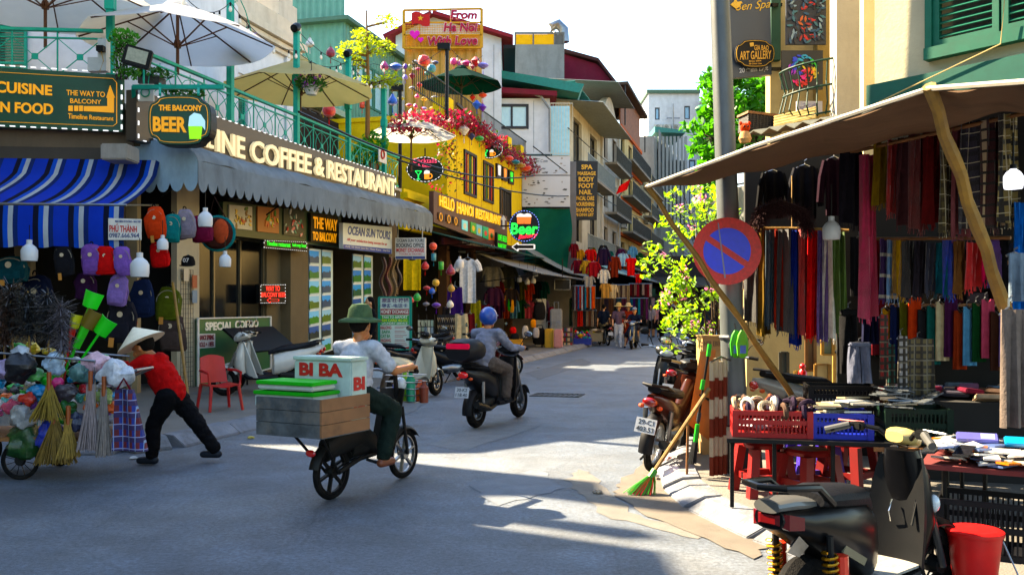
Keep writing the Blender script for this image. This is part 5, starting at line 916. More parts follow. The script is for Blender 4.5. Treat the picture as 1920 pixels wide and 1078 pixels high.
def garment(lab,px,py,wp,hp,Y,c,sleeve=.35,kind='shirt',grp='clothes hung along the shop fronts',rz=0,neck=True,flare=0):
 q=P(px,py,Y);w_=wp/FPX*Y;h=hp/FPX*Y;t=thing('hanging_'+kind,lab,kind,T(q.x,Y,q.z-h/2)@RZ(R(rz)),grp);M=MW[t.name];cm=cloth(c);rnd=random.Random(px*7+py);ph=rnd.random()*6
 bw=w_*(.33 if sleeve else .45)
 def pf(u,v):
  k=2*u-1;wd=bw*(1+flare*(1-v))*(1-(.25 if sleeve else 0)*max(0,v-.9)/.1);z=h*v-(.06*h*(1-abs(k)*1.4)if v>.95 and abs(k)<.5 and neck else 0)-(.03 if sleeve else 0)*h*abs(k)*(v>.9)
  return(k*wd,(.03*math.sin(k*6+ph)+.007*math.sin(k*15+ph))*(1.3-v)*min(1,w_*2.5)*(2.2 if 'lace' in lab else 1)-.03,z)
 if kind in('trousers','shorts'):
  for s_ in(-1,1):m=MB(M);m.slab(lambda u,v:(s_*w_*(.02+.36*u)*(1+.15*(1-v)),.02*math.sin(u*8+v*3+ph)-.02,h*.9*v),8,8,(0,.04,0));m.build('trouser_leg',cm,t,smooth=True)
  m=MB(M);m.box(-w_*.4,w_*.4,-.03,.03,h*.9,h);m.build('waistband',cm,t,bevel=.01)
 else:m=MB(M);m.slab(pf,16,10,(0,.05*min(1,w_*2)if sleeve else .012,0));m.build('cloth',cm if 'checked' not in lab else mat('check'+c,c,.85,stripes=[(0,22,.4,'#2a241c',0),(2,18,.4,'#2a241c',0),(0,11,.1,'#6c6456',.5),(2,9,.1,'#6c6456',.5)]),t,smooth=True)
 if sleeve:
  for s in(-1,1):m=MB(M);m.tube([(s*bw*.85,0,h*.93),(s*bw*1.25,0,h*(.93-sleeve*.4)),(s*bw*1.5,0,h*(.93-sleeve))],[h*.075,h*.075,h*.065],8);m.build('sleeve',cm,t,smooth=True)
 m=MB(M);m.tube([(-bw*.8,.02,h*.95),(0,.02,h*1.02),(bw*.8,.02,h*.95)],.008,5);m.tube([(0,.02,h*1.02),(0,.02,h*1.09),(.02,.02,h*1.12)],.006,5);m.build('hanger',METAL,t);return t
for a in(('bright yellow long shirt hanging by the booking office sign',773,515,36,58,23.2,'#d8b40c',.0,'shirt'),('long white short sleeved dress hanging in the souvenir shop',877,526,46,84,27.5,'#cfd2d6',.22,'dress'),('grey beige jacket hanging behind the white bulbs',923,518,42,38,33,'#8c8676',.7,'jacket'),('dark olive jacket next to the grey beige jacket',952,520,40,42,34,'#3c3c30',.7,'jacket'),('plum sweater below the grey beige jacket',926,556,36,34,32,'#3a1c30',.7,'sweater'),('dark brown shirt below the olive jacket',958,558,30,34,33,'#2a2220',.6,'shirt'),('maroon sweater at the left of the clothes rack past the banner',1084,500,26,26,38,'#5c1024',.7,'sweater'),('tan jacket on the rack next to the maroon sweater',1099,501,22,26,37.5,'#b08c4a',.7,'jacket'),('bright red shirt behind the tan jacket on the upper rack',1107,480,22,26,38.5,'#b0101c',.5,'shirt'),('dark red sweater in front on the upper rack',1113,505,28,28,37,'#7a1426',.7,'sweater'),('navy purple sweatshirt topmost on the upper rack',1132,482,26,32,37.5,'#1f1430',.7,'sweater'),('white blouse below the navy purple sweatshirt',1132,518,22,26,37,'#c9c6c0',.6,'blouse'),('grey blouse hanging low beside the white blouse',1104,528,24,22,37,'#8f8c88',.5,'blouse'),('rust brown jacket right of the white blouse',1152,500,22,40,39,'#6a2a1c',.6,'jacket'),('pale blue shirt high on the far rack',1168,487,20,24,40,'#8fb4d0',.4,'shirt'),('red t-shirt on the far rack past the pale blue shirt',1183,500,22,34,40,'#c8141c',.3,'shirt'),('tan knit jacket on the lower rack',1135,545,22,28,38,'#b8925c',.5,'jacket'),('cream knit jacket on the lower rack beside the tan one',1149,546,18,26,38.3,'#c8b898',.5,'jacket'),('small red shirt hanging above the far scarf rack',1197,522,16,18,42,'#b81c24',.4,'shirt')):garment(*a)
for a in(('purple sleeveless dress standing at the souvenir shop post',853,588,30,100,27,'#2e1a5c',0,'dress'),('cream wrap skirt hanging low beside the purple dress',865,618,26,60,26.6,'#c4b89a',0,'skirt'),('dark red flower print skirt next to the cream skirt',881,615,20,56,27,'#5a1c20',0,'skirt'),('olive green sleeveless dress at the right of the skirts',892,598,20,70,28,'#7c7a10',0,'dress'),('dark maroon dress behind the parked riders',908,600,22,60,30,'#4a0f1c',0,'dress'),('black patterned dress beside the jewellery rack',838,610,18,70,27,'#1f1d20',0,'dress')):garment(*a,flare=.35)
CL=[('wine red','#5c1020'),('mustard','#a87c14'),('navy','#141c40'),('olive','#4a4a1c'),('coral','#b84a34'),('charcoal','#202024'),('teal','#14504c'),('cream','#b8ac90'),('plum','#3c1838'),('rust','#7c3418'),('sky blue','#5c8cb0'),('forest green','#163c20'),('rose','#a84c60'),('chocolate','#382018'),('lavender','#6c5c94'),('scarlet','#b01418')]
for i,(n_,c)in enumerate(CL):garment('%s shirt hung deep in the shop behind the white bulbs'%n_,935+(i%8)*14,545+(i//8)*34,20,36,YL(935+(i%8)*14,.9),c,.4 if i%2 else .6,'shirt')
for i,(n_,c)in enumerate(CL[:12]):garment('%s blouse crowded on the far clothes front'%n_,1076+i*11,470+(i*37)%26,17,28,40+.2*i,c,.5,'blouse')
for i,(px,c,L_)in enumerate(((718,'#3a1a14',80),(728,'#4a1418',74),(738,'#5a4a34',84),(747,'#2a1512',70))):
 Y=YL(px,.4);t=thing('bead_strand',['leftmost dark brown bead strand left of the yellow shirt','dark red bead strand left of the yellow shirt','pale wooden bead strand left of the yellow shirt','black bead strand touching the yellow shirt'][i],'beads',P(px,560,Y),'bead strands at the souvenir shop');m=MB();n_=22
 for k in range(n_):q=P(px+4*math.sin(k*.4+i),485+L_*k/n_,Y);m.ell(q,(.06,.06,.05),6,5)
 m.build('beads',mat('beads'+c,c,.3,var=.3,scale=20),t,smooth=True)
LCOL={'red':'#c01420','blue':'#1f5cc0','purple':'#5a1f9a','green':'#1f9a3c','pink':'#c82a7c','yellow':'#d0a818','orange':'#d8541c','teal':'#1f7c8c','white':'#d8d4cc','olive':'#8a8c1c','lilac':'#7a70c0','crimson':'#8c1838','grey':'#7c7c88','gold':'#b08a2c','magenta':'#a81c6c','navy':'#28306c'}
SHAPE={'onion':[(.18,-.5),(.4,-.42),(.5,-.2),(.48,.05),(.3,.3),(.14,.5)],'round':[(.15,-.46),(.38,-.36),(.5,-.12),(.5,.12),(.38,.36),(.15,.46)],'flat':[(.15,-.3),(.45,-.16),(.56,0),(.45,.16),(.15,.3)],'diamond':[(.1,-.5),(.3,-.25),(.52,.05),(.3,.28),(.12,.46)],'garlic':[(.12,-.5),(.36,-.42),(.46,-.25),(.4,.0),(.2,.25),(.1,.5)],'tube':[(.3,-.5),(.34,-.45),(.34,.45),(.3,.5)]}
def lantern(lab,px,py,wp,Y,cn,shape='onion',tassel=True,grp='silk lanterns on the terrace'):
 w_=wp/FPX*Y;q=P(px,py,Y);t=thing('silk_lantern',lab,'lantern',T(*q),grp);M=MW[t.name];c=LCOL[cn];pr_=[(r*w_,z*w_)for r,z in SHAPE[shape]]
 k='silk'+cn
 if k not in MATS:mat(k,c,.35,var=.45,scale=14,sheen=.3,emit=.06)
 m=MB(M);m.lathe(pr_,24,lobes=12,amp=.05);m.build('shade',MATS[k],t,smooth=True);zt=pr_[-1][1];zb=pr_[0][1]
 m=MB(M);m.lathe([(pr_[-1][0]*1.1,zt),(pr_[-1][0]*1.1,zt+.03*w_),(.004,zt+.06*w_),(.004,zt+.35*w_)],10);m.build('top_cap',WOOD,t);m=MB(M);m.lathe([(pr_[0][0]*1.1,zb-.03*w_),(pr_[0][0]*1.1,zb)],10);m.build('bottom_ring',WOOD,t)
 if tassel:m=MB(M);m.lathe([(.05*w_,zb-.7*w_),(.035*w_,zb-.3*w_),(.006,zb-.28*w_),(.006,zb)],7);m.build('tassel',cloth(c),t)
 return t
LT=[(581,80,18,'white','garlic',22),(620,98,18,'crimson','onion',23),(617,208,25,'red','round',24),(606,212,8,'yellow','round',25),(679,196,14,'orange','tube',25),(736,187,21,'blue','garlic',26),(721,124,16,'magenta','onion',30),(742,126,23,'blue','flat',30),(760,125,10,'purple','onion',31),(769,127,12,'olive','onion',31),(795,115,23,'red','round',30),(809,129,17,'teal','round',31),(779,117,12,'grey','flat',32),(816,118,12,'navy','flat',32),(784,130,10,'pink','flat',31),(773,143,13,'crimson','diamond',31),(760,145,10,'lilac','onion',31),(801,138,12,'teal','flat',32),(786,160,12,'red','diamond',31),(773,166,12,'grey','flat',31),(782,180,10,'pink','garlic',31),(752,185,12,'olive','flat',32),(851,116,14,'pink','round',34),(863,119,12,'magenta','onion',34),(875,119,18,'pink','flat',33),(892,116,19,'red','diamond',33),(906,123,19,'lilac','flat',33),(886,126,10,'crimson','diamond',34),(905,179,15,'orange','flat',33),(894,197,18,'blue','diamond',32),(905,202,15,'purple','diamond',32),(886,183,12,'red','diamond',34),(870,244,21,'white','diamond',31),(884,256,14,'navy','diamond',32),(899,260,16,'green','flat',32),(767,198,12,'magenta','flat',31),(795,205,13,'lilac','flat',31),(779,199,10,'pink','garlic',31),(795,186,12,'yellow','flat',31),(812,204,14,'yellow','flat',32),(828,203,12,'gold','flat',32),(815,184,14,'grey','flat',32),(830,183,14,'gold','flat',33),(954,297,17,'orange','flat',36),(967,304,15,'teal','flat',37),(977,310,16,'gold','flat',38),(985,315,22,'orange','flat',39)]
def zone(px,py):return 'left of the tall teal post' if px<600 else 'below the cream parasol' if px<640 else 'beside the slender tree' if px<750 else 'left of the dark green parasol' if px<838 else 'right of the dark green parasol' if px<925 and py<215 else 'in the magenta creeper' if px<925 else 'at the low end of the creeper'
SHN={'onion':'onion shaped','round':'round','flat':'flattened','diamond':'diamond shaped','garlic':'bulb shaped','tube':'tubular'}
cnt={}
for a in LT:cnt.setdefault((a[3],a[4],zone(a[0],a[1])),[]).append(a)
def lanlab(a):
 ks=sorted(cnt[(a[3],a[4],zone(a[0],a[1]))],key=lambda b:b[1]);base='%s %s silk lantern hanging %s'%(a[3],SHN[a[4]],zone(a[0],a[1]))
 return base if len(ks)==1 else base+(', the upper one' if a is ks[0]else ', the lowest one' if a is ks[-1]else ', the middle one')
for a in LT:lantern(lanlab(a),a[0],a[1],a[2],a[5],a[3],a[4])
for a in(('red tall silk lantern right of the yellow shirt',797,498,15,25,'red','onion'),('green tube lantern near the booking office sign',827,498,15,25,'green','tube'),('patchwork red heart lantern left of the white dress',845,506,20,26,'crimson','garlic'),('teal tube lantern right of the booking sign',813,482,14,25,'teal','tube'),('bright green silk lantern below the yellow shirt',782,557,15,23,'green','onion'),('small red lantern beside the bright green one',771,562,11,23.5,'red','onion'),('gold lantern hanging mid height by the white dress',846,540,14,26,'gold','onion'),('purple flat lantern low in the lantern cluster',818,572,16,25,'purple','flat'),('blue onion lantern in the middle of the cluster',810,545,12,25,'blue','onion'),('red flat lantern in the middle of the cluster',800,540,13,25.2,'red','flat'),('grey lantern low in the lantern cluster',799,570,12,25,'grey','flat'),('white patterned lantern by the jewellery racks',844,570,14,26,'white','onion'),('orange round lantern under the booking sign',812,462,15,25.5,'orange','round'),('yellow round lantern in the cluster',817,530,14,25,'yellow','round')):lantern(*a,grp='silk lanterns at the souvenir shop')
t=thing('postcard_rack','wire postcard rack with rows of pale cards behind the motorbikes','rack',P(800,660,22.5));rnd=random.Random(2);m=MB();Y=22.5;[m.tube([P(px,655,Y),P(px,590,Y)],.012,5)for px in(785,800,815)];m.build('frame',DARKM,t)
for i in range(5):
 for j in range(4):q0=P(786+i*6,604+j*13,Y-.03);m=MB();m.box(q0.x-.03,q0.x+.035,Y-.05,Y-.04,q0.z-.1,q0.z+.05);m.build('postcard',printm(rnd.choice(['#c9c2a8','#a8a890','#8c9c8c','#d0c8b8','#7c8a94'])),t)
for k,(px,lab)in enumerate(((828,'dark jewellery rack next to the postcard rack'),(845,'jewellery rack with pale pendants beside the purple dress'))):
 t=thing('jewellery_rack',lab,'rack',P(px,660,24),'jewellery racks');m=MB();Y=24;a=P(px-8,655,Y);c=P(px+8,590,Y);m.box(a.x,c.x,Y,Y+.04,a.z,c.z);m.build('panel',paint('#1d1b1c'),t)
 for i in range(4):
  for j in range(4):q0=P(px-6+i*4,600+j*14,Y);m=MB();m.tube([(q0.x-.02,Y-.02,q0.z+.06),(q0.x,Y-.025,q0.z-.06),(q0.x+.02,Y-.02,q0.z+.06)],.008,4);m.build('necklace',mat('jewel%d'%(i%3),['#b8a888','#8a6a4a','#c9c4bc'][i%3],.3),t)
def softbag(lab,px,py,wp,hp,Y,c,kind='bag',grp='bags and hats at the souvenir shop'):
 w_=wp/FPX*Y;h=hp/FPX*Y;q=P(px,py+hp/2,Y);t=thing('handbag' if kind=='bag' else kind,lab,kind.replace('_',' '),q,grp);M=T(*q);rnd=random.Random(px)
 m=MB(M);m.loft([rrect(w_*.4*k,w_*.25*k,h*z,cx=rnd.uniform(-.03,.03)*w_)for k,z in((.7,0),(1,.08),(1.12,.35),(1.05,.62),(.8,.8),(.5,.86))]);m.build('body',cloth(c),t,smooth=True);m=MB(M);m.tube([(-w_*.2,0,h*.8),(-w_*.15,0,h),(w_*.15,0,h),(w_*.2,0,h*.8)],w_*.035,6);m.build('handle',cloth('#1c1a1a'),t);return t
for a in(('black bag with orange trim hanging among the hats',1012,580,26,40,33,'#1a1a1c'),('orange yellow bag hanging in the dark bag cluster',1000,605,12,18,32.5,'#d8901c'),('white canvas bag low in the dark bag cluster',985,620,14,26,32,'#b9b4b0'),('second white canvas bag right of the cluster',1005,622,14,22,32.3,'#a8a4a8'),('big black bag below the hats',1012,628,30,36,33,'#121214'),('maroon backpack hanging by the suitcases',1034,590,16,40,34,'#5c1424'),('black backpack behind the maroon one',1022,605,20,50,34.5,'#15151a'),('red handbag left of the white canvas bag',962,618,14,14,31,'#c0281c'),('black handbag under the red handbag',965,632,18,20,31,'#18181a'),('green sling bag hanging on the dark front',955,570,8,26,33,'#3a8a2c'),('yellow sling bag hanging beside the green one',960,572,9,28,33,'#c8901c')):softbag(*a)
def hat(lab,px,py,wp,Y,c,band='#2a2420',grp='bags and hats at the souvenir shop'):
 w_=wp/FPX*Y;q=P(px,py,Y);t=thing('brimmed_hat',lab,'hat',q,grp);M=T(*q);m=MB(M);m.lathe([(w_*.5,-.03*w_),(w_*.5,0),(w_*.29,.03*w_),(w_*.27,.22*w_),(w_*.18,.3*w_),(.001,.29*w_)],18);m.build('crown',cloth(c),t,smooth=True);m=MB(M);m.lathe([(w_*.295,.03*w_),(w_*.285,.09*w_)],18);m.build('band',cloth(band),t)
for a in(('black brimmed hat topmost of the dark bag cluster',1002,566,18,33,'#17171a'),('black brimmed hat left of the topmost hat',988,575,20,32.5,'#1c1a1c'),('yellow straw hat left of the blue helmeted rider',904,618,20,29,'#d09a1c'),('tan straw hat under the yellow straw hat',902,632,18,29,'#a8844a')):hat(*a)
def suitcase(lab,px,py,wp,hp,Y,c):
 w_=wp/FPX*Y;h=hp/FPX*Y;q=P(px,py+hp/2,Y);t=thing('suitcase',lab,'suitcase',q,'suitcases on the pavement');M=T(*q)@RZ(R(-10));d=.26
 m=MB(M);m.box(-w_/2,w_/2,-d/2,d/2,.05,h);m.build('shell',plast(c),t,bevel=.04,smooth=True)
 for k in range(4):m=MB(M);x=-w_*.33+k*w_*.22;m.box(x-.012,x+.012,-d/2-.01,-d/2+.001,.12,h-.08);m.build('rib',plast(c),t)
 m=MB(M);[m.tube([(s*.08,.05,h),(s*.08,.05,h+.25)],.01,5)for s in(-1,1)];m.tube([(-.08,.05,h+.25),(.08,.05,h+.25)],.014,6);m.build('handle',METAL,t)
 for sx_ in(-1,1):m=MB(M);m.ring(.03,.018,10,6,T(sx_*w_*.36,-d*.3,.045));m.build('wheel',BLACKP,t)
for a in(('tall grey suitcase at the far end of the bag shop',1043,605,22,52,33.5,'#8a8c90'),('pink suitcase standing in front of the grey one',1047,636,16,38,32.5,'#c08c8c'),('yellow suitcase left of the pink one',1030,636,16,40,32.8,'#c8a010'),('narrow yellow suitcase behind the dark bags',1020,634,9,34,33.2,'#c9a81c'),('pale green suitcase between yellow and pink',1038,634,6,36,33.0,'#a8ac7c')):suitcase(*a)
def carton(lab,px,py,wp,hp,Y,c,grp='boxes and baskets on the pavement',kind='crate'):
 w_=wp/FPX*Y;h=hp/FPX*Y;q=P(px,py+hp/2,Y);t=thing(kind,lab,kind,q,grp);M=T(*q)@RZ(R(-10));d=w_*.7;pm=plast(c)
 m=MB(M);m.box(-w_/2,w_/2,-d/2,-d/2+.02,0,h);m.box(-w_/2,w_/2,d/2-.02,d/2,0,h);m.box(-w_/2,-w_/2+.02,-d/2+.02,d/2-.02,0,h);m.box(w_/2-.02,w_/2,-d/2+.02,d/2-.02,0,h);m.box(-w_/2+.02,w_/2-.02,-d/2+.02,d/2-.02,0,.02);m.build('tray',pm,t)
 m=MB(M);m.box(-w_/2-.015,w_/2+.015,-d/2-.015,-d/2-.001,h-.05,h);m.build('rim',pm,t);return t,M,w_,d,h
carton('yellow crate on the pavement left of the blue stool',966,647,26,22,31,'#d09c0c');carton('yellow crate next to it partly behind the rider',948,648,18,22,31.3,'#d8a814')
t,M,w_,d,h=carton('blue basket filled with colourful soft toys by the walking tourists',1092,640,34,12,36,'#1a2c8c')
rnd=random.Random(8)
for k in range(44):c_=rnd.choice(['#c01c2c','#d8d4d0','#1c8c9c','#e0b020','#e08aa0','#2c8a3c','#5a2c8c','#18181c']);b=MB(M);b.ell((rnd.uniform(-.42,.42)*w_,rnd.uniform(-.4,.4)*d,h+rnd.uniform(0,.28)),(.05,.05,.05),7,5);o_=b.build('pompom_toy',cloth(c_),t,smooth=True)
t,M,w_,d,h=carton('low rack of patterned purses stacked beside the blue basket',1062,632,24,40,35.5,'#4a4038')
for k in range(24):c_=rnd.choice(['#6a5c8c','#b8a890','#8c3c4c','#3c5c6c','#c9b8a0']);b=MB(M);x=-w_*.4+(k%6)*w_*.16;z=.08+(k//6)*h*.23;b.box(x-.05,x+.05,-d/2-.06,-d/2-.002,z,z+.12);b.build('purse',cloth(c_),t)
t,M,w_,d,h=carton('pale crate of cloth goods behind the blue basket',1118,632,24,16,37,'#8c8068')
for k in range(16):c_=rnd.choice(['#b8a890','#8c8070','#c9c0b0','#a8a040','#5c5044']);b=MB(M);b.ell((rnd.uniform(-.4,.4)*w_,rnd.uniform(-.4,.4)*d,h+rnd.uniform(0,.12)),(.13,.1,.06),8,5);b.build('folded_cloth',cloth(c_),t,smooth=True)
def fscarf(px,y0,y1,wp,Y,c,par,seed=0):
 w_=wp/FPX*Y;a=P(px,y0,Y);z1=P(px,y1,Y).z;m=MB();ph=seed*1.7;m.slab(lambda u,v:(a.x+(u-.5)*w_*(1+.15*v),Y+.03*math.sin(u*9+ph),lerp(a.z,z1,v)),4,4,(0,.012,0));return m.build('scarf',cloth(c),par,smooth=True)
RK=[('upper scarf rack with orange and blue scarves past the banner',1073,1116,537,580,37,['#3c3c48','#8a8c94','#7a1c2c','#2a5c94','#c84a14','#b8bcc0','#4a1c30','#2a7c9c','#d8661c','#5c3c2c','#8cacb8','#c8541c','#d87014']),('lower scarf rack with dark and red patterned scarves',1073,1118,583,614,37.2,['#6a5c54','#4a4440','#a8301c','#b83c24','#2a2a30','#7c6c5c','#5c3c30','#8c7c6c','#3c3434']),('rack of small patterned ties on the far shop front',1150,1180,535,575,40,['#8c7c6c','#5c4a40','#a89880','#4a3c38','#b8a890','#6c5c50','#94846c']),('dense rack of dark red belts and ties farther on',1180,1222,533,556,42,['#5c1c24','#3a1a1c','#8a7068','#7c2430','#2c1c1c','#9c8c84','#4a2024','#6c1c28','#b0a8a0']),('rack of blue and purple shawls below the dark red ties',1182,1215,560,598,42,['#1c5c7c','#3a1c5c','#2a2a34','#1f7c94','#4a1c44','#3c3430','#5c2c5c'])]
for lab,a,c,y0,y1,Y,cols in RK:
 t=thing('scarf_rack',lab,'rack',P((a+c)/2,y1+5,Y),'scarf racks along the street');m=MB();m.tube([P(a-1,y0-1,Y),P(c+1,y0-1,Y)],.02,6);[m.tube([P(q,y0-1,Y+.1),P(q,640,Y+.1)],.018,5)for q in(a,c)];m.build('rail',METAL,t)
 for i,cc in enumerate(cols):px=lerp(a+2,c-2,i/(len(cols)-1));fscarf(px,y0,y1+random.uniform(-3,2),(c-a)/len(cols)*.95,Y-.02*(i%2),cc,t,i)
for i,(px,c)in enumerate(((1072,'#2c3c34'),(1120,'#3c2c24'),(1128,'#5c4c3c'),(1137,'#2a2430'),(1146,'#4a3428'),(1160,'#1f3440'),(1170,'#3c1c2c'))):
 t=thing('hanging_shawl',['dark green long shawl at the near edge of the shawl shop','brown long shawl behind the man in navy','tan long shawl right of the brown one','dark plum long shawl in the shawl shop','russet long shawl in the shawl shop','dark teal long shawl near the far rack','wine red long shawl nearest the far rack'][i],'shawl',P(px,625,39.5),'long shawls at the back of the shawl shop');fscarf(px,560,625,9,39.5,c,t,i);m=MB();m.tube([P(px-5,559,39.5),P(px+5,559,39.5)],.015,5);m.build('hanger',METAL,t)
t=thing('national_flag','small red flag with yellow star on a pole over the street','flag',P(1165,362,44));m=MB();m.tube([P(1158,372,45),P(1186,330,43.5)],.03,6);m.build('pole',METAL,t);m=MB();a=P(1182,336,43.6);m.slab(lambda u,v:(a.x-.55*u-.15*v,43.6+.06*math.sin(u*6),a.z-.35*u-.5*v+.1*u*v),8,5,(0,.01,0));m.build('cloth',cloth('#c8101c'),t,smooth=True)
t=thing('wall_screen','dark flat display hanging beside the clothes racks','screen',P(1053,545,35));m=MB();a=P(1040,543,35);c=P(1069,524,35);m.box(a.x,c.x,35,35.06,a.z,c.z);m.build('panel',BLACKP,t);outline(T(0,35,0),[(a.x,a.z),(c.x,a.z),(c.x,c.z),(a.x,c.z)],0,t,paint('#8c8f90'),.015);m=MB();m.tube([((a.x+c.x)/2,35.03,c.z),((a.x+c.x)/2,35.03,c.z+.8)],.02);m.build('arm',DARKM,t)
t=thing('white_cabinet','tall white cabinet behind the dark bags','cabinet',P(1010,640,34));m=MB();a=P(1005,643,34);c=P(1024,560,34);m.box(a.x,c.x,34,34.5,.12,c.z);m.build('body',paint('#a9aaa6'),t);m=MB();m.box(a.x+.03,c.x-.03,33.98,33.998,.3,c.z-.1);m.build('door',paint('#b4b5b0'),t)
for i,(px,py,wp,hp,Y,c,s,lab)in enumerate(((1224,572,7,26,60,'#c9a8a8','TEX','narrow white vertical sign with red letters far down the street'),(1222,548,14,14,58,'#1c4a3c','SHOP','small green sign far down the street'),(1262,569,16,8,62,'#d8901c','BIA','small orange stall sign far down the street'),(1268,540,22,12,66,'#6a7078','CAFE','grey shop sign at the end of the street'))):
 t=thing('far_shop_sign',lab,'sign',P(px,py+hp/2,Y),'small shop signs far down the street');m=MB();a=P(px-wp/2,py+hp/2,Y);c_=P(px+wp/2,py-hp/2,Y);m.box(a.x,c_.x,Y,Y+.1,a.z,c_.z);m.build('board',paint(c),t)
t=thing('far_shop_row','dark shop row with grey shutters closing the end of the street','shop',P(1270,600,70));m=MB();m.box(P(1205,0,70).x,P(1420,0,70).x,70,76,0,5.5);m.build('wall',wallm('#3c3d40',.4),t)
for i in range(5):a=P(1212+i*34,600,70).x;m=MB();m.box(a,a+1.15,69.9,69.999,.2,2.6);m.build('shutter',paint(['#5a6470','#2c3440','#7c7468','#3c4a5c','#6c6c6c'][i]),t)
m=MB();m.slab(lambda u,v:(lerp(P(1205,0,70).x,P(1400,0,70).x,u),70-2*v,3.9-.8*v),8,2,(0,0,-.05));m.build('awning',paint('#4a4c4c'),t)
FR=frame(3.14,7.85,.62,-.78)
kR=[(2.75,3.2),(2.62,4.2),(2.4,5.2),(1.9,6.3),(1.66,7.2),(1.62,7.9),(1.72,8.8),(1.95,9.6),(2.6,12),(5.3,22),(15.8,60)]
pv=kR+[(40,60),(40,3.2)]
b=MB();n=len(pv);b.add([(x,y,-.1)for x,y in pv]+[(x,y,.1)for x,y in pv],[tuple(range(2*n-1,n-1,-1))]+[(i+n,(i+1)%n+n,(i+1)%n,i)for i in range(n)]);pavR=b.build('pavement',CONC,kind='structure')
KERB2=KERB;kerb_run(pavR,list(reversed(kR[:9])),wd=.3,h=.115,ln=.7)
patch('dirt_strip',[G(1160,905),G(1150,930),G(1230,975),G(1420,1050),G(1440,1020),G(1330,950),G(1280,870),G(1220,850)],'#6a6258',.008)
t=thing('shutter_house','pale yellow house with green shutters above the scarf stall','house',FR@T(1.2,0,0));YW=wallm('#b4ad95',.6,dc='#77756a')
zs_=PF(FR,1760,150)[1]
w0=PF(FR,1755,20)[0];wz0=PF(FR,1770,88)[1];wx1=w0+1.05
block(FR,0,6,0,5,3.42,8,t,YW,[(w0+.05,wx1+.6,wz0,7)])
b=MB(FR);b.box(-.02,6,-.1,-.002,3.28,3.5);b.build('green_band',paint('#1f4f44'),t)
GS=paint('#1f5a48');shutterwin(FR,w0,wx1,wz0,wz0+1.9,-.0,t,GS)
b=MB(FR);b.box(w0-.06,wx1+.7,-.09,-.001,wz0-.1,wz0-.004);b.box(w0-.06,w0-.004,-.07,-.001,wz0,wz0+2);b.build('window_frame',GS,t)
b=MB(FR);b.box(wx1+.1,wx1+.6,.1,.14,wz0,7);b.build('dark_opening',DGLASS,t)
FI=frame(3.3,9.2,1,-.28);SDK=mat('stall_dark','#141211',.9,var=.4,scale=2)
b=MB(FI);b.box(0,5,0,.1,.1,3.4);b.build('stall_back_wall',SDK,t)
b=MB();b.box(2.3,3.28,8.95,9.0,1.5,3.2);b.build('stall_shade_backdrop',SDK,t)  # dark sheet added behind the scarves, stands in for interior shade
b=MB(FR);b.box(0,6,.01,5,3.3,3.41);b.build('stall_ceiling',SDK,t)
corr(FR,-.6,5.5,-.95,-.03,3.08,3.26,t,wallm('#77776c',.5),'eave_sheet',wl=.16,amp=.02)
b=MB(FR);b.tube([(.3,-.14,5.5),(1.2,-.16,4.6),(1.1,-.13,3.6),(-.2,-.12,3.25),(-.4,-.3,3.0)],.006,5);b.build('cable',paint('#b8a478'),t)
t=thing('gallery_house','narrow cream gallery house with grey pier and balcony','house',T(3.4,9.6,0));e=lambda px,py,Y=9.6:P(px,py,Y)
b=MB();b.box(e(1556,0).x,e(1612,0).x,9.4,9.6,2.9,9);b.build('pier',wallm('#b9b2a4',.55),t)
b=MB();b.box(P(1612,0,9).x,P(1640,0,9).x,8.9,9.0,2.9,9);b.build('corner_strip',wallm('#d8cba8',.3),t)
b=MB();b.box(P(1444,0,11).x,P(1560,0,11).x,11,11.2,3.2,9);b.build('wall',wallm('#c4b48c',.45),t);b=MB();b.box(P(1400,0,13).x,6.5,13,13.2,.1,3.0);b.build('shop_wall',wallm('#b8a47c',.5),t)
b=MB();b.box(P(1530,0,10.9).x,P(1558,0,10.9).x,10.85,10.999,3.2,9);b.build('wood_strip',wallm('#a08a5c',.4),t)
b=MB();a=P(1470,50,10.9);b.box(P(1446,0,10.9).x,P(1464,0,10.9).x,10.9,10.999,a.z-.4,9);b.build('green_window',paint('#3c5a48'),t)
b=MB();b.box(P(1440,0,11).x,P(1565,0,10).x,9.6,11,3.05,3.2);b.build('ledge',wallm('#9c8a5c',.5),t)
t=thing('iron_balcony','curved dark green iron balcony in front of the dog painting','balcony',P(1510,235,9.8));BG=paint('#1f3a2e');c0=P(1520,235,9.9);za=c0.z;zb2=P(1520,130,9.9).z-.05
m=MB()
for z,rr in((za+.02,.36),(za+.3,.4),(zb2,.44)):m.tube([(c0.x+.1-rr*math.cos(a),9.9-rr*.9*math.sin(a),z+.1*(1-math.cos(a))*.6)for a in[i*math.pi/14 for i in range(11)]],.012,6)
m.build('rail',BG,t)
for i in range(9):
 a=i*math.pi/13;f=lambda rr,z:(c0.x+.1-rr*math.cos(a),9.9-rr*.9*math.sin(a),z+.1*(1-math.cos(a))*.6);m=MB();m.tube([f(.34,za),f(.44,za+.12),f(.38,za+.35),f(.44,zb2)],.009,5);m.build('baluster',BG,t)
def art(lab,px0,py0,px1,py1,Y,bgc,cols,seed,n=60,name='painting',lean=0):
 rnd=random.Random(seed);t=thing(name,lab,'painting',P((px0+px1)/2,py1,Y),'paintings on the gallery house');Fq=T(0,Y,0);a=bp(px0,py1,Y);c=bp(px1,py0,Y);m=MB(Fq);m.box(a[0],c[0],0,.03,a[1],c[1]);m.build('canvas',printm(bgc),t);W_=c[0]-a[0];H_=c[1]-a[1]
 return t,Fq,a,c,W_,H_,rnd
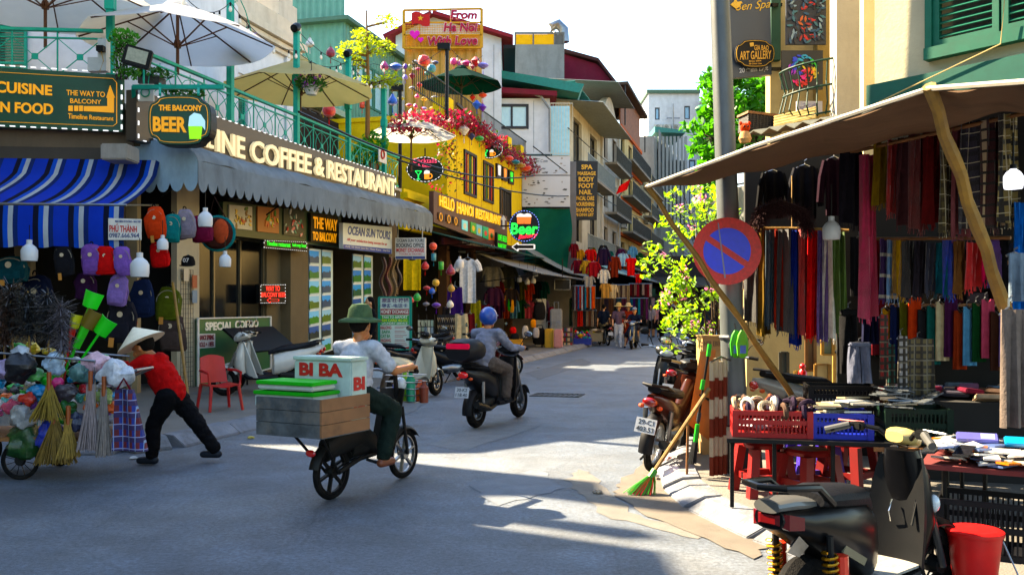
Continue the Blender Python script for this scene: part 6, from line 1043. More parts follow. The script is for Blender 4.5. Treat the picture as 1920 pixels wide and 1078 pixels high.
def stroke(Fq,x,z,L_,wd,ang,y,c,t):
 ca,sa=math.cos(ang),math.sin(ang);m=MB(Fq);m.prism([(x+L_*u*ca-wd*v*sa,z+L_*u*sa+wd*v*ca)for u,v in((-.5,-.2),(0,-.5),(.5,-.15),(.5,.15),(0,.5),(-.5,.2))],y-.003,y);m.build('brush_stroke',printm(c),t)
t,Fq,a,c,W_,H_,rnd=art('painting of a rainbow coloured dog head on black',1466,95,1543,168,10.4,'#131418',None,5)
RB=['#d81c3c','#f07818','#f0d020','#48c030','#18a0c0','#2840c8','#a028b0','#f04890']
for k in range(110):
 ang=rnd.random()*6.28;rr=math.sqrt(rnd.random());x=a[0]+W_*(.5+.36*rr*math.cos(ang));z=a[1]+H_*(.48+.4*rr*math.sin(ang));stroke(Fq,x,z,.05,.022,ang+1.3+rnd.gauss(0,.3),-.002-k*.0002,RB[int((ang/6.28*8+rr*3))%8],t)
for u,v,r_,cc in((.38,.62,.03,'#101014'),(.66,.6,.03,'#101014'),(.38,.63,.012,'#e8d8a0'),(.66,.61,.012,'#e8d8a0'),(.3,.3,.045,'#15151a')):disc(Fq,a[0]+W_*u,a[1]+H_*v,-.03,r_,r_*.75,printm(cc),t,'dab')
t,Fq,a,c,W_,H_,rnd=art('dark painting of a figure in red on a motorbike',1474,-15,1549,84,10.4,'#141c2c',None,6)
for k in range(120):
 u,v=rnd.random(),rnd.random();red=abs(u-.5)<.22 and v<.85;cc=rnd.choice(['#9c1420','#c81c28','#5c0c18','#c86a3c','#1c1420'])if red and rnd.random()<.75 else rnd.choice(['#1c3448','#28506c','#0c1018','#3c6a74','#20283c','#8ca0a8']);stroke(Fq,a[0]+W_*(.06+.88*u),a[1]+H_*(.05+.9*v),.07,.03,rnd.random()*3,-.002-k*.0002,cc,t)
t,Fq,a,c,W_,H_,rnd=art('small landscape print with pale frame on the balcony floor',1494,190,1542,214,10.2,'#b8b4b8',None,8)
for k in range(18):stroke(Fq,a[0]+W_*(.1+.8*rnd.random()),a[1]+H_*(.15+.6*rnd.random()),.05,.02,rnd.random()*.6,-.002-k*.0003,rnd.choice(['#5c5c80','#8c8aa0','#9c98b0','#d0ccd0']),t)
Yq=10.7;t=thing('gallery_sign_board','tall dark board with spa script and a scalloped gallery plaque','sign',P(1408,145,Yq));Fq=T(0,Yq,0);e=lambda px,py:bp(px,py,Yq)
m=MB(Fq);m.prism([e(1371,147),e(1447,140),e(1444,-30),e(1366,-30)],0,.08);m.build('board',mat('sign_slate','#2a3442',.4,var=.15,scale=1.5),t)
qtext('Sen Spa',Fq,(1380,6,26),(1444,0,20),0,printm('#e8b81c'),t,bold=.0,shear=.35,th=.006);m=MB(Fq);m.prism([e(1369,10),e(1375,5),e(1378,-2),e(1382,5),e(1390,4),e(1387,14),e(1379,18)],-.02,-.002);m.build('lotus_mark',printm('#e8b81c'),t)
qtext('20 Đinh Liệt',Fq,(1386,128,140),(1440,122,135),0,printm('#d8d8dc'),t,bold=.015,th=.004)
Yp=Yq-.06;Fp=T(0,Yp,0);pl=plaque(1415,102,37,26,Yp,2.6,36,.1);m=MB(Fp);m.prism(pl,-.02,.02);m.build('plaque',paint('#15130f'),t);outline(Fp,plaque(1415,102,35,24,Yp,2.6,36,.1),-.026,t,printm('#d8a81c'),.005)
for s,l,r in(('GIA BAO',(1414,85,95),(1441,86,95)),('ART GALLERY',(1387,97,113),(1446,95,111)),('Since 2004',(1404,114,117),(1427,113,116)),('20 Dinh Liet',(1404,119,122),(1428,118,121))):qtext(s,Fp,l,r,-.022,printm('#e0a818'),t,bold=.015,th=.004)
m=MB(Fp);m.prism([e(1403,92),e(1410,91),e(1409,84),e(1402,85)],-.03,-.021);m.build('palette_mark',printm('#d8a81c'),t);m=MB();[m.bar(P(1445,py,Yq+.05),P(1470,py,Yq+.4),.04)for py in(10,130)];m.build('bracket',DARKM,t)
t=thing('wicker_basket','dark woven wicker basket lying on the eave','basket',P(1425,245,10));M=T(*P(1425,238,10))@RZ(R(12))@RY(R(4));m=MB(M)
for i in range(9):z=-.06+i*.022;m.box(-.2-i*.002,.2,-.13,-.118,z,z+.014)
m.build('weave',mat('wicker','#221c18',.7,var=.4,scale=30,bump=.8),t);m=MB(M);m.box(-.2,.2,-.117,.12,-.07,.1);m.build('body',mat('wicker','#221c18'),t);m=MB(M);[m.box(-.19+i*.04,-.185+i*.04+.006,-.135,-.118,-.06,.13)for i in range(10)];m.build('stake',mat('wicker','#221c18'),t);m=MB(M);m.box(-.22,.22,-.14,.13,.1,.125);m.build('lid',WOOD,t)
t=thing('rolled_mat','rolled beige bamboo mats stacked on the eave under the balcony','mat',P(1500,245,9.7));
for i in range(4):m=MB();m.tube([P(1452,240-i*5,9.7+.05*i),P(1530,222-i*5,9.6+.05*i)],.04,8);m.build('roll',mat('matting','#b8a06a',.8,var=.3,scale=20),t)
t=thing('lion_doll','small orange lion dance doll standing on the eave','doll',P(1396,270,9.6));M=T(*P(1397,268,9.6));OR=cloth('#c8501c');m=MB(M);m.lathe([(.05,0),(.07,.04),(.05,.11),(.03,.12)],12);m.build('body',cloth('#c8a078'),t,smooth=True);m=MB(M);m.ell((0,0,.16),(.055,.05,.05),12,8);m.build('head',OR,t,smooth=True)
for s in(-1,1):m=MB(M);m.ell((s*.045,0,.205),(.018,.015,.022),8,6);m.build('ear',OR,t);m=MB(M);m.ell((s*.02,-.05,.165),(.01,.008,.01),8,6);m.build('eye',BLACKP,t)
t=thing('stall_tarpaulin','brown tarpaulin canopy stretched out over the scarf stall','tarpaulin',P(1480,300,6.5));tip=P(1213,351,7.3);mid=P(1742,168,4.6);nr=P(1990,150,3.9)
i0=P(1395,322,8.6);i1=P(1640,268,7.5);i2=P(1925,192,6.5);i3=P(2080,150,6.0)
def bez(p,u):k=u*(len(p)-1);i=min(int(k),len(p)-2);return p[i].lerp(p[i+1],k-i)
outer=[tip,tip.lerp(mid,.5)+Vector((0,0,.02)),mid,nr];inner=[i0,i1,i2,i3]
TP=fabt('#6e5a4a',.22,.7)
m=MB();m.slab(lambda u,v:bez(outer,u).lerp(bez(inner,u),v)+Vector((0,0,-.1*math.sin(v*math.pi)*(.3+u)+.015*math.sin(u*31+v*9))),36,10,(0,0,-.012));m.build('sheet',TP,t,smooth=True)
m=MB();m.tube([bez(outer,i/36)+Vector((0,0,.004))for i in range(37)],.014,6);m.build('hem_rope',paint('#b9b4a8'),t)
def prop(lab,pts,r):t=thing('bamboo_prop',lab,'pole',pts[-1],'bamboo props of the tarpaulin');m=MB();k=16;ps=[bez(pts,i/k)+Vector((.008*math.sin(i*2.1),0,.006*math.cos(i*1.7)))for i in range(k+1)];m.tube(ps,[lerp(r[0],r[1],i/k)*(1.12 if i%3==0 else 1)for i in range(k+1)],8);m.build('pole',BAMBOO,t)
prop('thin bamboo prop from the tarpaulin tip crossing the round road sign',[tip+Vector((0,0,.01)),P(1340,532,7.5),P(1490,748,7.95),Vector((2.95,8.15,.1))],(.02,.03));prop('knotty bamboo prop at the right holding the tarpaulin corner',[mid+Vector((0,0,.01)),P(1800,330,4.9),P(1862,510,5.2),P(1925,700,5.6),Vector((3.55,5.9,.1))],(.032,.04))
t=thing('utility_pole','grey steel utility pole at the street corner','pole',Vector((2.07,8.35,.1)));m=MB();m.tube([(2.07,8.35,.1),(1.99,8.35,2.4),(1.906,8.35,4.6),(1.8,8.35,8)],[.115,.1,.088,.075],10);m.build('shaft',mat('pole_steel','#5c6264',.5,.3,var=.2,scale=3,dirt=.5,dscale=3,streak=6),t,smooth=True);m=MB();m.lathe([(.24,0),(.22,.3),(.13,.42)],8,T(2.07,8.35,.1));m.build('base',wallm('#2a2826',.4),t);m=MB();m.lathe([(.118,0),(.125,.02),(.118,.04)],12,T(2.03,8.35,1.3));m.build('band',METAL,t)
m=MB();m.lathe([(.035,0),(.035,.003)],16,T(2.0,8.24,1.25)@RX(R(90)));m.build('round_sticker',printm('#a8a49c'),t)
q=P(1363,471,8.1);t=thing('no_parking_sign','round blue no parking sign with red rim and diagonal','road sign',q);M=T(*q)@RZ(R(-12))@RY(R(2));r0=63/FPX*8.1;Mr=M@RX(R(90));REDS=mat('sign_red','#d01824',.4,var=.25,scale=40,dirt=.25,dscale=12,dcol='#4a0a10')
m=MB(M);m.prism([(r0*math.cos(a),r0*math.sin(a))for a in[i*math.pi/28 for i in range(56)]],-.002,.01);m.build('plate',REDS,t);m=MB(M)
for s in(1,-1):
 ang=R(-33);lim=.09
 pts=[]
 for i in range(25):
  a=math.pi*i/24;x=r0*.69*math.cos(a);z=r0*.69*math.sin(a);z=max(z,r0*lim)
  if abs(x)>math.sqrt(max(0,(.69*r0)**2-(lim*r0)**2)):x=math.copysign(math.sqrt((.69*r0)**2-(lim*r0)**2),x)
  pts.append((x*s,z*s))
 pts=[(x*math.cos(ang)-z*math.sin(ang),x*math.sin(ang)+z*math.cos(ang))for x,z in pts];m=MB(M);m.prism(pts if s==1 else pts,-.006,-.0025);m.build('blue_field',mat('sign_blue','#1440f0',.35,var=.12,scale=8,dirt=.15,dscale=10),t)
m=MB(M);m.prism([(-.09,.25),(-.08,.25),(.0,-.24),(-.015,-.24)],-.0085,-.0065);m.build('scratch',printm('#8c8ca8'),t);m=MB(M);m.box(-.12,.12,.012,.03,-.02,.02);m.box(-.12,.12,.012,.03,.12,.16);m.build('clamp',METAL,t)
t=thing('painted_slat_stand','stand of narrow wooden slats painted brown and white at the pole','stand',Vector((1.9,8.2,.1)));rnd=random.Random(3)
for i,(px,Y)in enumerate(((1335,7.95),(1343,7.98),(1351,8.0),(1359,8.05))):
 for k in range(6):za=lerp(.12,1.12+.03*(i%2),k/6);zb_=lerp(.12,1.12+.03*(i%2),(k+1)/6);x=(px-HX)/FPX*Y;m=MB(T(x,Y,0)@RZ(R(-30)));m.box(-.018,.018,-.02,.02,za,zb_-.002);m.build('slat',paint('#6a2c1c' if(k+0)%2==0 else '#b8ac94'),t)
m=MB();a=P(1328,900,8.0);m.tube([(a.x,7.9,1.12),(a.x+.1,7.95,1.16),(a.x+.22,8.1,1.12)],.01,5);m.build('hoop',METAL,t)
t=thing('plywood_board','orange plywood board leaning against the slat stand','board',Vector((1.8,8.3,.1)));m=MB();q=[P(1313,660,8.3),P(1340,655,8.5),P(1335,830,8.3),P(1290,795,8.05)];m.add([*q,*[p+Vector((.012,.012,0))for p in q]],[(0,1,2,3),(7,6,5,4),(0,4,5,1),(1,5,6,2),(2,6,7,3),(3,7,4,0)]);m.build('panel',mat('plywood','#b8702c',.6,var=.25,scale=5,dirt=.2,dscale=3),t);m=MB();m.bar(P(1312,740,8.15),P(1340,755,8.35),.015);m.build('dark_batten',BLACKP,t);
for p_ in q[2:]:m=MB();m.bar(p_,Vector((p_.x-.01,p_.y,.1)),.02);m.build('support',WOOD,t)
def broom(lab,top,bot,hc,r,cols,wd,ln,name='broom',seed=1):
 rnd=random.Random(seed);t=thing(name,lab,name,bot);top=Vector(top);bot=Vector(bot);d=(bot-top).normalized();m=MB();hb=bot-d*ln;m.tube([top,top.lerp(hb,.5),hb],r,7);m.build('handle',hc,t)
 for ci,c in enumerate(cols):
  m=MB()
  for k in range(46):o=Vector((rnd.gauss(0,1),rnd.gauss(0,1),rnd.gauss(0,.5)))*wd*.45+Vector(((ci-(len(cols)-1)/2)*wd*.5,0,0));e_=bot+o;e_.z=max(e_.z,.012);m.tube([hb-d*.03,hb.lerp(e_,.6)+o*.1,e_],.004,4)
  m.build('bristles',plast(c),t)
 m=MB();m.tube([hb-d*.05,hb+d*.03],r*1.7,8);m.build('binding',plast(cols[0]),t);return t
broom('bamboo handled broom with red and green bristles in the gutter',P(1330,728,7.9),G(1198,926,.01),BAMBOO,.018,['#4a9a2c','#c83a3c','#5aa030'],.09,.2,seed=4)
broom('mop with green grips and black wrapped head leaning on the plywood',P(1331,645,7.9),Vector(P(1297,868,7.95)),DARKM,.011,['#2a2c2e'],.03,.4,'mop',5)
t=bpy.data.objects.get('mop');
for a,c in(((1331,645),(1328,668)),((1319,712),(1316,730)),((1308,795),(1304,828))):m=MB();m.tube([P(*a,7.9),P(*c,7.9)],.02,8);m.build('green_grip',plast('#3aa01c'),t)
def crumple(lab,c,px,py,s,name='plastic_bag',z=.02,seed=1,grp=None,cat='bag',trans=False,q=None):
 rnd=random.Random(seed);q=q or G(px,py,z);t=MB();n=12
 bm_=[(math.cos(a)*s*rnd.uniform(.6,1.1),math.sin(a)*s*.7*rnd.uniform(.6,1.1))for a in[i*6.283/n for i in range(n)]]
 rings=[[(q.x+x*k+rnd.gauss(0,.06)*s,q.y+y_*k+rnd.gauss(0,.06)*s,q.z+h*s+rnd.uniform(0,.1)*s)for x,y_ in bm_]for k,h in((.8,0),(1,.15),(.75,.4),(.4,.55),(.12,.6))]
 t.loft(rings);return t.build(name,plast(c)if not trans else mat('clear_plastic','#b8bcc0',.15,var=.1,spec=.8),None,label=lab,cat=cat,group=grp)
crumple('crumpled white plastic bag on the ground by the parked motorbike','#c9ccd4',1255,895,.17,seed=3);crumple('small pink and white litter bag behind the parked motorbike','#c8a0a0',1262,870,.12,seed=5);crumple('scrap of white paper in the gutter by the broom','#b8b8b8',1292,942,.05,seed=7)
t=thing('carton','beige cardboard carton with handwriting behind the slat stand','box',P(1342,660,9.2));m=MB();a=P(1317,700,9.2);c=P(1365,632,9.2);m.box(a.x,c.x,9.2,9.5,.1,c.z);m.build('box',mat('cardboard','#a88c62',.8,var=.15),t);text('HER EBEC',T(0,0,0),a.x+.02,a.x+.2,c.z-.09,c.z-.04,9.199,printm('#4a3c2a'),t,th=.001);m=MB();m.box(a.x-.01,c.x+.01,9.19,9.51,c.z,c.z+.015);m.build('lid',mat('cardboard','#a88c62'),t)
for i,(px,c,lab)in enumerate(((1380,'#4a9a18','bright green rubber glove pack hanging on the pole'),(1392,'#68b01c','lime green glove pack with blue label beside the first'))):t=thing('glove_pack',lab,'gloves',P(px,668,7.95),'glove packs hung on the pole');M=T(*P(px,645,7.95-.05*i));m=MB(M);m.loft([rrect(.02+.0*k,.012,z)for k,z in((0,-.12),)]+[rrect(w__,.02,z)for w__,z in((.045,-.1),(.055,0),(.04,.08),(.015,.12))]);m.build('gloves',plast(c),t,smooth=True);m=MB(M);m.box(-.025,.025,-.027,-.0225,-.08,-.01);m.build('label_card',printm('#3c5ca8'),t);m=MB(M);m.tube([(0,0,.12),(0,.05,.18)],.005,5);m.build('string',BLACKP,t)
rnd=random.Random(21);t=thing('bougainvillea','bright green bougainvillea with pink blossoms behind the road sign','plant',Vector((2.2,9.9,.1)));lf=MB();fl=MB();st=MB();root=Vector((2.25,9.9,.1))
BR_=[(1300,470),(1260,500),(1245,520),(1290,410),(1320,390),(1335,430),(1270,560),(1300,545),(1265,590),(1330,560),(1290,600),(1340,520),(1335,600),(1255,470),(1310,640),(1345,470),(1310,360),(1280,360),(1240,575),(1330,640),(1400,560),(1385,400),(1400,395)]
for(px,py)in BR_:
 Y=rnd.uniform(9.2,10.2);q=P(px,py,Y);mid_=root.lerp(q,.6)+Vector((.15,0,.25));pts=[root+Vector((0,0,.2)),root.lerp(mid_,.5),mid_,q];st.tube(pts,[.02,.014,.008,.004],5)
 for k in range(5):
  e_=q+Vector((rnd.gauss(0,.14),rnd.gauss(0,.14),rnd.gauss(0,.1)));st.tube([q.lerp(mid_,.3),e_],.003,4);leaves(lf,e_,(.1,.1,.07),16,.07,rnd,1,0)
  if rnd.random()<.3:leaves(fl,e_+Vector((0,-.05,.04)),(.06,.06,.05),9,.05,rnd,1,0)
st.build('stem',paint('#3a2c1c'),t);lf.build('foliage',leaf2('#94b81c',.5),t);fl.build('blossom',leaf2('#e088b4',.45),t)
def tree(lab,base,trunk,blobs,c,seed,ls=.22,nn=260,name='street_tree'):
 rnd=random.Random(seed);t=thing(name,lab,'tree',base);m=MB();lf=MB();m.tube(trunk,[lerp(.2,.09,i/(len(trunk)-1))for i in range(len(trunk))],9)
 for(q,r_)in blobs:
  m.tube([trunk[-1]-Vector((0,0,.6)),trunk[-1].lerp(q,.5)+Vector((0,0,.2)),q],[.07,.05,.02],6)
  for k in range(14):
   d=Vector((rnd.gauss(0,1),rnd.gauss(0,1),rnd.gauss(0,1))).normalized()*r_*rnd.uniform(.4,1);m.tube([q,q+d],[.015,.004],4);leaves(lf,q+d,(r_*.36,r_*.36,r_*.26),nn//14,ls,rnd,1,0)
 m.build('trunk',mat('bark','#4a3c2c',.85,var=.3,scale=8,bump=.8),t);lf.build('crown',leaf2(c,.45),t)
tb=Vector((5.2,17.5,.1));tree('dense green street tree behind the slate sign board',tb,[tb,Vector((5.0,17.4,2)),Vector((4.7,17.2,4.4))],[(P(px,py,Y),r_)for px,py,Y,r_ in((1345,215,17,.55),(1335,260,16.8,.5),(1375,180,17.2,.6),(1410,175,17.5,.6),(1420,225,17.5,.6),(1395,250,17,.6),(1345,310,16.5,.45),(1380,215,16.8,.6),(1435,260,17.5,.5),(1350,275,17,.5),(1360,165,17,.5),(1435,190,17.6,.5))],'#559018',31,.17,420)
t=thing('street_lamp','green hooded street lamp half hidden by the tree','street lamp',P(1330,215,20));m=MB();q=P(1330,205,20);m.ell((0,0,0),(.32,.16,.12),14,8,T(*q));m.build('hood',paint('#2f6a4c'),t,smooth=True);m=MB();m.ell((0,0,-.06),(.26,.13,.08),12,6,T(*q));m.build('lens',paint('#d8d4b8'),t,smooth=True);m=MB();m.tube([q,P(1360,196,20),P(1400,215,20)],.04,7);m.build('arm',METAL,t)
t=thing('plastic_sheet','translucent white plastic sheet hanging beside the pole','sheet',P(1405,400,10));m=MB();a=P(1378,352,10);c=P(1440,520,10);m.slab(lambda u,v:(lerp(a.x,c.x,u),10+.06*math.sin(u*9+v*4),lerp(a.z,c.z,v)+.1*u*(1-v)),14,12,(0,.006,0));m.build('sheet',fabt('#c9c8c2',.6),t,smooth=True);m=MB();m.tube([a+Vector((-.05,0,.02)),c+Vector((0,0,c.z*0+(a.z-c.z)+.1))],.012,6);m.build('rail',METAL,t)
for i,(px,py,wp,hp,cc)in enumerate(((1552,640,20,50,'#a8824a'),(1542,700,26,34,'#8c6a3c'),(1520,660,16,70,'#6a4a2c'),(1575,690,22,60,'#b8945c'),(1500,705,18,20,'#c8a060'),(1470,690,14,60,'#3c3c34'))):
 t=thing('picture_frame',['tall gilt frame in the sunny gap behind the scarves','small square gilt frame low in the sunny gap','narrow dark wood frame leaning in the sunny gap','pale wood frame at the right of the sunny gap','tiny gilt frame on the ground in the gap','dark easel frame left in the sunny gap'][i],'frame',P(px,py+hp/2,11.5),'picture frames in the sunny gap');Y=11.3+.1*i;a=P(px-wp/2,py+hp/2,Y);c=P(px+wp/2,py-hp/2,Y);outline(T(0,Y,0),[(a.x,a.z),(c.x,a.z),(c.x,c.z),(a.x,c.z)],0,t,mat('gilt'+cc,cc,.5,var=.2),.02,name='frame');m=MB();m.box(a.x,c.x,Y+.02,Y+.03,a.z,c.z);m.build('canvas',printm(['#7c8a7c','#c8b890','#5c4a3c','#b8a888','#8c5c3c','#3c4a4c'][i]),t)
t=thing('red_doll','small shiny red figure among the picture frames','doll',P(1505,715,11));M=T(*P(1505,712,11));m=MB(M);m.lathe([(.03,0),(.06,.03),(.05,.1),(.025,.13)],12);m.build('body',gloss('#c01c10'),t,smooth=True);m=MB(M);m.ell((0,0,.16),(.04,.04,.04),12,8);m.build('head',gloss('#c8301c'),t,smooth=True)
def scarf(lab,px,y0,y1,wp,Y,c,grp,seed,fringe=True,stripes=None,lean=0):
 w_=wp*1.55/FPX*Y;rnd=random.Random(seed);y1+=rnd.uniform(-14,12);a=P(px,y0,Y);z1=P(px,y1,Y).z;h=a.z-z1;t=thing('scarf',lab,'scarf',T(a.x,Y,z1),grp);M=MW[t.name];ph=seed*1.3;rnd=random.Random(seed)
 mt=mat('scarf%s%s'%(c,seed),c,.85,var=.35 if not stripes else .15,scale=7 if seed%3 else 22,bump=.5,bscale=80,sheen=.2,stripes=stripes)if(stripes or seed%2)else cloth(c)
 f=lambda u,v:((u-.5)*w_*(.82+.18*v)+lean*v*w_,(.055+.02*math.sin(ph*3))*math.sin(u*(6+2*math.sin(ph))+ph)*(.4+v*.6)+.02*math.sin(u*17+ph+v*3),h*(1-v)+.015*math.sin(u*5+ph)*v)
 m=MB(M);m.slab(f,12,8,(0,.008,0));m.build('cloth',mt,t,smooth=True)
 if fringe:
  m=MB(M);k=max(6,int(w_/.012))
  for i in range(k):p=f((i+.5)/k,1);m.bar((p[0],p[1],p[2]),(p[0]+rnd.gauss(0,.006),p[1],p[2]-.03-rnd.random()*.015),.004)
  o=m.build('fringe',mt,t);o['kind']='stuff'
 return t
g1='long scarves in the front row of the stall'
ROW1=[(1418,430,615,40,'#121214','wide black scarf nearest the pole'),(1432,425,618,18,'#5c4a14','olive brown scarf right of the black one'),(1444,432,616,18,'#1c3a4c','dark teal scarf in the front row'),(1459,430,620,14,'#7a2c14','rust coloured scarf in the front row'),(1474,430,622,26,'#2c2c30','charcoal scarf in the front row'),(1492,432,640,18,'#142a7c','royal blue patterned scarf in the front row'),(1508,430,632,18,'#8c1018','deep red scarf in the front row'),(1524,430,640,22,'#d0380c','bright orange red scarf with dark pattern'),(1541,432,642,16,'#6a5494','lilac scarf beside the orange red one'),(1554,440,634,18,'#e8e4dc','white flower print scarf in the front row'),(1571,435,628,24,'#4a6414','leaf green scarf at the end of the front row')]
for i,(px,y0,y1,wp,c,lab)in enumerate(ROW1):scarf(lab,px,y0,y1,wp*(.7 if i==0 else .85),8.4-.03*i,c,g1,i+1,lean=.15 if i>8 else 0)
t=thing('hanging_rail','bamboo rail carrying the front row of scarves','rail',P(1480,425,7.5));m=MB();m.tube([P(1393,428,8.45),P(1480,428,8.3),P(1592,432,8.05)],.014,7);m.tube([P(1485,428,8.3),P(1485,330,8.35)],.006,5);m.build('rail',BAMBOO,t)
t=thing('fur_collar','dark brown fluffy fur collar hanging above the scarves','fur',P(1460,430,7.4));rnd=random.Random(6);m=MB();c0=[P(1418,425,8.15),P(1430,395,8.15),P(1465,385,8.15),P(1505,400,8.15),P(1515,430,8.15)];m.tube([bez(c0,i/12)for i in range(13)],.05,8);m.build('core',cloth('#2a1c1e'),t)
m=MB()
for k in range(1500):p=bez(c0,rnd.random());d=Vector((rnd.gauss(0,1),rnd.gauss(0,1),rnd.gauss(0,1))).normalized();m.bar(p+d*.04,p+d*rnd.uniform(.07,.11)+Vector((0,0,-.02)),.003)
o=m.build('fur',cloth('#3a2a2c'),t);o['kind']='stuff'
PL=lambda c2:[(0,14,.3,c2,0),(2,10,.3,c2,0),(0,14,.06,'#c8c0a8',.5),(2,10,.06,'#c8c0a8',.5)]
g2='scarves in the upper row of the stall';ROW2=[(1598,285,420,30,'#1a1820',None,'black scarf at the left of the upper row'),(1628,290,610,22,'#a01c4c',None,'long magenta scarf hanging through both rows'),(1652,268,395,26,'#7a6414',None,'yellow flower print scarf in the upper row'),(1676,262,400,22,'#8c1420',None,'red rose print scarf in the upper row'),(1700,258,425,22,'#4a2c30',None,'brown red scarf in the middle of the upper row'),(1722,252,430,22,'#5c1418',None,'dark red scarf right of the brown red one'),(1748,248,425,24,'#5a1c1c',None,'maroon scarf left of the bamboo prop'),(1775,240,430,24,'#5c5230',PL('#3a3014'),'olive plaid scarf behind the bamboo prop'),(1800,236,440,24,'#7c4c50',None,'dusty pink scarf right of the bamboo prop'),(1828,228,440,34,'#2a2638',PL('#14121f'),'dark violet plaid scarf in the upper row'),(1862,222,430,28,'#3c1014',[(0,16,.25,'#b8a488',0),(2,14,.25,'#15100f',0)],'red and black plaid scarf near the lit bulb'),(1892,215,420,30,'#8c7c50',PL('#1f1c18'),'beige plaid scarf at the right end of the upper row'),(1912,380,590,26,'#1c5ca0',None,'bright blue scarf at the right edge')]
for i,(px,y0,y1,wp,c,st_,lab)in enumerate(ROW2):scarf(lab,px,y0,y1,wp,6.9-(px-1598)/320*1.1,c,g2,30+i,stripes=st_)
g3='scarves in the lower row of the stall';ROW3=[(1640,445,560,14,'#8c1c30','crimson scarf at the left of the lower row'),(1657,448,560,14,'#3a1460','purple striped scarf in the lower row'),(1672,450,550,16,'#6c8cb4','pale blue striped scarf in the lower row'),(1683,450,555,10,'#b08a4a','tan scarf between pale blue and yellow'),(1691,450,556,10,'#c8a018','yellow scarf in the lower row'),(1704,452,560,18,'#242428','charcoal scarf next to the yellow one'),(1725,452,565,22,'#2c2830','dark grey knitted scarf in the lower row'),(1748,455,560,20,'#24283c','slate blue scarf with pale fringe'),(1768,455,548,12,'#1c5c6c','teal scarf in the lower row'),(1782,450,550,16,'#1c3ca8','cobalt blue scarf in the lower row'),(1800,452,540,18,'#7c5a3c','brown wool scarf in the lower row'),(1825,455,545,28,'#c01414','bright red scarf right of the brown wool one'),(1853,445,540,16,'#c02c54','rose pink scarf near the right edge'),(1868,445,540,14,'#5c3c8c','violet scarf near the right edge'),(1882,450,545,12,'#18181c','black scarf beside the violet one')]
for i,(px,y0,y1,wp,c,lab)in enumerate(ROW3):scarf(lab,px,y0,y1,wp,7.3-(px-1640)/260*.9,c,g3,60+i,stripes=[(2,6,.16,'#c8c4bc',.0)]if 'striped' in lab else None)
for lab,ps in(('wooden rail of the upper scarf row',(P(1585,288,6.95),P(1925,212,5.78))),('wooden rail of the lower scarf row',(P(1630,448,7.35),P(1895,446,6.4)))):t=thing('hanging_rail',lab,'rail',ps[0]);m=MB();m.tube(list(ps),.014,7);m.build('rail',WOOD,t)
bulb('white unlit bulb hanging in front of the floral scarf',1559,428,44,6.9,60);bulb('bright lit bulb at the right edge of the stall',1900,332,46,5.3,60,1)
for a in(('black coat hanging high above the front scarf row',1450,365,56,90,8.5,'#101012',.7,'coat'),('charcoal cardigan hanging high right of the black coat',1510,360,60,100,8.4,'#202024',.7,'cardigan'),('dark plum jacket hanging high near the long magenta scarf',1565,350,56,110,8.2,'#24101c',.7,'jacket'),('black knitted vest hanging at the left of the lower row',1612,500,44,110,7.6,'#121216',0,'vest')):garment(*a,grp='garments on hangers in the scarf stall')
for i,(n_,c)in enumerate(CL):garment('%s top in the crowded inner row of the scarf stall'%n_,1645+i*17,610+(i*53)%30,26,110,8.1-i*.03,c,0,'blouse',grp='inner row of the scarf stall',flare=.1)
for a in(('grey trousers hanging on a clip hanger below the black ones',1612,680,50,76,6.9,'#5c6070',0,'trousers'),('black trousers behind the grey ones',1592,640,40,120,7.1,'#141416',0,'trousers'),('dark navy shorts hanging above the grey trousers',1630,600,34,90,7.15,'#12142c',0,'shorts'),('red patterned dress between trousers and checked shawl',1655,650,16,120,7.0,'#7a1018',0,'dress'),('teal and red long top behind the checked shawl',1668,690,16,90,7.05,'#1c5c54',0,'blouse'),('brown checked shawl folded over a hanger',1722,690,56,110,6.9,'#5c5034',0,'shawl'),('black and white checked shawl left of the brown one',1690,690,18,120,6.85,'#8a8684',0,'shawl'),('pale embroidered lace dress at the right edge',1895,690,50,220,4.9,'#6a605a',0,'dress'),('grey knitted top above the lace dress',1905,520,40,90,5.0,'#6c7884',0,'blouse')):garment(*a,grp='garments on hangers in the scarf stall',neck=False,flare=.15)
def crate(lab,M,w_,d,h,c,cat='crate',grp='plastic crates of the stall',fill=None):
 t=thing('plastic_crate',lab,cat,M,grp);pm=plast(c);m=MB(M)
 for z in(0,h*.48,h-.035):m.box(-w_/2,w_/2,-d/2,-d/2+.012,z,z+.035);m.box(-w_/2,w_/2,d/2-.012,d/2,z,z+.035);m.box(-w_/2,-w_/2+.012,-d/2+.012,d/2-.012,z,z+.035);m.box(w_/2-.012,w_/2,-d/2+.012,d/2-.012,z,z+.035)
 m.build('rim',pm,t);m=MB(M);k=int(w_/.028);k2=int(d/.028)
 for i in range(k+1):x=-w_/2+.006+(w_-.012)*i/k;[m.box(x-.005,x+.005,y_-.004,y_+.004,.03,h-.03)for y_ in(-d/2+.006,d/2-.006)]
 for i in range(1,k2):y_=-d/2+d*i/k2;[m.box(x-.004,x+.004,y_-.005,y_+.005,.03,h-.03)for x in(-w_/2+.006,w_/2-.006)]
 o=m.build('slat_wall',pm,t);o['kind']='stuff';m=MB(M);m.box(-w_/2+.012,w_/2-.012,-d/2+.012,d/2-.012,.0,.008);m.build('bottom',pm,t)
 for x,y_ in((-1,-1),(1,-1),(-1,1),(1,1)):m=MB(M);m.box(x*(w_/2-.02)-.022,x*(w_/2-.02)+.022,y_*(d/2+.002)-.008,y_*(d/2+.002)+.008,0,h);m.build('corner_post',pm,t)
 return t
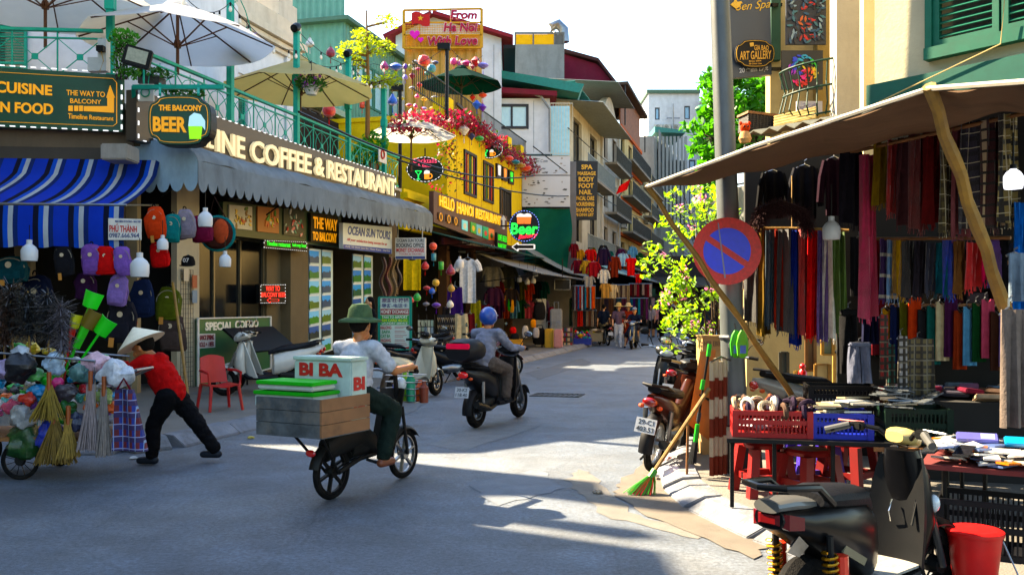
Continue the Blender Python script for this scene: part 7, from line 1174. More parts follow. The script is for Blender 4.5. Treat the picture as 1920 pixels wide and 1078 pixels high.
def stool(lab,x,y,rz,c,h=.42):
 t=thing('plastic_stool',lab,'stool',T(x,y,.1)@RZ(R(rz)),'small plastic stools under the stall table');M=MW[t.name];pm=plast(c);m=MB(M);m.loft([rrect(.14,.14,h-.05),rrect(.15,.15,h-.02),rrect(.14,.14,h)]);m.build('seat',pm,t,smooth=True)
 for sx_,sy_ in((-1,-1),(1,-1),(-1,1),(1,1)):m=MB(M);m.loft([[(sx_*(.125+.05*(1-z/h))+a,sy_*(.125+.05*(1-z/h))+c_,z)for a,c_ in((-.035,-.035),(.035,-.035),(.035,.035),(-.035,.035))]for z in(0,h-.04)]);m.build('leg',pm,t)
 for sx_,sy_ in((0,-1),(0,1),(-1,0),(1,0)):m=MB(M);m.box(-.13 if sx_==0 else sx_*.15-.012,.13 if sx_==0 else sx_*.15+.012,-.13 if sy_==0 else sy_*.15-.012,.13 if sy_==0 else sy_*.15+.012,.12,.17);m.build('brace',pm,t)
def ztab(px,py,Y):return P(px,py,Y).z
TZ=.62
def table(lab,pts,z,mt,legs):
 t=thing('trestle_table',lab,'table',(pts[0][0],pts[0][1],.1),'display tables of the stall');m=MB();n=len(pts);m.add([(x,y_,z-.03)for x,y_ in pts]+[(x,y_,z)for x,y_ in pts],[tuple(range(n-1,-1,-1)),tuple(range(n,2*n))]+[(i,(i+1)%n,(i+1)%n+n,i+n)for i in range(n)]);m.build('top',mt,t)
 for x,y_ in legs:m=MB();m.tube([(x,y_,.1),(x,y_,z-.03)],.016,6);m.build('leg',DARKM,t)
c1=[P(1372,835,6.7),P(1640,838,6.5)]
table('dark metal display table carrying the red and blue crates',[(1.6,6.75),(2.75,6.5),(2.95,7.15),(1.75,7.4)],TZ,DARKM,[(1.65,6.8),(1.95,6.74),(2.35,6.64),(2.7,6.55),(1.78,7.35),(2.88,7.1)])
cr1=crate('red plastic crate filled with dark hair ties',T(1.985,6.97,TZ)@RZ(R(-11)),.58,.38,.2,'#a01018');cr2=crate('blue plastic crate filled with packaged goods',T(2.48,6.9,TZ)@RZ(R(-11)),.44,.4,.19,'#1c2c9c')
rnd=random.Random(17)
for k in range(34):x=rnd.uniform(-.26,.26);y_=rnd.uniform(-.16,.16);m=MB(MW[cr1.name]@T(x,y_,.19+rnd.uniform(0,.05))@RX(rnd.uniform(-1,1))@RZ(rnd.random()*6));m.ring(.05,.02,12,6);m.build('hair_tie',cloth(rnd.choice(['#18181c','#5c4a40','#b8a890','#c9c4bc','#2a2030','#7c4c3c'])),cr1,smooth=True)
for k in range(16):x=rnd.uniform(-.18,.18);y_=rnd.uniform(-.15,.15);m=MB(MW[cr2.name]@T(x,y_,.16+.008*k)@RZ(rnd.random()*.6)@RX(rnd.gauss(0,.12)));m.box(-.1,.1,-.07,.07,-.006,.006);m.build('packet',mat('packet%d'%(k%4),['#b8b4a8','#8c8c88','#c9c9c4','#a89c84'][k%4],.2,var=.15,spec=.8),cr2)
crate('dark green crate piled with plastic wrapped gloves',T(2.98,6.75,TZ-.02)@RZ(R(-11)),.46,.4,.26,'#12241c');crate('black crate standing behind the packaged goods',T(2.75,7.6,.75)@RZ(R(-11)),.55,.35,.2,'#121214')
table('wooden table behind the dark green crate',[(2.6,6.52),(3.4,6.35),(3.6,7.1),(2.96,7.2)],TZ-.03,WOOD,[(2.75,6.55),(3.35,6.42),(3.5,7.05)])
for i in range(22):q=Vector((2.98+rnd.uniform(-.2,.2),6.75+rnd.uniform(-.17,.17),TZ+.24+.006*i));m=MB(T(*q)@RZ(rnd.random()*3)@RX(rnd.gauss(0,.2)));m.box(-.1,.1,-.06,.06,-.005,.005);m.build('glove_packet',mat('clear_plastic','#5c6064',.12,var=.5,scale=30,spec=.9),bpy.data.objects['plastic_crate.002'])
stool('red plastic stool at the left under the display table',2.02,7.3,10,'#860e16');stool('red plastic stool in front under the display table',2.3,7.05,25,'#800c14',.4);stool('purple plastic stool behind the red one',2.5,7.55,5,'#3c2c94');stool('second red stool farther back under the table',2.75,7.4,40,'#720c14')
crumple('white carton flap with blue print behind the hair ties','#b8bcc8',1425,0,.16,'carton_flap',seed=9,cat='carton',q=Vector((1.95,7.25,TZ)))
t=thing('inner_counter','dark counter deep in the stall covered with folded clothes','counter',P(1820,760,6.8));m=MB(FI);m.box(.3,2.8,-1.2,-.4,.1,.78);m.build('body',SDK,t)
for k in range(70):c=rnd.choice(['#8c8a90','#5c2030','#7c5c74','#3c3a44','#b8a8ac','#8c1420','#2a3a5c','#4a3c34','#6c7c8c','#a89480']);m=MB(FI@T(rnd.uniform(.35,2.75),rnd.uniform(-1.15,-.45),.81+rnd.uniform(0,.08))@RZ(rnd.random()*3)@RX(rnd.gauss(0,.15)));m.box(-.11,.11,-.08,.08,-.02,.02);m.build('folded_garment',cloth(c),t,bevel=.008)
for r_ in range(3):
 t=thing('wall_shelf',['upper shelf on the dark back wall of the stall','middle shelf on the dark back wall of the stall','lower shelf on the dark back wall of the stall'][r_],'shelf',FI@T(2,-.2,1.2+r_*.4),'back wall shelves');m=MB(FI);m.box(.2,4.5,-.35,-.002,1.2+r_*.4,1.23+r_*.4);m.build('board',WOOD,t)
 for k in range(18):c=rnd.choice(['#141c30','#30141c','#2c2c34','#3c342c','#1c302c','#443c40','#1c1c20']);h_=rnd.uniform(.05,.2);x=.3+k*.21;m=MB(FI);m.box(x,x+.18,-.33,-.02,1.231+r_*.4,1.231+r_*.4+h_);m.build('folded_stack',cloth(c),t,bevel=.01)
table('low table with red cloth edge covered in packaged gloves',[(2.5,5.55),(3.6,4.9),(4.2,5.7),(2.9,6.25)],.64,mat('red_cloth_top','#5c1c1c',.8),[(2.68,5.62),(3.5,5.1),(2.95,6.15),(3.9,5.6)])
t=thing('glove_display','spread of plastic wrapped gloves and socks on the low table','gloves',Vector((3.1,5.6,.645)))
for k in range(150):
 u,v=rnd.random(),rnd.random();a=Vector((2.55,5.58)).lerp(Vector((3.55,4.98)),u);c_=Vector((2.92,6.15)).lerp(Vector((4.05,5.65)),u);q=a.lerp(c_,v);c=rnd.choice(['#c9c9c6','#b8bcc0','#8c9098','#2a2c30','#a8a49c','#d8d4cc','#5c6c94','#c8742c','#1c1c20','#6cb0c8']);m=MB(T(q.x,q.y,.655+.0006*k)@RZ(rnd.random()*6)@RX(rnd.gauss(0,.14))@RY(rnd.gauss(0,.14)));m.box(-.09,.09,-.045,.045,-.006,.006);m.build('packet',mat('gpk'+c,c,.2,var=.3,scale=25,spec=.8),t)
for x_,y_,c,lab in((2.95,5.75,'#5c5c9c','lavender glove pack standing out on the low table'),(3.15,5.55,'#2c88b8','blue sock pack with card on the low table')):t=thing('sock_pack',lab,'pack',Vector((x_,y_,.75)),'packs on the low table');m=MB(T(x_,y_,.77)@RZ(R(-25))@RX(R(12)));m.box(-.12,.12,-.07,.07,-.012,.012);m.build('wrap',mat('pk'+c,c,.25,var=.15,spec=.8),t,bevel=.006);m=MB(T(x_,y_,.77)@RZ(R(-25))@RX(R(12)));m.box(.02,.1,-.05,.05,.0125,.014);m.build('card',printm('#8c90c0'),t)
crate('large black crate on the ground behind the red bucket',T(2.92,5.55,.1)@RZ(R(-30)),.55,.4,.34,'#15161a');crate('second black crate farther right under the low table',T(3.5,5.35,.1)@RZ(R(-30)),.5,.4,.34,'#121316')
q=G(1830,1160,.1);q=Vector((2.49,4.88,.1));t=thing('lidded_bucket','bright red lidded plastic bucket at the bottom right','bucket',q);M=T(*q);RB_=plast('#c4131a');m=MB(M);m.lathe([(.105,0),(.135,.27),(.137,.28)],24);m.build('body',RB_,t,smooth=True);m=MB(M);m.lathe([(.143,.275),(.146,.285),(.146,.3),(.13,.308),(.1,.305),(.06,.309),(.001,.309)],24);m.build('lid',RB_,t,smooth=True);m=MB(M);m.tube([(.125,-.05,.25),(.16,-.13,.1),(.1,-.16,.02)],.005,6);m.build('handle',METAL,t)
def xr(x,zc,hw,hh,n=14,e=2.5):return[(x,sell(hw,math.cos(2*math.pi*i/n),e),zc+sell(hh,math.sin(2*math.pi*i/n),e))for i in range(n)]
def xloft(M,secs,name,mt,par):m=MB(M);m.loft([xr(*q)for q in secs]);return m.build(name,mt,par,smooth=True)
def wheel(M,x,r,tw,par,name,rc,nsp=6):
 Q=M@T(x,0,r);m=MB(Q);m.ring(r-tw*.55,tw*.55,30,8,sx=.95);w_=m.build(name,RUBBER,par,smooth=True)
 m=MB(Q);m.ring(r-tw*1.15,tw*.22,26,6,sx=1.6);m.build('rim',rc,w_,smooth=True);m=MB(Q);m.lathe([(.045,-tw*.7),(.055,0),(.045,tw*.7)],10,RX(R(90)));m.build('hub',rc,w_)
 for i in range(nsp):a=2*math.pi*i/nsp+.3;c,s=math.cos(a),math.sin(a);m=MB(Q);m.bar((.04*c,0,.04*s),((r-tw*1.1)*c,0,(r-tw*1.1)*s),.03 if nsp<10 else .006,.02 if nsp<10 else .006);m.build('spoke',rc,w_)
def arc(M,cx,cz,r,a0,a1,hw,name,mt,par,th=.008):m=MB(M);m.slab(lambda u,v:(cx+(r-.03*(2*v-1)**2)*math.cos(lerp(a0,a1,u)),lerp(-hw,hw,v),cz+(r-.03*(2*v-1)**2)*math.sin(lerp(a0,a1,u))),12,6,(0,0,-th));return m.build(name,mt,par,smooth=True)
def scooter(lab,x,y,rz,c,c2='#17181a',style='scooter',plate=None,z=0,steer=0,grp='motorbikes and scooters',lean=0,wb=1.25,rim=None,mirrors=True,tl='#9a0c14',seatc='#15161a',cat='scooter'):
 ub=style=='underbone';r=.28 if ub else .24;tw=.07 if ub else .1;t=thing('motorbike' if ub else 'scooter',lab,'motorbike' if ub else cat,T(x,y,z)@RZ(R(rz))@RX(R(lean)),grp);M=MW[t.name];g=gloss(c);k=plast(c2);rc=rim or METAL
 wheel(M,0,r,tw,t,'rear_wheel',rc,18 if ub else 5);S=M@T(wb-.25,0,0)@RZ(R(steer))@T(.25-wb,0,0);wheel(S,wb,r,tw,t,'front_wheel',rc,18 if ub else 5)
 arc(S,wb,r,r+.03,.4,2.6,.075,'front_fender',g,t)
 for s in(-1,1):m=MB(S);m.tube([(wb,s*.075,r),(wb-.2,s*.07,.72)],.02,8);m.build('fork_leg',METAL,t)
 b0=.12 if ub else .16
 bd=xloft(M,[(.45,.5,b0*.75,.12 if ub else .18),(.25,.55,b0,.14 if ub else .2),(0,.64,b0*.95,.12 if ub else .15),(-.2,.71,b0*.65,.08),(-.36,.76,b0*.3,.035)],'body_panel',g,t)
 xloft(M,[(.52,.7,.07,.03),(.4,.745,.11,.045),(.15,.77,.13,.05),(-.08,.8,.125,.045),(-.26,.83,.07,.03)],'seat',mat('seat'+seatc,seatc,.55,var=.15,bump=.3,spec=.12),t)
 m=MB(M);m.tube([(.02,.11,.8),(-.25,.12,.87),(-.36,0,.88),(-.25,-.12,.87),(.02,-.11,.8)],.014,7);m.build('grab_rail',k,t)
 if ub:xloft(M,[(.4,.55,.06,.09),(.62,.52,.06,.1),(.85,.7,.07,.12),(.98,.86,.06,.06)],'spine_cover',g,t);xloft(M,[(.25,.33,.08,.07),(.4,.33,.12,.1),(.6,.34,.1,.09),(.72,.36,.05,.05)],'engine',METAL,t)
 else:xloft(M,[(.4,.3,.15,.05),(.6,.29,.17,.04),(.86,.3,.16,.04),(.95,.36,.1,.06)],'floorboard',k,t);xloft(M,[(-.1,.27,.1,.06),(.1,.3,.14,.1),(.35,.34,.1,.08)],'engine',DARKM,t)
 m=MB(M);m.slab(lambda u,v:(lerp(.88,.97,v)-.12*(2*u-1)**2*(1.2-v),(2*u-1)*lerp(.2,.13,v**2),lerp(.3,.9,v)),10,8,(.014,0,0));m.build('leg_shield',g,t,smooth=True)
 xloft(M@T(.93,0,0)@RY(R(-90))@T(0,0,0),[(.36,-.02,.1,.05),(.5,-.07,.15,.09),(.7,-.06,.14,.08),(.88,-.02,.1,.06)],'front_panel',g,t)
 xloft(S,[(.84,1.0,.1,.035),(.92,1.0,.17,.065),(1.0,.98,.16,.08),(1.07,.95,.08,.05)],'handlebar_cover',g if not ub else k,t);m=MB(S);m.ell((1.05,0,.95),(.04,.1,.055),12,8);m.build('headlight',mat('lens','#c9d0d4',.08,var=.1,coat=.6),t,smooth=True)
 m=MB(S);m.box(.83,.93,-.07,.07,1.045,1.066,);m.build('dashboard',DGLASS,t)
 for s in(-1,1):
  m=MB(S);m.tube([(.92,s*.12,1.0),(.86,s*.26,1.02),(.83,s*.37,1.02)],.016,8);hb=m.build('handlebar',METAL,t);m=MB(S);m.tube([(.86,s*.26,1.02),(.83,s*.37,1.02)],.021,8);m.build('grip',RUBBER,hb);m=MB(S);m.tube([(.9,s*.2,1.02),(.9,s*.34,1.0)],.006,5);m.build('lever',METAL,hb)
  if mirrors:m=MB(S);m.tube([(.9,s*.2,1.03),(.92,s*.26,1.15),(.91,s*.31,1.2)],.006,6);mr_=m.build('mirror',BLACKP,t);m=MB(S);m.ell((.9,s*.34,1.22),(.012,.07,.045),12,8);m.build('mirror_head',BLACKP,mr_,smooth=True);m=MB(S);m.ell((.893,s*.34,1.22),(.008,.06,.037),12,6);m.build('mirror_glass',CHROME,mr_)
  m=MB(M);m.ell((-.32,s*.09,.67),(.03,.03,.022),8,6);m.build('turn_signal',plast('#c05a10'),t)
 m=MB(M);m.ell((-.36,0,.72),(.035,.075,.045),12,8);m.build('tail_light',mat('tl'+tl,tl,.12,coat=.7,emit=.15),t,smooth=True)
 arc(M,0,r,r+.05,1.9,3.3,.07,'rear_fender',k,t);Q=M@T(-.39,0,.5)@RZ(R(-90))@RX(R(-14));m=MB(Q);m.box(-.1,.1,-.004,.002,-.07,.07);pp=m.build('licence_plate',paint('#c4c8cc'),t)
 if plate:text(plate[0],Q,-.075,.075,.01,.055,-.005,printm('#1c2430'),t,th=.001);text(plate[1],Q,-.085,.085,-.055,-.01,-.005,printm('#1c2430'),t,th=.001)
 m=MB(M);m.tube([(.35,-.12,.28),(.1,-.15,.25),(-.05,-.16,.28),(-.3,-.16,.34)],[.02,.03,.05,.045],10);m.build('exhaust',DARKM,t,smooth=True);m=MB(M);m.tube([(.5,.1,.26),(.4,.26,-z)],.012,6);m.build('side_stand',DARKM,t)
 for s in(-1,1):m=MB(M);m.tube([(-.03,s*.12,.34),(-.05,s*.13,.62)],.025,8);m.build('shock_absorber',METAL,t);
 m=MB(M);[m.box(.27,.33,s*.1-.01 if s<0 else .1,s*.1 if s<0 else .11+.1,.24,.27)for s in(-1,1)];m.build('footpeg',RUBBER,t);return t
def at(px,py,z=0):q=G(px,py,z);return q.x,q.y
W='#c9c8c2'
x,y=at(562,737,.12);scooter('white and black scooter parked by the combo board with rear plate to the street',x,y,206,W,'#15161a',plate=('29-B1','603.51'),z=.12,steer=-25)
scooter('second white scooter half hidden behind the first one',x-.1,y+.75,204,'#bfbdb4','#1a1a1c',z=.12,steer=-20)
scooter('cream white retro scooter parked on the road edge facing right',-2.0,15.25,58,'#cfc8b4','#4a3c30',rim=CHROME,tl='#8c0c14',steer=10)
x,y=at(800,726);scooter('black motorbike parked behind the cream scooter',x,y+.6,20,'#18191c',style='underbone',rim=METAL);x,y=at(838,690,.12);scooter('black scooter with white plate parked farther behind',x-.2,y,200,'#1c1c20',z=.12,plate=('29-H1','210.77'))
scooter('dark motorbike parked nose in at the exchange board',at(715,715)[0],at(715,715)[1],15,'#202024',style='underbone',z=0)
x,y=at(1222,884);scooter('black and red underbone motorbike with plate parked at the corner',x,y,63,'#3a1c14','#15161a','underbone',('29-C1','403.53'),steer=22,lean=8,tl='#7a1016')
x,y=at(1248,772);scooter('black scooter facing the camera in the parked row',x+.1,y,250,'#26282a','#1a1a1c',steer=10,lean=-6);x,y=at(1300,832);scooter('dark red motorbike between the parked row and the plywood',x,y,62,'#6a1420','#1c2a44','underbone',lean=8,steer=15)
scooter('silver grey motorbike standing behind the hair tie crate',2.75,9.1,15,'#8c8c88','#1a1a1c','underbone',z=.1,mirrors=False);scooter('white and orange scooter at the far end of the parked row',at(1302,690)[0],at(1302,690)[1],65,'#b8b4ac','#c8701c',lean=6)
scooter('black scooter third in the parked row at the right kerb',2.2,12.5,68,'#1a1b1e',lean=6,tl='#8c1016');scooter('grey motorbike fourth in the parked row at the right kerb',2.75,14.6,64,'#4a4c50',style='underbone',lean=6);scooter('dark blue scooter farthest in the parked row at the right kerb',3.4,17.2,250,'#1c2848',lean=-6);scooter('red and black motorbike parked past the cream scooter',*at(868,712),30,'#5c1018',style='underbone')
R2=scooter('dark scooter ridden away by the rider in the blue helmet',*at(893,802),64,'#1c1c1f','#17171a',plate=('30-K2','118.40'),tl='#d01a20',wb=1.3,mirrors=True)
NV=scooter('dark blue scooter with the rider in navy far down the street',*at(1192,652),255,'#26324a','#2a2c30',z=0);scooter('dark scooter approaching at the far right of the street',*at(1290,640),258,'#1c1c1e');scooter('black scooter parked behind the man in navy polo',*at(1140,648),100,'#1a2420',style='underbone')
rx,ry=at(622,936);fx_,fy_=at(756,896);hd=math.degrees(math.atan2(fy_-ry,fx_-rx));wbD=math.hypot(fx_-rx,fy_-ry)
t=thing('delivery_bike','old dark electric bike loaded with foam boxes in the road','motorbike',T(rx,ry,0)@RZ(R(hd)),'motorbikes and scooters');DB=t;M=MW[t.name];dk=plast('#1b1b1a')
wheel(M,0,.23,.05,t,'rear_wheel',DARKM,6);wheel(M,wbD,.23,.05,t,'front_wheel',METAL,6);arc(M,0,.23,.27,.5,2.9,.05,'rear_fender',dk,t);arc(M,wbD,.23,.27,.6,2.7,.05,'front_fender',dk,t)
m=MB(M);m.tube([(0,.07,.23),(.3,.06,.3),(.75,.05,.32),(.95,0,.75),(.92,0,1.0)],.022,8);m.tube([(0,-.07,.23),(.3,-.06,.3),(.75,-.05,.32)],.022,8);m.tube([(.3,0,.3),(.24,0,.7)],.025,8);m.build('frame',DARKM,t)
for s in(-1,1):m=MB(M);m.tube([(wbD,s*.05,.23),(.97,s*.045,.68)],.016,7);m.build('fork_leg',DARKM,t);m=MB(M);m.tube([(.92,0,.98),(.88,s*.15,1.02),(.82,s*.3,1.02)],.014,7);hb=m.build('handlebar',METAL,t);m=MB(M);m.tube([(.85,s*.22,1.02),(.82,s*.31,1.02)],.02,7);m.build('grip',RUBBER,hb);m=MB(M);m.tube([(.4,s*.06,.28),(.45,s*.18,.24)],.014,6);m.build('pedal',DARKM,t)
xloft(M,[(.18,.72,.06,.03),(.28,.75,.12,.05),(.45,.74,.07,.03)],'seat',BLACKP,t);xloft(M,[(.22,.42,.07,.12),(.4,.45,.09,.14),(.55,.4,.07,.1)],'battery_case',dk,t);xloft(M,[(-.1,.42,.06,.1),(.05,.48,.09,.13),(.3,.5,.09,.12),(.55,.34,.1,.05),(.75,.33,.09,.04)],'side_cover',dk,t);m=MB(M);m.slab(lambda u,v:(lerp(.8,.96,v)-.08*(2*u-1)**2,(2*u-1)*.13,lerp(.32,.85,v)),6,6,(.012,0,0));m.build('leg_guard',dk,t,smooth=True);m=MB(M);m.ell((1.0,0,.88),(.05,.07,.07));m.build('headlight',mat('lens'),t,smooth=True);m=MB(M);m.ell((-.27,0,.42),(.02,.05,.03));m.build('tail_light',mat('tl#9a0c14'),t)
m=MB(M);m.box(-.35,.2,-.16,.16,.56,.58);[m.tube([(-.3,s*.14,.56),(0,s*.07,.23)],.012,6)for s in(-1,1)];m.build('rear_rack',DARKM,t);BX=paint('#c8cfc6')
bk=thing('cargo_crate','grey wooden crate hanging off the delivery bike rack','crate',M@T(-.2,.1,.58),'boxes on the delivery bike');xa,xb_,ya,yb_=-.5,.12,-.3,.36;GW=mat('grey_wood','#4c5052',.75,var=.5,scale=9,bump=.6,bscale=30,dirt=.7,dcol='#85796a',dscale=5)
for(q0,q1,y0,y1)in((xa,xb_,ya,ya+.02),(xa,xb_,yb_-.02,yb_),(xa,xa+.02,ya+.02,yb_-.02),(xb_-.02,xb_,ya+.02,yb_-.02)):
 for k in range(3):m=MB(M);m.box(q0,q1,y0,y1,.59+k*.1,.685+k*.1);m.build('board',mat('brown_wood','#8a6448',.75,var=.35,scale=6,dirt=.5,dscale=3)if y0==ya else GW,bk)
m=MB(M);m.box(xa,xb_,ya,yb_,.582,.589);m.build('bottom',GW,bk)
def fbox(lab,a,c,b0_,d,z0,z1,col_,lid=None,txt=None):
 t=thing('foam_box',lab,'box',M@T((a+c)/2,(b0_+d)/2,z0),'boxes on the delivery bike');m=MB(M);m.box(a,c,b0_,d,z0,z1);m.build('box',paint(col_),t,bevel=.012);m=MB(M);m.box(a-.008,c+.008,b0_-.008,d+.008,z1,z1+.03);m.build('lid',paint(lid or col_),t,bevel=.006)
 if txt:Q=M@T(a,0,0)@RZ(R(-90));text('BI BA',Q,-d+.06,-b0_-.08,z0+.43,z0+.54,-.004,printm('#b83024'),t,bold=.05,th=.002);Q=M@T(0,b0_,0);[text('BI',Q,a+.03,c-.04,z0+q,z0+q+.11,-.004,printm('#b83024'),t,bold=.05,th=.002)for q in(.16,.32)]
fbox('tall white foam box with red letters behind the delivery rider',-.12,.1,-.29,.3,.6,1.16,'#bfd0c8',txt=1);fbox('lower flat green lidded box stacked on the grey crate',-.48,-.16,-.2,.4,.8,.9,'#b8c4bc','#1fa02c');fbox('upper flat green lidded box on the delivery bike',-.47,-.17,-.18,.38,.94,.98,'#c4ccc4','#22b030')
t=thing('front_basket','wire basket of bottles and an orange cup on the delivery bike','basket',M@T(1.05,0,.7));m=MB(M)
for k in range(5):m.tube([(1.0,-.16,.72+k*.06),(1.22,-.16,.72+k*.06),(1.22,.16,.72+k*.06),(1.0,.16,.72+k*.06),(1.0,-.16,.72+k*.06)],.005,4)
m.build('wire_basket',METAL,t)
for xx,yy_,c,h in((1.06,-.08,'#1f8a6c',.3),(1.14,.04,'#88b41c',.28),(1.16,-.12,'#c85a24',.2),(1.06,.1,'#2a50a8',.16),(1.1,-.2,'#6a3024',.2)):m=MB(M);m.lathe([(.04,0),(.045,h*.7),(.02,h*.85),(.02,h)],10,T(xx,yy_,.71));m.build('bottle',plast(c),t,smooth=True)
tb=thing('top_box','black top box with pink red reflector on the ridden scooter','box',MW[R2.name]@T(-.3,0,.88));Q=MW[R2.name];xloft(Q,[(-.08,1.03,.19,.13),(-.2,1.04,.22,.15),(-.42,1.04,.22,.15),(-.5,1.03,.18,.12)],'case',plast('#1c1c20'),tb);m=MB(Q);m.box(-.512,-.48,-.17,.17,1.06,1.13);m.build('reflector',mat('pinkref_glow','#d01c50',.2,emit=.3),tb,bevel=.01)  # reflector is no lamp, slight emission is built into its colour
sx0,sy0,sa=1.36,4.22,40;t=thing('electric_scooter','black electric scooter with gold springs in the foreground','scooter',T(sx0,sy0,0)@RZ(R(sa))@Matrix.Scale(.94,4),'motorbikes and scooters');M=MW[t.name];bk_=gloss('#09090b');mk_=plast('#101113')
wheel(M,0,.24,.12,t,'rear_wheel',DARKM,5);S=M@T(1.05,0,0)@RZ(R(-12))@T(-1.05,0,0);wheel(S,1.25,.22,.1,t,'front_wheel',DARKM,5)
xloft(M,[(.54,.46,.1,.2),(.4,.5,.15,.23),(.15,.58,.16,.18),(-.1,.65,.13,.1),(-.3,.7,.08,.05)],'body_panel',bk_,t);arc(M,0,.24,.3,.2,1.4,.07,'rear_fender',mk_,t);m=MB(M);m.box(0,.5,-.13,-.09,.2,.28);m.box(0,.5,.09,.13,.2,.28);m.build('swing_arm',DARKM,t);xloft(M,[(.5,.66,.09,.05),(.4,.72,.13,.06),(.15,.75,.15,.06),(-.03,.76,.13,.04)],'seat',mat('seat#15161a'),t)
xloft(M,[(-.02,.74,.09,.03),(-.2,.76,.09,.035),(-.32,.76,.07,.03)],'tail_cap',gloss('#5a5a58'),t);m=MB(M);m.tube([(.05,.13,.74),(-.1,.14,.84),(-.33,.11,.86),(-.38,0,.86),(-.33,-.11,.86),(-.1,-.14,.84),(.05,-.13,.74)],.018,8);m.build('grab_rail',bk_,t,smooth=True)
m=MB(M);m.loft([[(x_,s*w__,z_)for s,z_ in((-1,z0),(1,z0),(1,z1),(-1,z1))]for x_,w__,z0,z1 in((-.31,.04,.68,.72),(-.28,.1,.655,.73),(-.2,.13,.65,.71))]);m.build('tail_light',mat('tlx','#5c060a',.2,coat=.3,spec=.3),t)
for s in(-1,1):
 m=MB(M);m.tube([(0,s*.16,.22),(-.02,s*.15,.6)],.018,8);sh=m.build('shock_absorber',DARKM,t);m=MB(M);m.tube([(-.002+.035*math.cos(a*1.0)-.0006*a,s*.155+.035*math.sin(a),.3+a*.0048)for a in[i*.6 for i in range(80)]],.007,5);m.build('spring',mat('gold_spring','#c08c1c',.3,.8),sh)
 m=MB(M);m.tube([(.06,s*.17,.3),(.05,s*.17,.5)],.034,10);m.build('gas_canister',gloss('#c8440c'),sh)
xloft(M,[(.38,.24,.17,.06),(.55,.23,.18,.05),(.88,.24,.17,.05)],'floorboard',mk_,t);m=MB(M);m.box(.42,.9,-.155,.155,.286,.3);m.build('foot_mat',mat('footmat','#8c8a84',.8,var=.4,scale=20),t);text('X X X X X X',M@T(0,-.182,0),.45,.85,.21,.26,0,printm('#8c8c8c'),t,th=.002)
m=MB(M);m.slab(lambda u,v:(lerp(.9,1.0,v)-.035*(2*u-1)**2,(2*u-1)*(.17-.05*v**3),lerp(.28,.86,v)),8,8,(.03,0,0));m.build('leg_shield',mk_,t,smooth=True);xloft(M@T(.98,0,0)@RY(R(-90)),[(.3,-.02,.12,.05),(.5,-.06,.16,.08),(.75,-.05,.13,.08),(.9,0,.09,.06)],'front_panel',bk_,t);arc(S,1.25,.22,.27,.3,2.7,.08,'front_fender',bk_,t)
for s in(-1,1):m=MB(S);m.tube([(1.25,s*.08,.22),(1.03,s*.075,.9)],.022,8);m.build('fork_leg',gloss('#2a2a2c'),t);m=MB(S);m.tube([(1.0,s*.04,.93),(.96,s*.12,1.0),(.88,s*.24,1.02),(.8,s*.33,.98)],.014,8);hb=m.build('handlebar',BLACKP,t);m=MB(S);m.tube([(.87,s*.25,1.015),(.79,s*.36,.975)],.022,10);m.build('grip',plast('#4a4a48'),hb);m=MB(S);m.tube([(.93,s*.2,1.03),(.9,s*.36,1.03)],.007,6);m.build('lever',gloss('#b8400c')if s>0 else METAL,hb);m=MB(S);m.cbox((.9,s*.21,1.01),(.05,.06,.05));m.build('switch_box',BLACKP,hb,bevel=.008);m=MB(S);m.ell((1.12,s*.12,.6),(.03,.035,.05));m.build('turn_signal',mat('lens'),t,smooth=True)
xloft(S,[(.94,.97,.06,.03),(1.0,.97,.11,.05),(1.07,.95,.08,.05)],'display',gloss('#b8a878'),t);m=MB(M);m.tube([(.93,.03,.62),(.9,.03,.56),(.92,.03,.5)],.006,6);m.build('bag_hook',CHROME,t);m=MB(M);m.tube([(1.04,0,.9),(1.0,-.1,.75),(.9,-.1,.5)],.008,6);m.build('cable',BLACKP,t)
m=MB(M);m.prism([(.1,.5),(.3,.4),(.33,.43),(.13,.53)],-.152,-.142);m.build('side_badge',printm('#6a6450'),t);m=MB(M);m.prism([(-.3,.56),(-.2,.62),(-.12,.56),(-.2,.52)],-.1,-.09);m.build('plate_bracket',METAL,t)
def seg(m,pts,rs):
 for i in range(len(pts)-1):m.caps(pts[i],pts[i+1],rs[i],rs[i+1])
def V(*a):return Vector(a)
STAND=dict(pel=(0,0,.9),ch=(0,0,1.22),nk=(-.01,0,1.42),hd=(.02,0,1.55),sh=(0,.17,1.36),el=(-.02,.23,1.1),wr=(.06,.23,.88),hip=(0,.09,.88),kn=(.03,.1,.48),an=(0,.1,.09))
def pose(base,**kw):
 J={}
 for k,v in base.items():
  if k in('pel','ch','nk','hd'):J[k]=V(*v)
  else:J[k+'L']=V(*v);J[k+'R']=V(v[0],-v[1],v[2])
 for k,v in kw.items():J[k]=V(*v)
 return J
WALK=pose(STAND,knL=(.16,.09,.5),anL=(.24,.09,.11),knR=(-.02,-.09,.48),anR=(-.24,-.09,.14),wrL=(-.08,.25,.9),wrR=(.2,-.22,.95),elL=(-.1,.23,1.1),elR=(.0,-.23,1.1))
RIDE=dict(pel=(.2,0,.84),ch=(.27,0,1.12),nk=(.32,0,1.3),hd=(.36,0,1.41),sh=(.3,.17,1.24),el=(.52,.27,1.04),wr=(.78,.3,1.03),hip=(.23,.1,.84),kn=(.62,.15,.74),an=(.6,.14,.37))
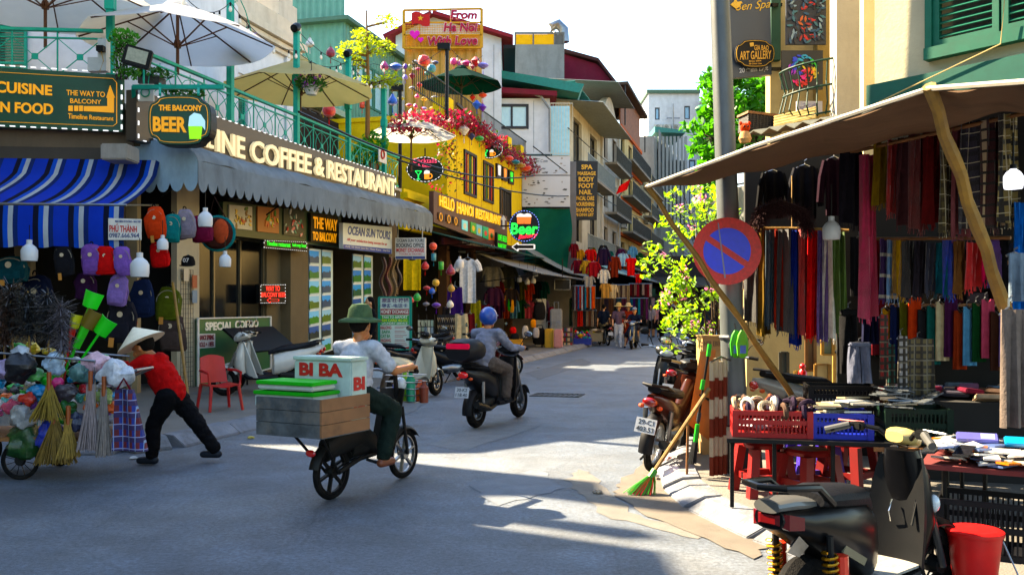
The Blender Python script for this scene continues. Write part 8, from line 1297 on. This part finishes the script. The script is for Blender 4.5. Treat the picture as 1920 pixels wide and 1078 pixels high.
def person(lab,M,J,top,bot,skin=SKIN,sleeve=.5,hair='#141210',hat_=None,shoes='#1c1c1e',long=1.0,skirt=None,vox=.02,fem=False,hands=False,clap=None):
 t=thing('person',lab,'person',M);m=MB(M);hd,nk=J['hd'],J['nk'];up=(hd-nk).normalized()
 m.ell(tuple(hd+V(0,0,.03)),(.095,.075,.12),14,10);m.caps(hd+V(.05,0,-.05),hd+V(.06,0,-.06),.045);m.caps(hd+V(.09,0,.01),hd+V(.105,0,-.01),.015);[m.caps(hd+V(0,s*.075,.02),hd+V(-.005,s*.08,-.01),.016)for s in(-1,1)]
 m.caps(nk-up*.05,hd,.05,.048);seg(m,[J['pel'],J['ch'],nk-up*.08],[.12,.12,.07])
 for s in 'LR':
  seg(m,[J['sh'+s],J['el'+s],J['wr'+s]],[.05,.04,.03]);d=(J['wr'+s]-J['el'+s]).normalized();pm=J['wr'+s]+d*.05;m.caps(J['wr'+s],pm,.03,.034)
  sd_=d.cross(V(0,0,1));sd_=sd_.normalized()if sd_.length>.1 else V(0,1,0)
  for k in range(4 if hands else 2):o=sd_*((k-1.5)*.02 if hands else(k-.5)*.03);f1=pm+o+d*(.055-.006*abs(k-1));m.caps(pm+o,f1,.0095 if hands else .018);m.caps(f1,f1+d*.015-V(0,0,.035),.009 if hands else .015,.007)
  m.caps(J['wr'+s]+d*.02-sd_*.02,pm-sd_*.05-V(0,0,.01),.011)
  seg(m,[J['hip'+s],J['kn'+s],J['an'+s]],[.075,.052,.036]);m.caps(J['an'+s]-V(0,0,.03),J['an'+s]+V(.12,0,-.055),.032,.028)
 rm(m,'body',skin,t,vox*(.55 if hands else .8),2)
 m=MB(M);seg(m,[J['pel']+V(0,0,.02),J['ch'],nk-up*.1],[.15 if not fem else .14,.155 if not fem else .14,.1]);m.caps(J['shL'],J['shR'],.075)
 for s in 'LR':
  if sleeve>0:
   if sleeve<=.5:m.caps(J['sh'+s],J['sh'+s].lerp(J['el'+s],sleeve*1.7),.072,.066)
   else:seg(m,[J['sh'+s],J['el'+s],J['wr'+s]],[.075,.058,.045])
 rm(m,'shirt',cloth(top),t,vox,3)
 m=MB(M);m.caps(J['hipL'],J['hipR'],.105);m.caps(J['pel'],J['pel']-V(0,0,.02),.14)
 for s in 'LR':kn,an,hp=J['kn'+s],J['an'+s],J['hip'+s];seg(m,[hp,kn],[.11,.09])if long<=.5 else seg(m,[hp,kn,kn.lerp(an,(long-.5)*2-.06)],[.11,.085,.068])
 if skirt:zz=J['pel'].z;k0=J['pel'];m.lathe([(.13,0),(.2,-(zz-skirt)*.6),(.23,-(zz-skirt)),(.001,-(zz-skirt))],14,T(k0.x,k0.y,zz))
 rm(m,'skirt' if skirt else 'trousers',cloth(bot),t,vox,3)
 for s in 'LR':a=J['an'+s];m=MB(M);m.caps(a+V(-.03,0,-.045),a+V(.13,0,-.05),.043,.038);rm(m,'shoe',plast(shoes),t,vox*.8,2)
 if hair:m=MB(M);m.ell(tuple(hd+V(-.022,0,.055)),(.1,.086,.11),14,10);(m.caps(hd+V(-.06,0,.02),nk+V(-.09,0,-.08),.07,.04)if fem else None);rm(m,'hair',cloth(hair),t,vox*.8,2)
 for s in(-1,1):m=MB(M);m.ell(tuple(hd+V(.085,s*.032,.03)),(.012,.014,.009),8,6);m.build('eye',BLACKP,t)
 m=MB(M);m.ell(tuple(hd+V(.088,0,-.045)),(.012,.024,.007),8,6);m.build('mouth',mat('lips','#8c4a40'),t)
 if hat_:
  k,c=hat_;h0=hd+V(-.01,0,.1);m=MB(M)
  if k=='cone':Q=T(*(hd+V(.02,0,.06)))@RY(R(28));m.lathe([(.25,-.005),(.245,0),(.12,.095),(.012,.175),(.001,.177)],28,Q);m.build('conical_hat',mat('palm_hat','#e8e0c8',.6,var=.08,scale=20,bump=.3),t,smooth=True)
  elif k=='helmet':m.ell(tuple(hd+V(-.015,0,.06)),(.135,.12,.13),18,12);m.build('helmet',gloss(c),t,smooth=True);m=MB(M);m.ell(tuple(hd+V(.08,0,.07)),(.1,.1,.02),12,6);m.build('visor',gloss('#20242c'),t,smooth=True)
  elif k=='cap':m.ell(tuple(h0),(.11,.095,.07));m.ell(tuple(h0+V(.12,0,-.02)),(.08,.07,.012));m.build('cap',cloth(c),t,smooth=True)
  else:m.lathe([(.19,-.045),(.185,-.025),(.11,.0),(.1,.07),(.07,.11),(.001,.12)],18,T(*h0));m.build('brimmed_hat',cloth(c),t,smooth=True)
 return t
PJ=pose({k:v for k,v in RIDE.items()},anL=(.45,.17,.33),anR=(.45,-.2,.3),knL=(.6,.18,.7),knR=(.6,-.2,.7),wrL=(.74,.27,1.06),wrR=(.74,-.27,1.06),pel=(.3,0,.84),hipL=(.3,.1,.83),hipR=(.3,-.1,.83),ch=(.33,0,1.12),nk=(.36,0,1.3),hd=(.4,0,1.41),shL=(.35,.18,1.24),shR=(.35,-.18,1.24))
person('delivery rider in white shirt and green pith hat on the loaded bike',MW[DB.name],PJ,'#b9bcc4','#1a2420',sleeve=.45,hat_=('sun','#4a5c44'),shoes='#7a4a38',vox=.016,hands=True)
person('rider in grey rain jacket and blue helmet on the dark scooter',MW[R2.name],pose(RIDE),'#7c8090','#5a524e',sleeve=.9,hat_=('helmet','#2c4c9c'),vox=.016,hands=True)
person('rider in navy shirt and cap resting on the dark blue scooter',MW[NV.name],pose(RIDE,anR=(.5,-.35,.1),knR=(.5,-.3,.5)),'#141c30','#1c1c24',SKIN2,sleeve=.45,hat_=('cap','#8c94a8'),long=.5,vox=.03)
vx,vy=at(322,868);VJ=pose(STAND,pel=(0,0,.7),ch=(.12,0,.92),nk=(.22,0,1.1),hd=(.31,0,1.17),shL=(.2,.17,1.05),shR=(.2,-.17,1.05),elL=(.4,.22,.94),elR=(.4,-.22,.94),wrL=(.62,.19,1.0),wrR=(.62,-.19,1.0),hipL=(0,.09,.69),hipR=(0,-.09,.69),knL=(.14,.1,.4),anL=(.16,.1,.09),knR=(-.22,-.1,.4),anR=(-.42,-.1,.13))
person('street vendor in dark red jacket and conical hat pushing the cart',T(vx,vy,0)@RZ(R(174)),VJ,'#a81424','#0c0c0f',sleeve=.9,hat_=('cone',0),vox=.016,hands=True,shoes='#20242c')
def walker(lab,px,py,face,J,*a,**k):q=G(px,py);return person(lab,T(q.x,q.y,.0)@RZ(R(face)),J,*a,**k)
x_,y_=at(694,700,.12);person('woman in black robe and headscarf standing at the agency door',T(x_,y_,.12)@RZ(R(-150)),pose(STAND),'#131316','#131316',SKIN2,sleeve=.9,hair='#101013',skirt=.1,vox=.022,fem=True)
for i,(px,py,c)in enumerate(((250,860,'#b8bcc0'),(398,812,'#c9c8c0'),(470,822,'#b8a860'),(1010,690,'#8c8880'),(930,640,'#a8a49c'),(1120,925,'#8c8478'))):crumple(['flat white paper scrap in the road below the vendor','white paper scrap in the road near the kerb','yellow wrapper in the road behind the delivery bike','dusty litter at the left kerb past the suitcases','pale litter under the far kerb','dull scrap near the sunlit gutter'][i],c,px,py,.05,'litter',.004,i,cat='litter')
walker('man in navy polo and khaki trousers walking away',1132,647,70,WALK,'#141c2c','#7c7058',SKIN2,sleeve=.45,vox=.028);walker('woman in patterned blouse white trousers and straw hat',1160,652,262,WALK,'#5c4c5c','#c9c9cc',SKIN2,sleeve=.45,hat_=('sun','#b8a070'),shoes='#d8d8d8',vox=.028,fem=True);walker('woman in rust coloured suit and straw hat walking toward us',1178,649,262,WALK,'#7a2f1a','#7a2f1a',SKIN2,sleeve=.9,hat_=('sun','#c0ac88'),vox=.028,fem=True)
walker('woman in long black dress crossing the far road',1241,637,200,pose(STAND),'#15141c','#15141c',SKIN2,sleeve=.45,skirt=.35,vox=.03,fem=True);walker('tourist in white shirt and black shorts behind the navy rider',1221,632,240,pose(STAND),'#a8a0a8','#18181c',SKIN2,sleeve=.45,long=.5,vox=.03);walker('tourist in pink top beside the one in white',1230,632,250,pose(STAND),'#b88c94','#1c1a20',SKIN2,sleeve=.45,long=.5,vox=.03,fem=True);walker('person with grey hat and dark jacket farthest down the road',1262,627,80,WALK,'#22262c','#2c2e32',SKIN2,sleeve=.9,hat_=('sun','#8c8c94'),vox=.03)
cx,cy=-4.55,8.75;t=thing('vendor_cart','low flat hand cart with wire wheels at the left edge','cart',T(cx,cy,0));M=MW[t.name];m=MB(M);m.box(-1.1,.75,-.4,.4,.36,.4);m.build('deck',WOOD,t)
for x_ in(-.75,.0):
 for s in(-1,1):wheel(M@T(x_,s*.36,0),0,.18,.03,t,'wheel',DARKM,12)
m=MB(M);[m.tube([(.7,s*.3,.4),(.75,s*.3,.9),(1.0,s*.2,1.0)],.016,7)for s in(-1,1)];m.tube([(1.0,-.2,1.0),(1.0,.2,1.0)],.016,7);m.build('push_bar',METAL,t)
for s in(-1,1):m=MB(M);m.tube([(-1.1,s*.38,.4),(-1.1,s*.38,1.25),(.7,s*.38,1.1),(.7,s*.38,.4)],.012,6);m.build('side_frame',METAL,t)
CG='household goods on the vendor cart';rnd=random.Random(77);CY=8.45
def cball(lab,px,py,rp,c,kind='ball',Y=CY,sq=1):r_=rp/FPX*Y;q=P(px,py,Y);m=MB();m.ell(tuple(q),(r_,r_*.8,r_*sq),22,14);m.v=[q+(v-q)*(1+.55*noise.noise(v*(1.1/r_))+.25*noise.noise(v*(3/r_)))for v in m.v];m.build(kind,mat('wrap'+c,c,.4,var=.4,scale=16,bump=.6,bscale=40),None,smooth=True,label=lab,cat=kind.replace('_',' '),group=CG)
for a in(('bright green ball of netting on the cart',90,712,16,'#2fa01c','ball'),('magenta sponge ball next to the green one',108,722,13,'#b81c6c','sponge'),('white bundled bag at the cart handle',218,700,30,'#b8bcc4','bundle'),('floral pink and white wrapped bundle near the handle',178,686,26,'#c8a8b4','bundle'),('teal wrapped bundle left of the floral one',150,700,20,'#4c6c6c','bundle'),('pale blue bundle in front of the teal one',102,680,20,'#a8bcd0','bundle'),('black cloth hat bundle on the cart',40,690,28,'#121216','bundle'),('white striped bundle on top of the black hat',38,666,18,'#a8b0bc','bundle'),('sky blue plastic pouch low on the cart',72,736,16,'#3c84b8','pouch'),('orange red plastic pouch beside the blue one',52,748,15,'#b8402c','pouch'),('lilac pouch at the left frame edge',8,694,20,'#9c8cb0','pouch'),('mint green pouch above the orange one',62,702,16,'#5c9c5c','pouch'),('dark grey pouch in the middle of the cart',128,732,20,'#3a343c','pouch'),('clear plastic bundle low at the left',38,782,24,'#8c8c8c','bundle'),('green grass mat roll low on the cart',48,828,34,'#0f3c14','mat'),('royal blue plastic sheet behind the straw broom',92,815,26,'#1c2c8c','sheet'),('striped pink yellow pouch low at the left',24,762,16,'#c85c74','pouch'),('pale pouch hanging under the floral bundle',195,742,14,'#a8c088','pouch'),('navy cloth pouch behind the white mop',142,790,22,'#161c38','pouch'),('dark green pouch under the teal bundle',128,765,16,'#1c4a20','pouch')):cball(*a,Y=CY+rnd.uniform(-.15,.15),sq=rnd.uniform(.7,1))
def cpan(lab,px,py,wp,hp,c,tilt):Y=CY+.1;M=T(*P(px,py,Y))@RY(R(tilt));w_=wp/FPX*Y;h=hp/FPX*Y;t=thing('dustpan',lab,'dustpan',M,CG);m=MB(M);m.slab(lambda u,v:((u-.5)*w_*(.8+.2*v),.05*(2*u-1)**2-.04,(v-.5)*h),8,4,(0,.008,0));m.build('pan',plast(c),t,smooth=True);m=MB(M);m.tube([(0,0,-h*.5),(0,.02,-h*.5-.5)],.012,7);m.build('handle',plast(c),t)
for a in(('neon green dustpan topmost above the cart',172,562,36,30,'#38d010',20),('neon green dustpan lower right above the cart',195,612,34,34,'#3cc414',35),('yellow dustpan left of the green ones',140,602,22,26,'#c0c010',15),('olive brown dustpan between the green ones',170,598,34,36,'#6a5a10',30),('lime green long dustpan leaning low',150,632,18,44,'#4cb81c',25),('orange red dustpan at the left of the yellow one',134,620,14,24,'#c83c14',10)):cpan(*a)
def duster(lab,px,py,c,seed):rr=random.Random(seed);t=thing('feather_duster',lab,'duster',P(px,py+60,CY),CG);m=MB();a=P(px,py-40,CY);b_=P(px+5,py+40,CY);m.tube([a,b_+V(0,0,-.35)],.01,6);m.build('stick',BAMBOO,t);m=MB();[m.bar(p,p+V(rr.gauss(0,.07),rr.gauss(0,.06),rr.gauss(-.03,.06)),.008,.002)for p in[a.lerp(b_,rr.random())for _ in range(700)]];m.build('feathers',leaf2(c,.05),t)
for i,a in enumerate(((20,580,'#1c1410'),(52,585,'#0f1214'),(88,590,'#14161a'),(112,612,'#58545c'),(5,600,'#3a2418'))):duster(['dark brown feather duster at the left edge of the cart','tall black feather duster on the cart','black green feather duster right of the tall one','pale grey duster beside the yellow dustpan','russet feather duster at the frame edge'][i],*a,i)
def cbroom(lab,px,y0,y1,wp,c):Y=CY-.2;t=thing('straw_broom',lab,'broom',P(px,y1,Y),CG);w_=wp/FPX*Y;a=P(px,y0,Y);z1=max(P(px,y1,Y).z,.03);m=MB();[m.tube([a+V(rnd.gauss(0,.012),0,0),V(a.x+rnd.uniform(-.5,.5)*w_,Y+rnd.uniform(-.1,.1),z1+rnd.random()*.04)],.005,4)for _ in range(110)];o=m.build('bristles',mat('straw'+c,c,.8,var=.3,scale=20),t);m=MB();m.tube([a+V(0,0,.12),a-V(0,0,.06)],.02,7);m.build('binding',plast('#8a4a1c'),t)
cbroom('tan straw broom head hanging upper left on the cart',92,722,790,60,'#7c6830');cbroom('big tan straw broom hanging at the cart front',102,782,872,70,'#6a5528');cbroom('narrow straw broom beside the big one',128,785,860,34,'#8c7440');cbroom('white string mop hanging from the cart',170,720,845,44,'#8c8080');cbroom('second pale string mop toward the handle',195,730,855,20,'#7c7470')
t=thing('plaid_bag','red and blue plaid shopping bag hanging at the cart handle','bag',P(238,845,CY));m=MB();a=P(232,730,CY-.2);m.slab(lambda u,v:(a.x+(u-.5)*(.16+.16*v)+.05*v,CY-.2+.04*math.sin(u*6),a.z-.56*v),8,8,(0,.05,0));m.build('sack',mat('plaid','#5c1024',.8,stripes=[(0,14,.45,'#1c2c7c',0),(2,9,.45,'#2a1c4c',0),(0,14,.08,'#8ca0c0',.6),(2,9,.08,'#8c8cb0',.6)]),t,smooth=True);m=MB();m.tube([a+V(-.06,0,0),a+V(0,0,.1),a+V(.06,0,0)],.01,6);m.build('handle',cloth('#5c1024'),t)
t=thing('small_goods_net','net of many small colourful sponges and cloths on the cart side','net',T(*P(110,760,CY)),CG)
for k in range(110):
 c=rnd.choice(['#b81c3c','#2c8cc0','#d8c01c','#2fa03c','#c86ca0','#c9c9c9','#7c4ca8','#e0741c','#1c1c24','#6cb8b0','#8c8c94']);q=P(rnd.uniform(-20,215),rnd.gauss(735,32),CY+rnd.uniform(.0,.5));r_=rnd.uniform(.03,.075);m=MB();m.ell(tuple(q),(r_,r_,r_*rnd.uniform(.4,1)),10,7);m.v=[q+(v-q)*(1+.7*noise.noise(v*(1.2/r_)))for v in m.v];m.build('packet',mat('wrap'+c,c,.4,var=.4,scale=16,bump=.6,bscale=40),t)
bpy.data.scenes.remove(TS)
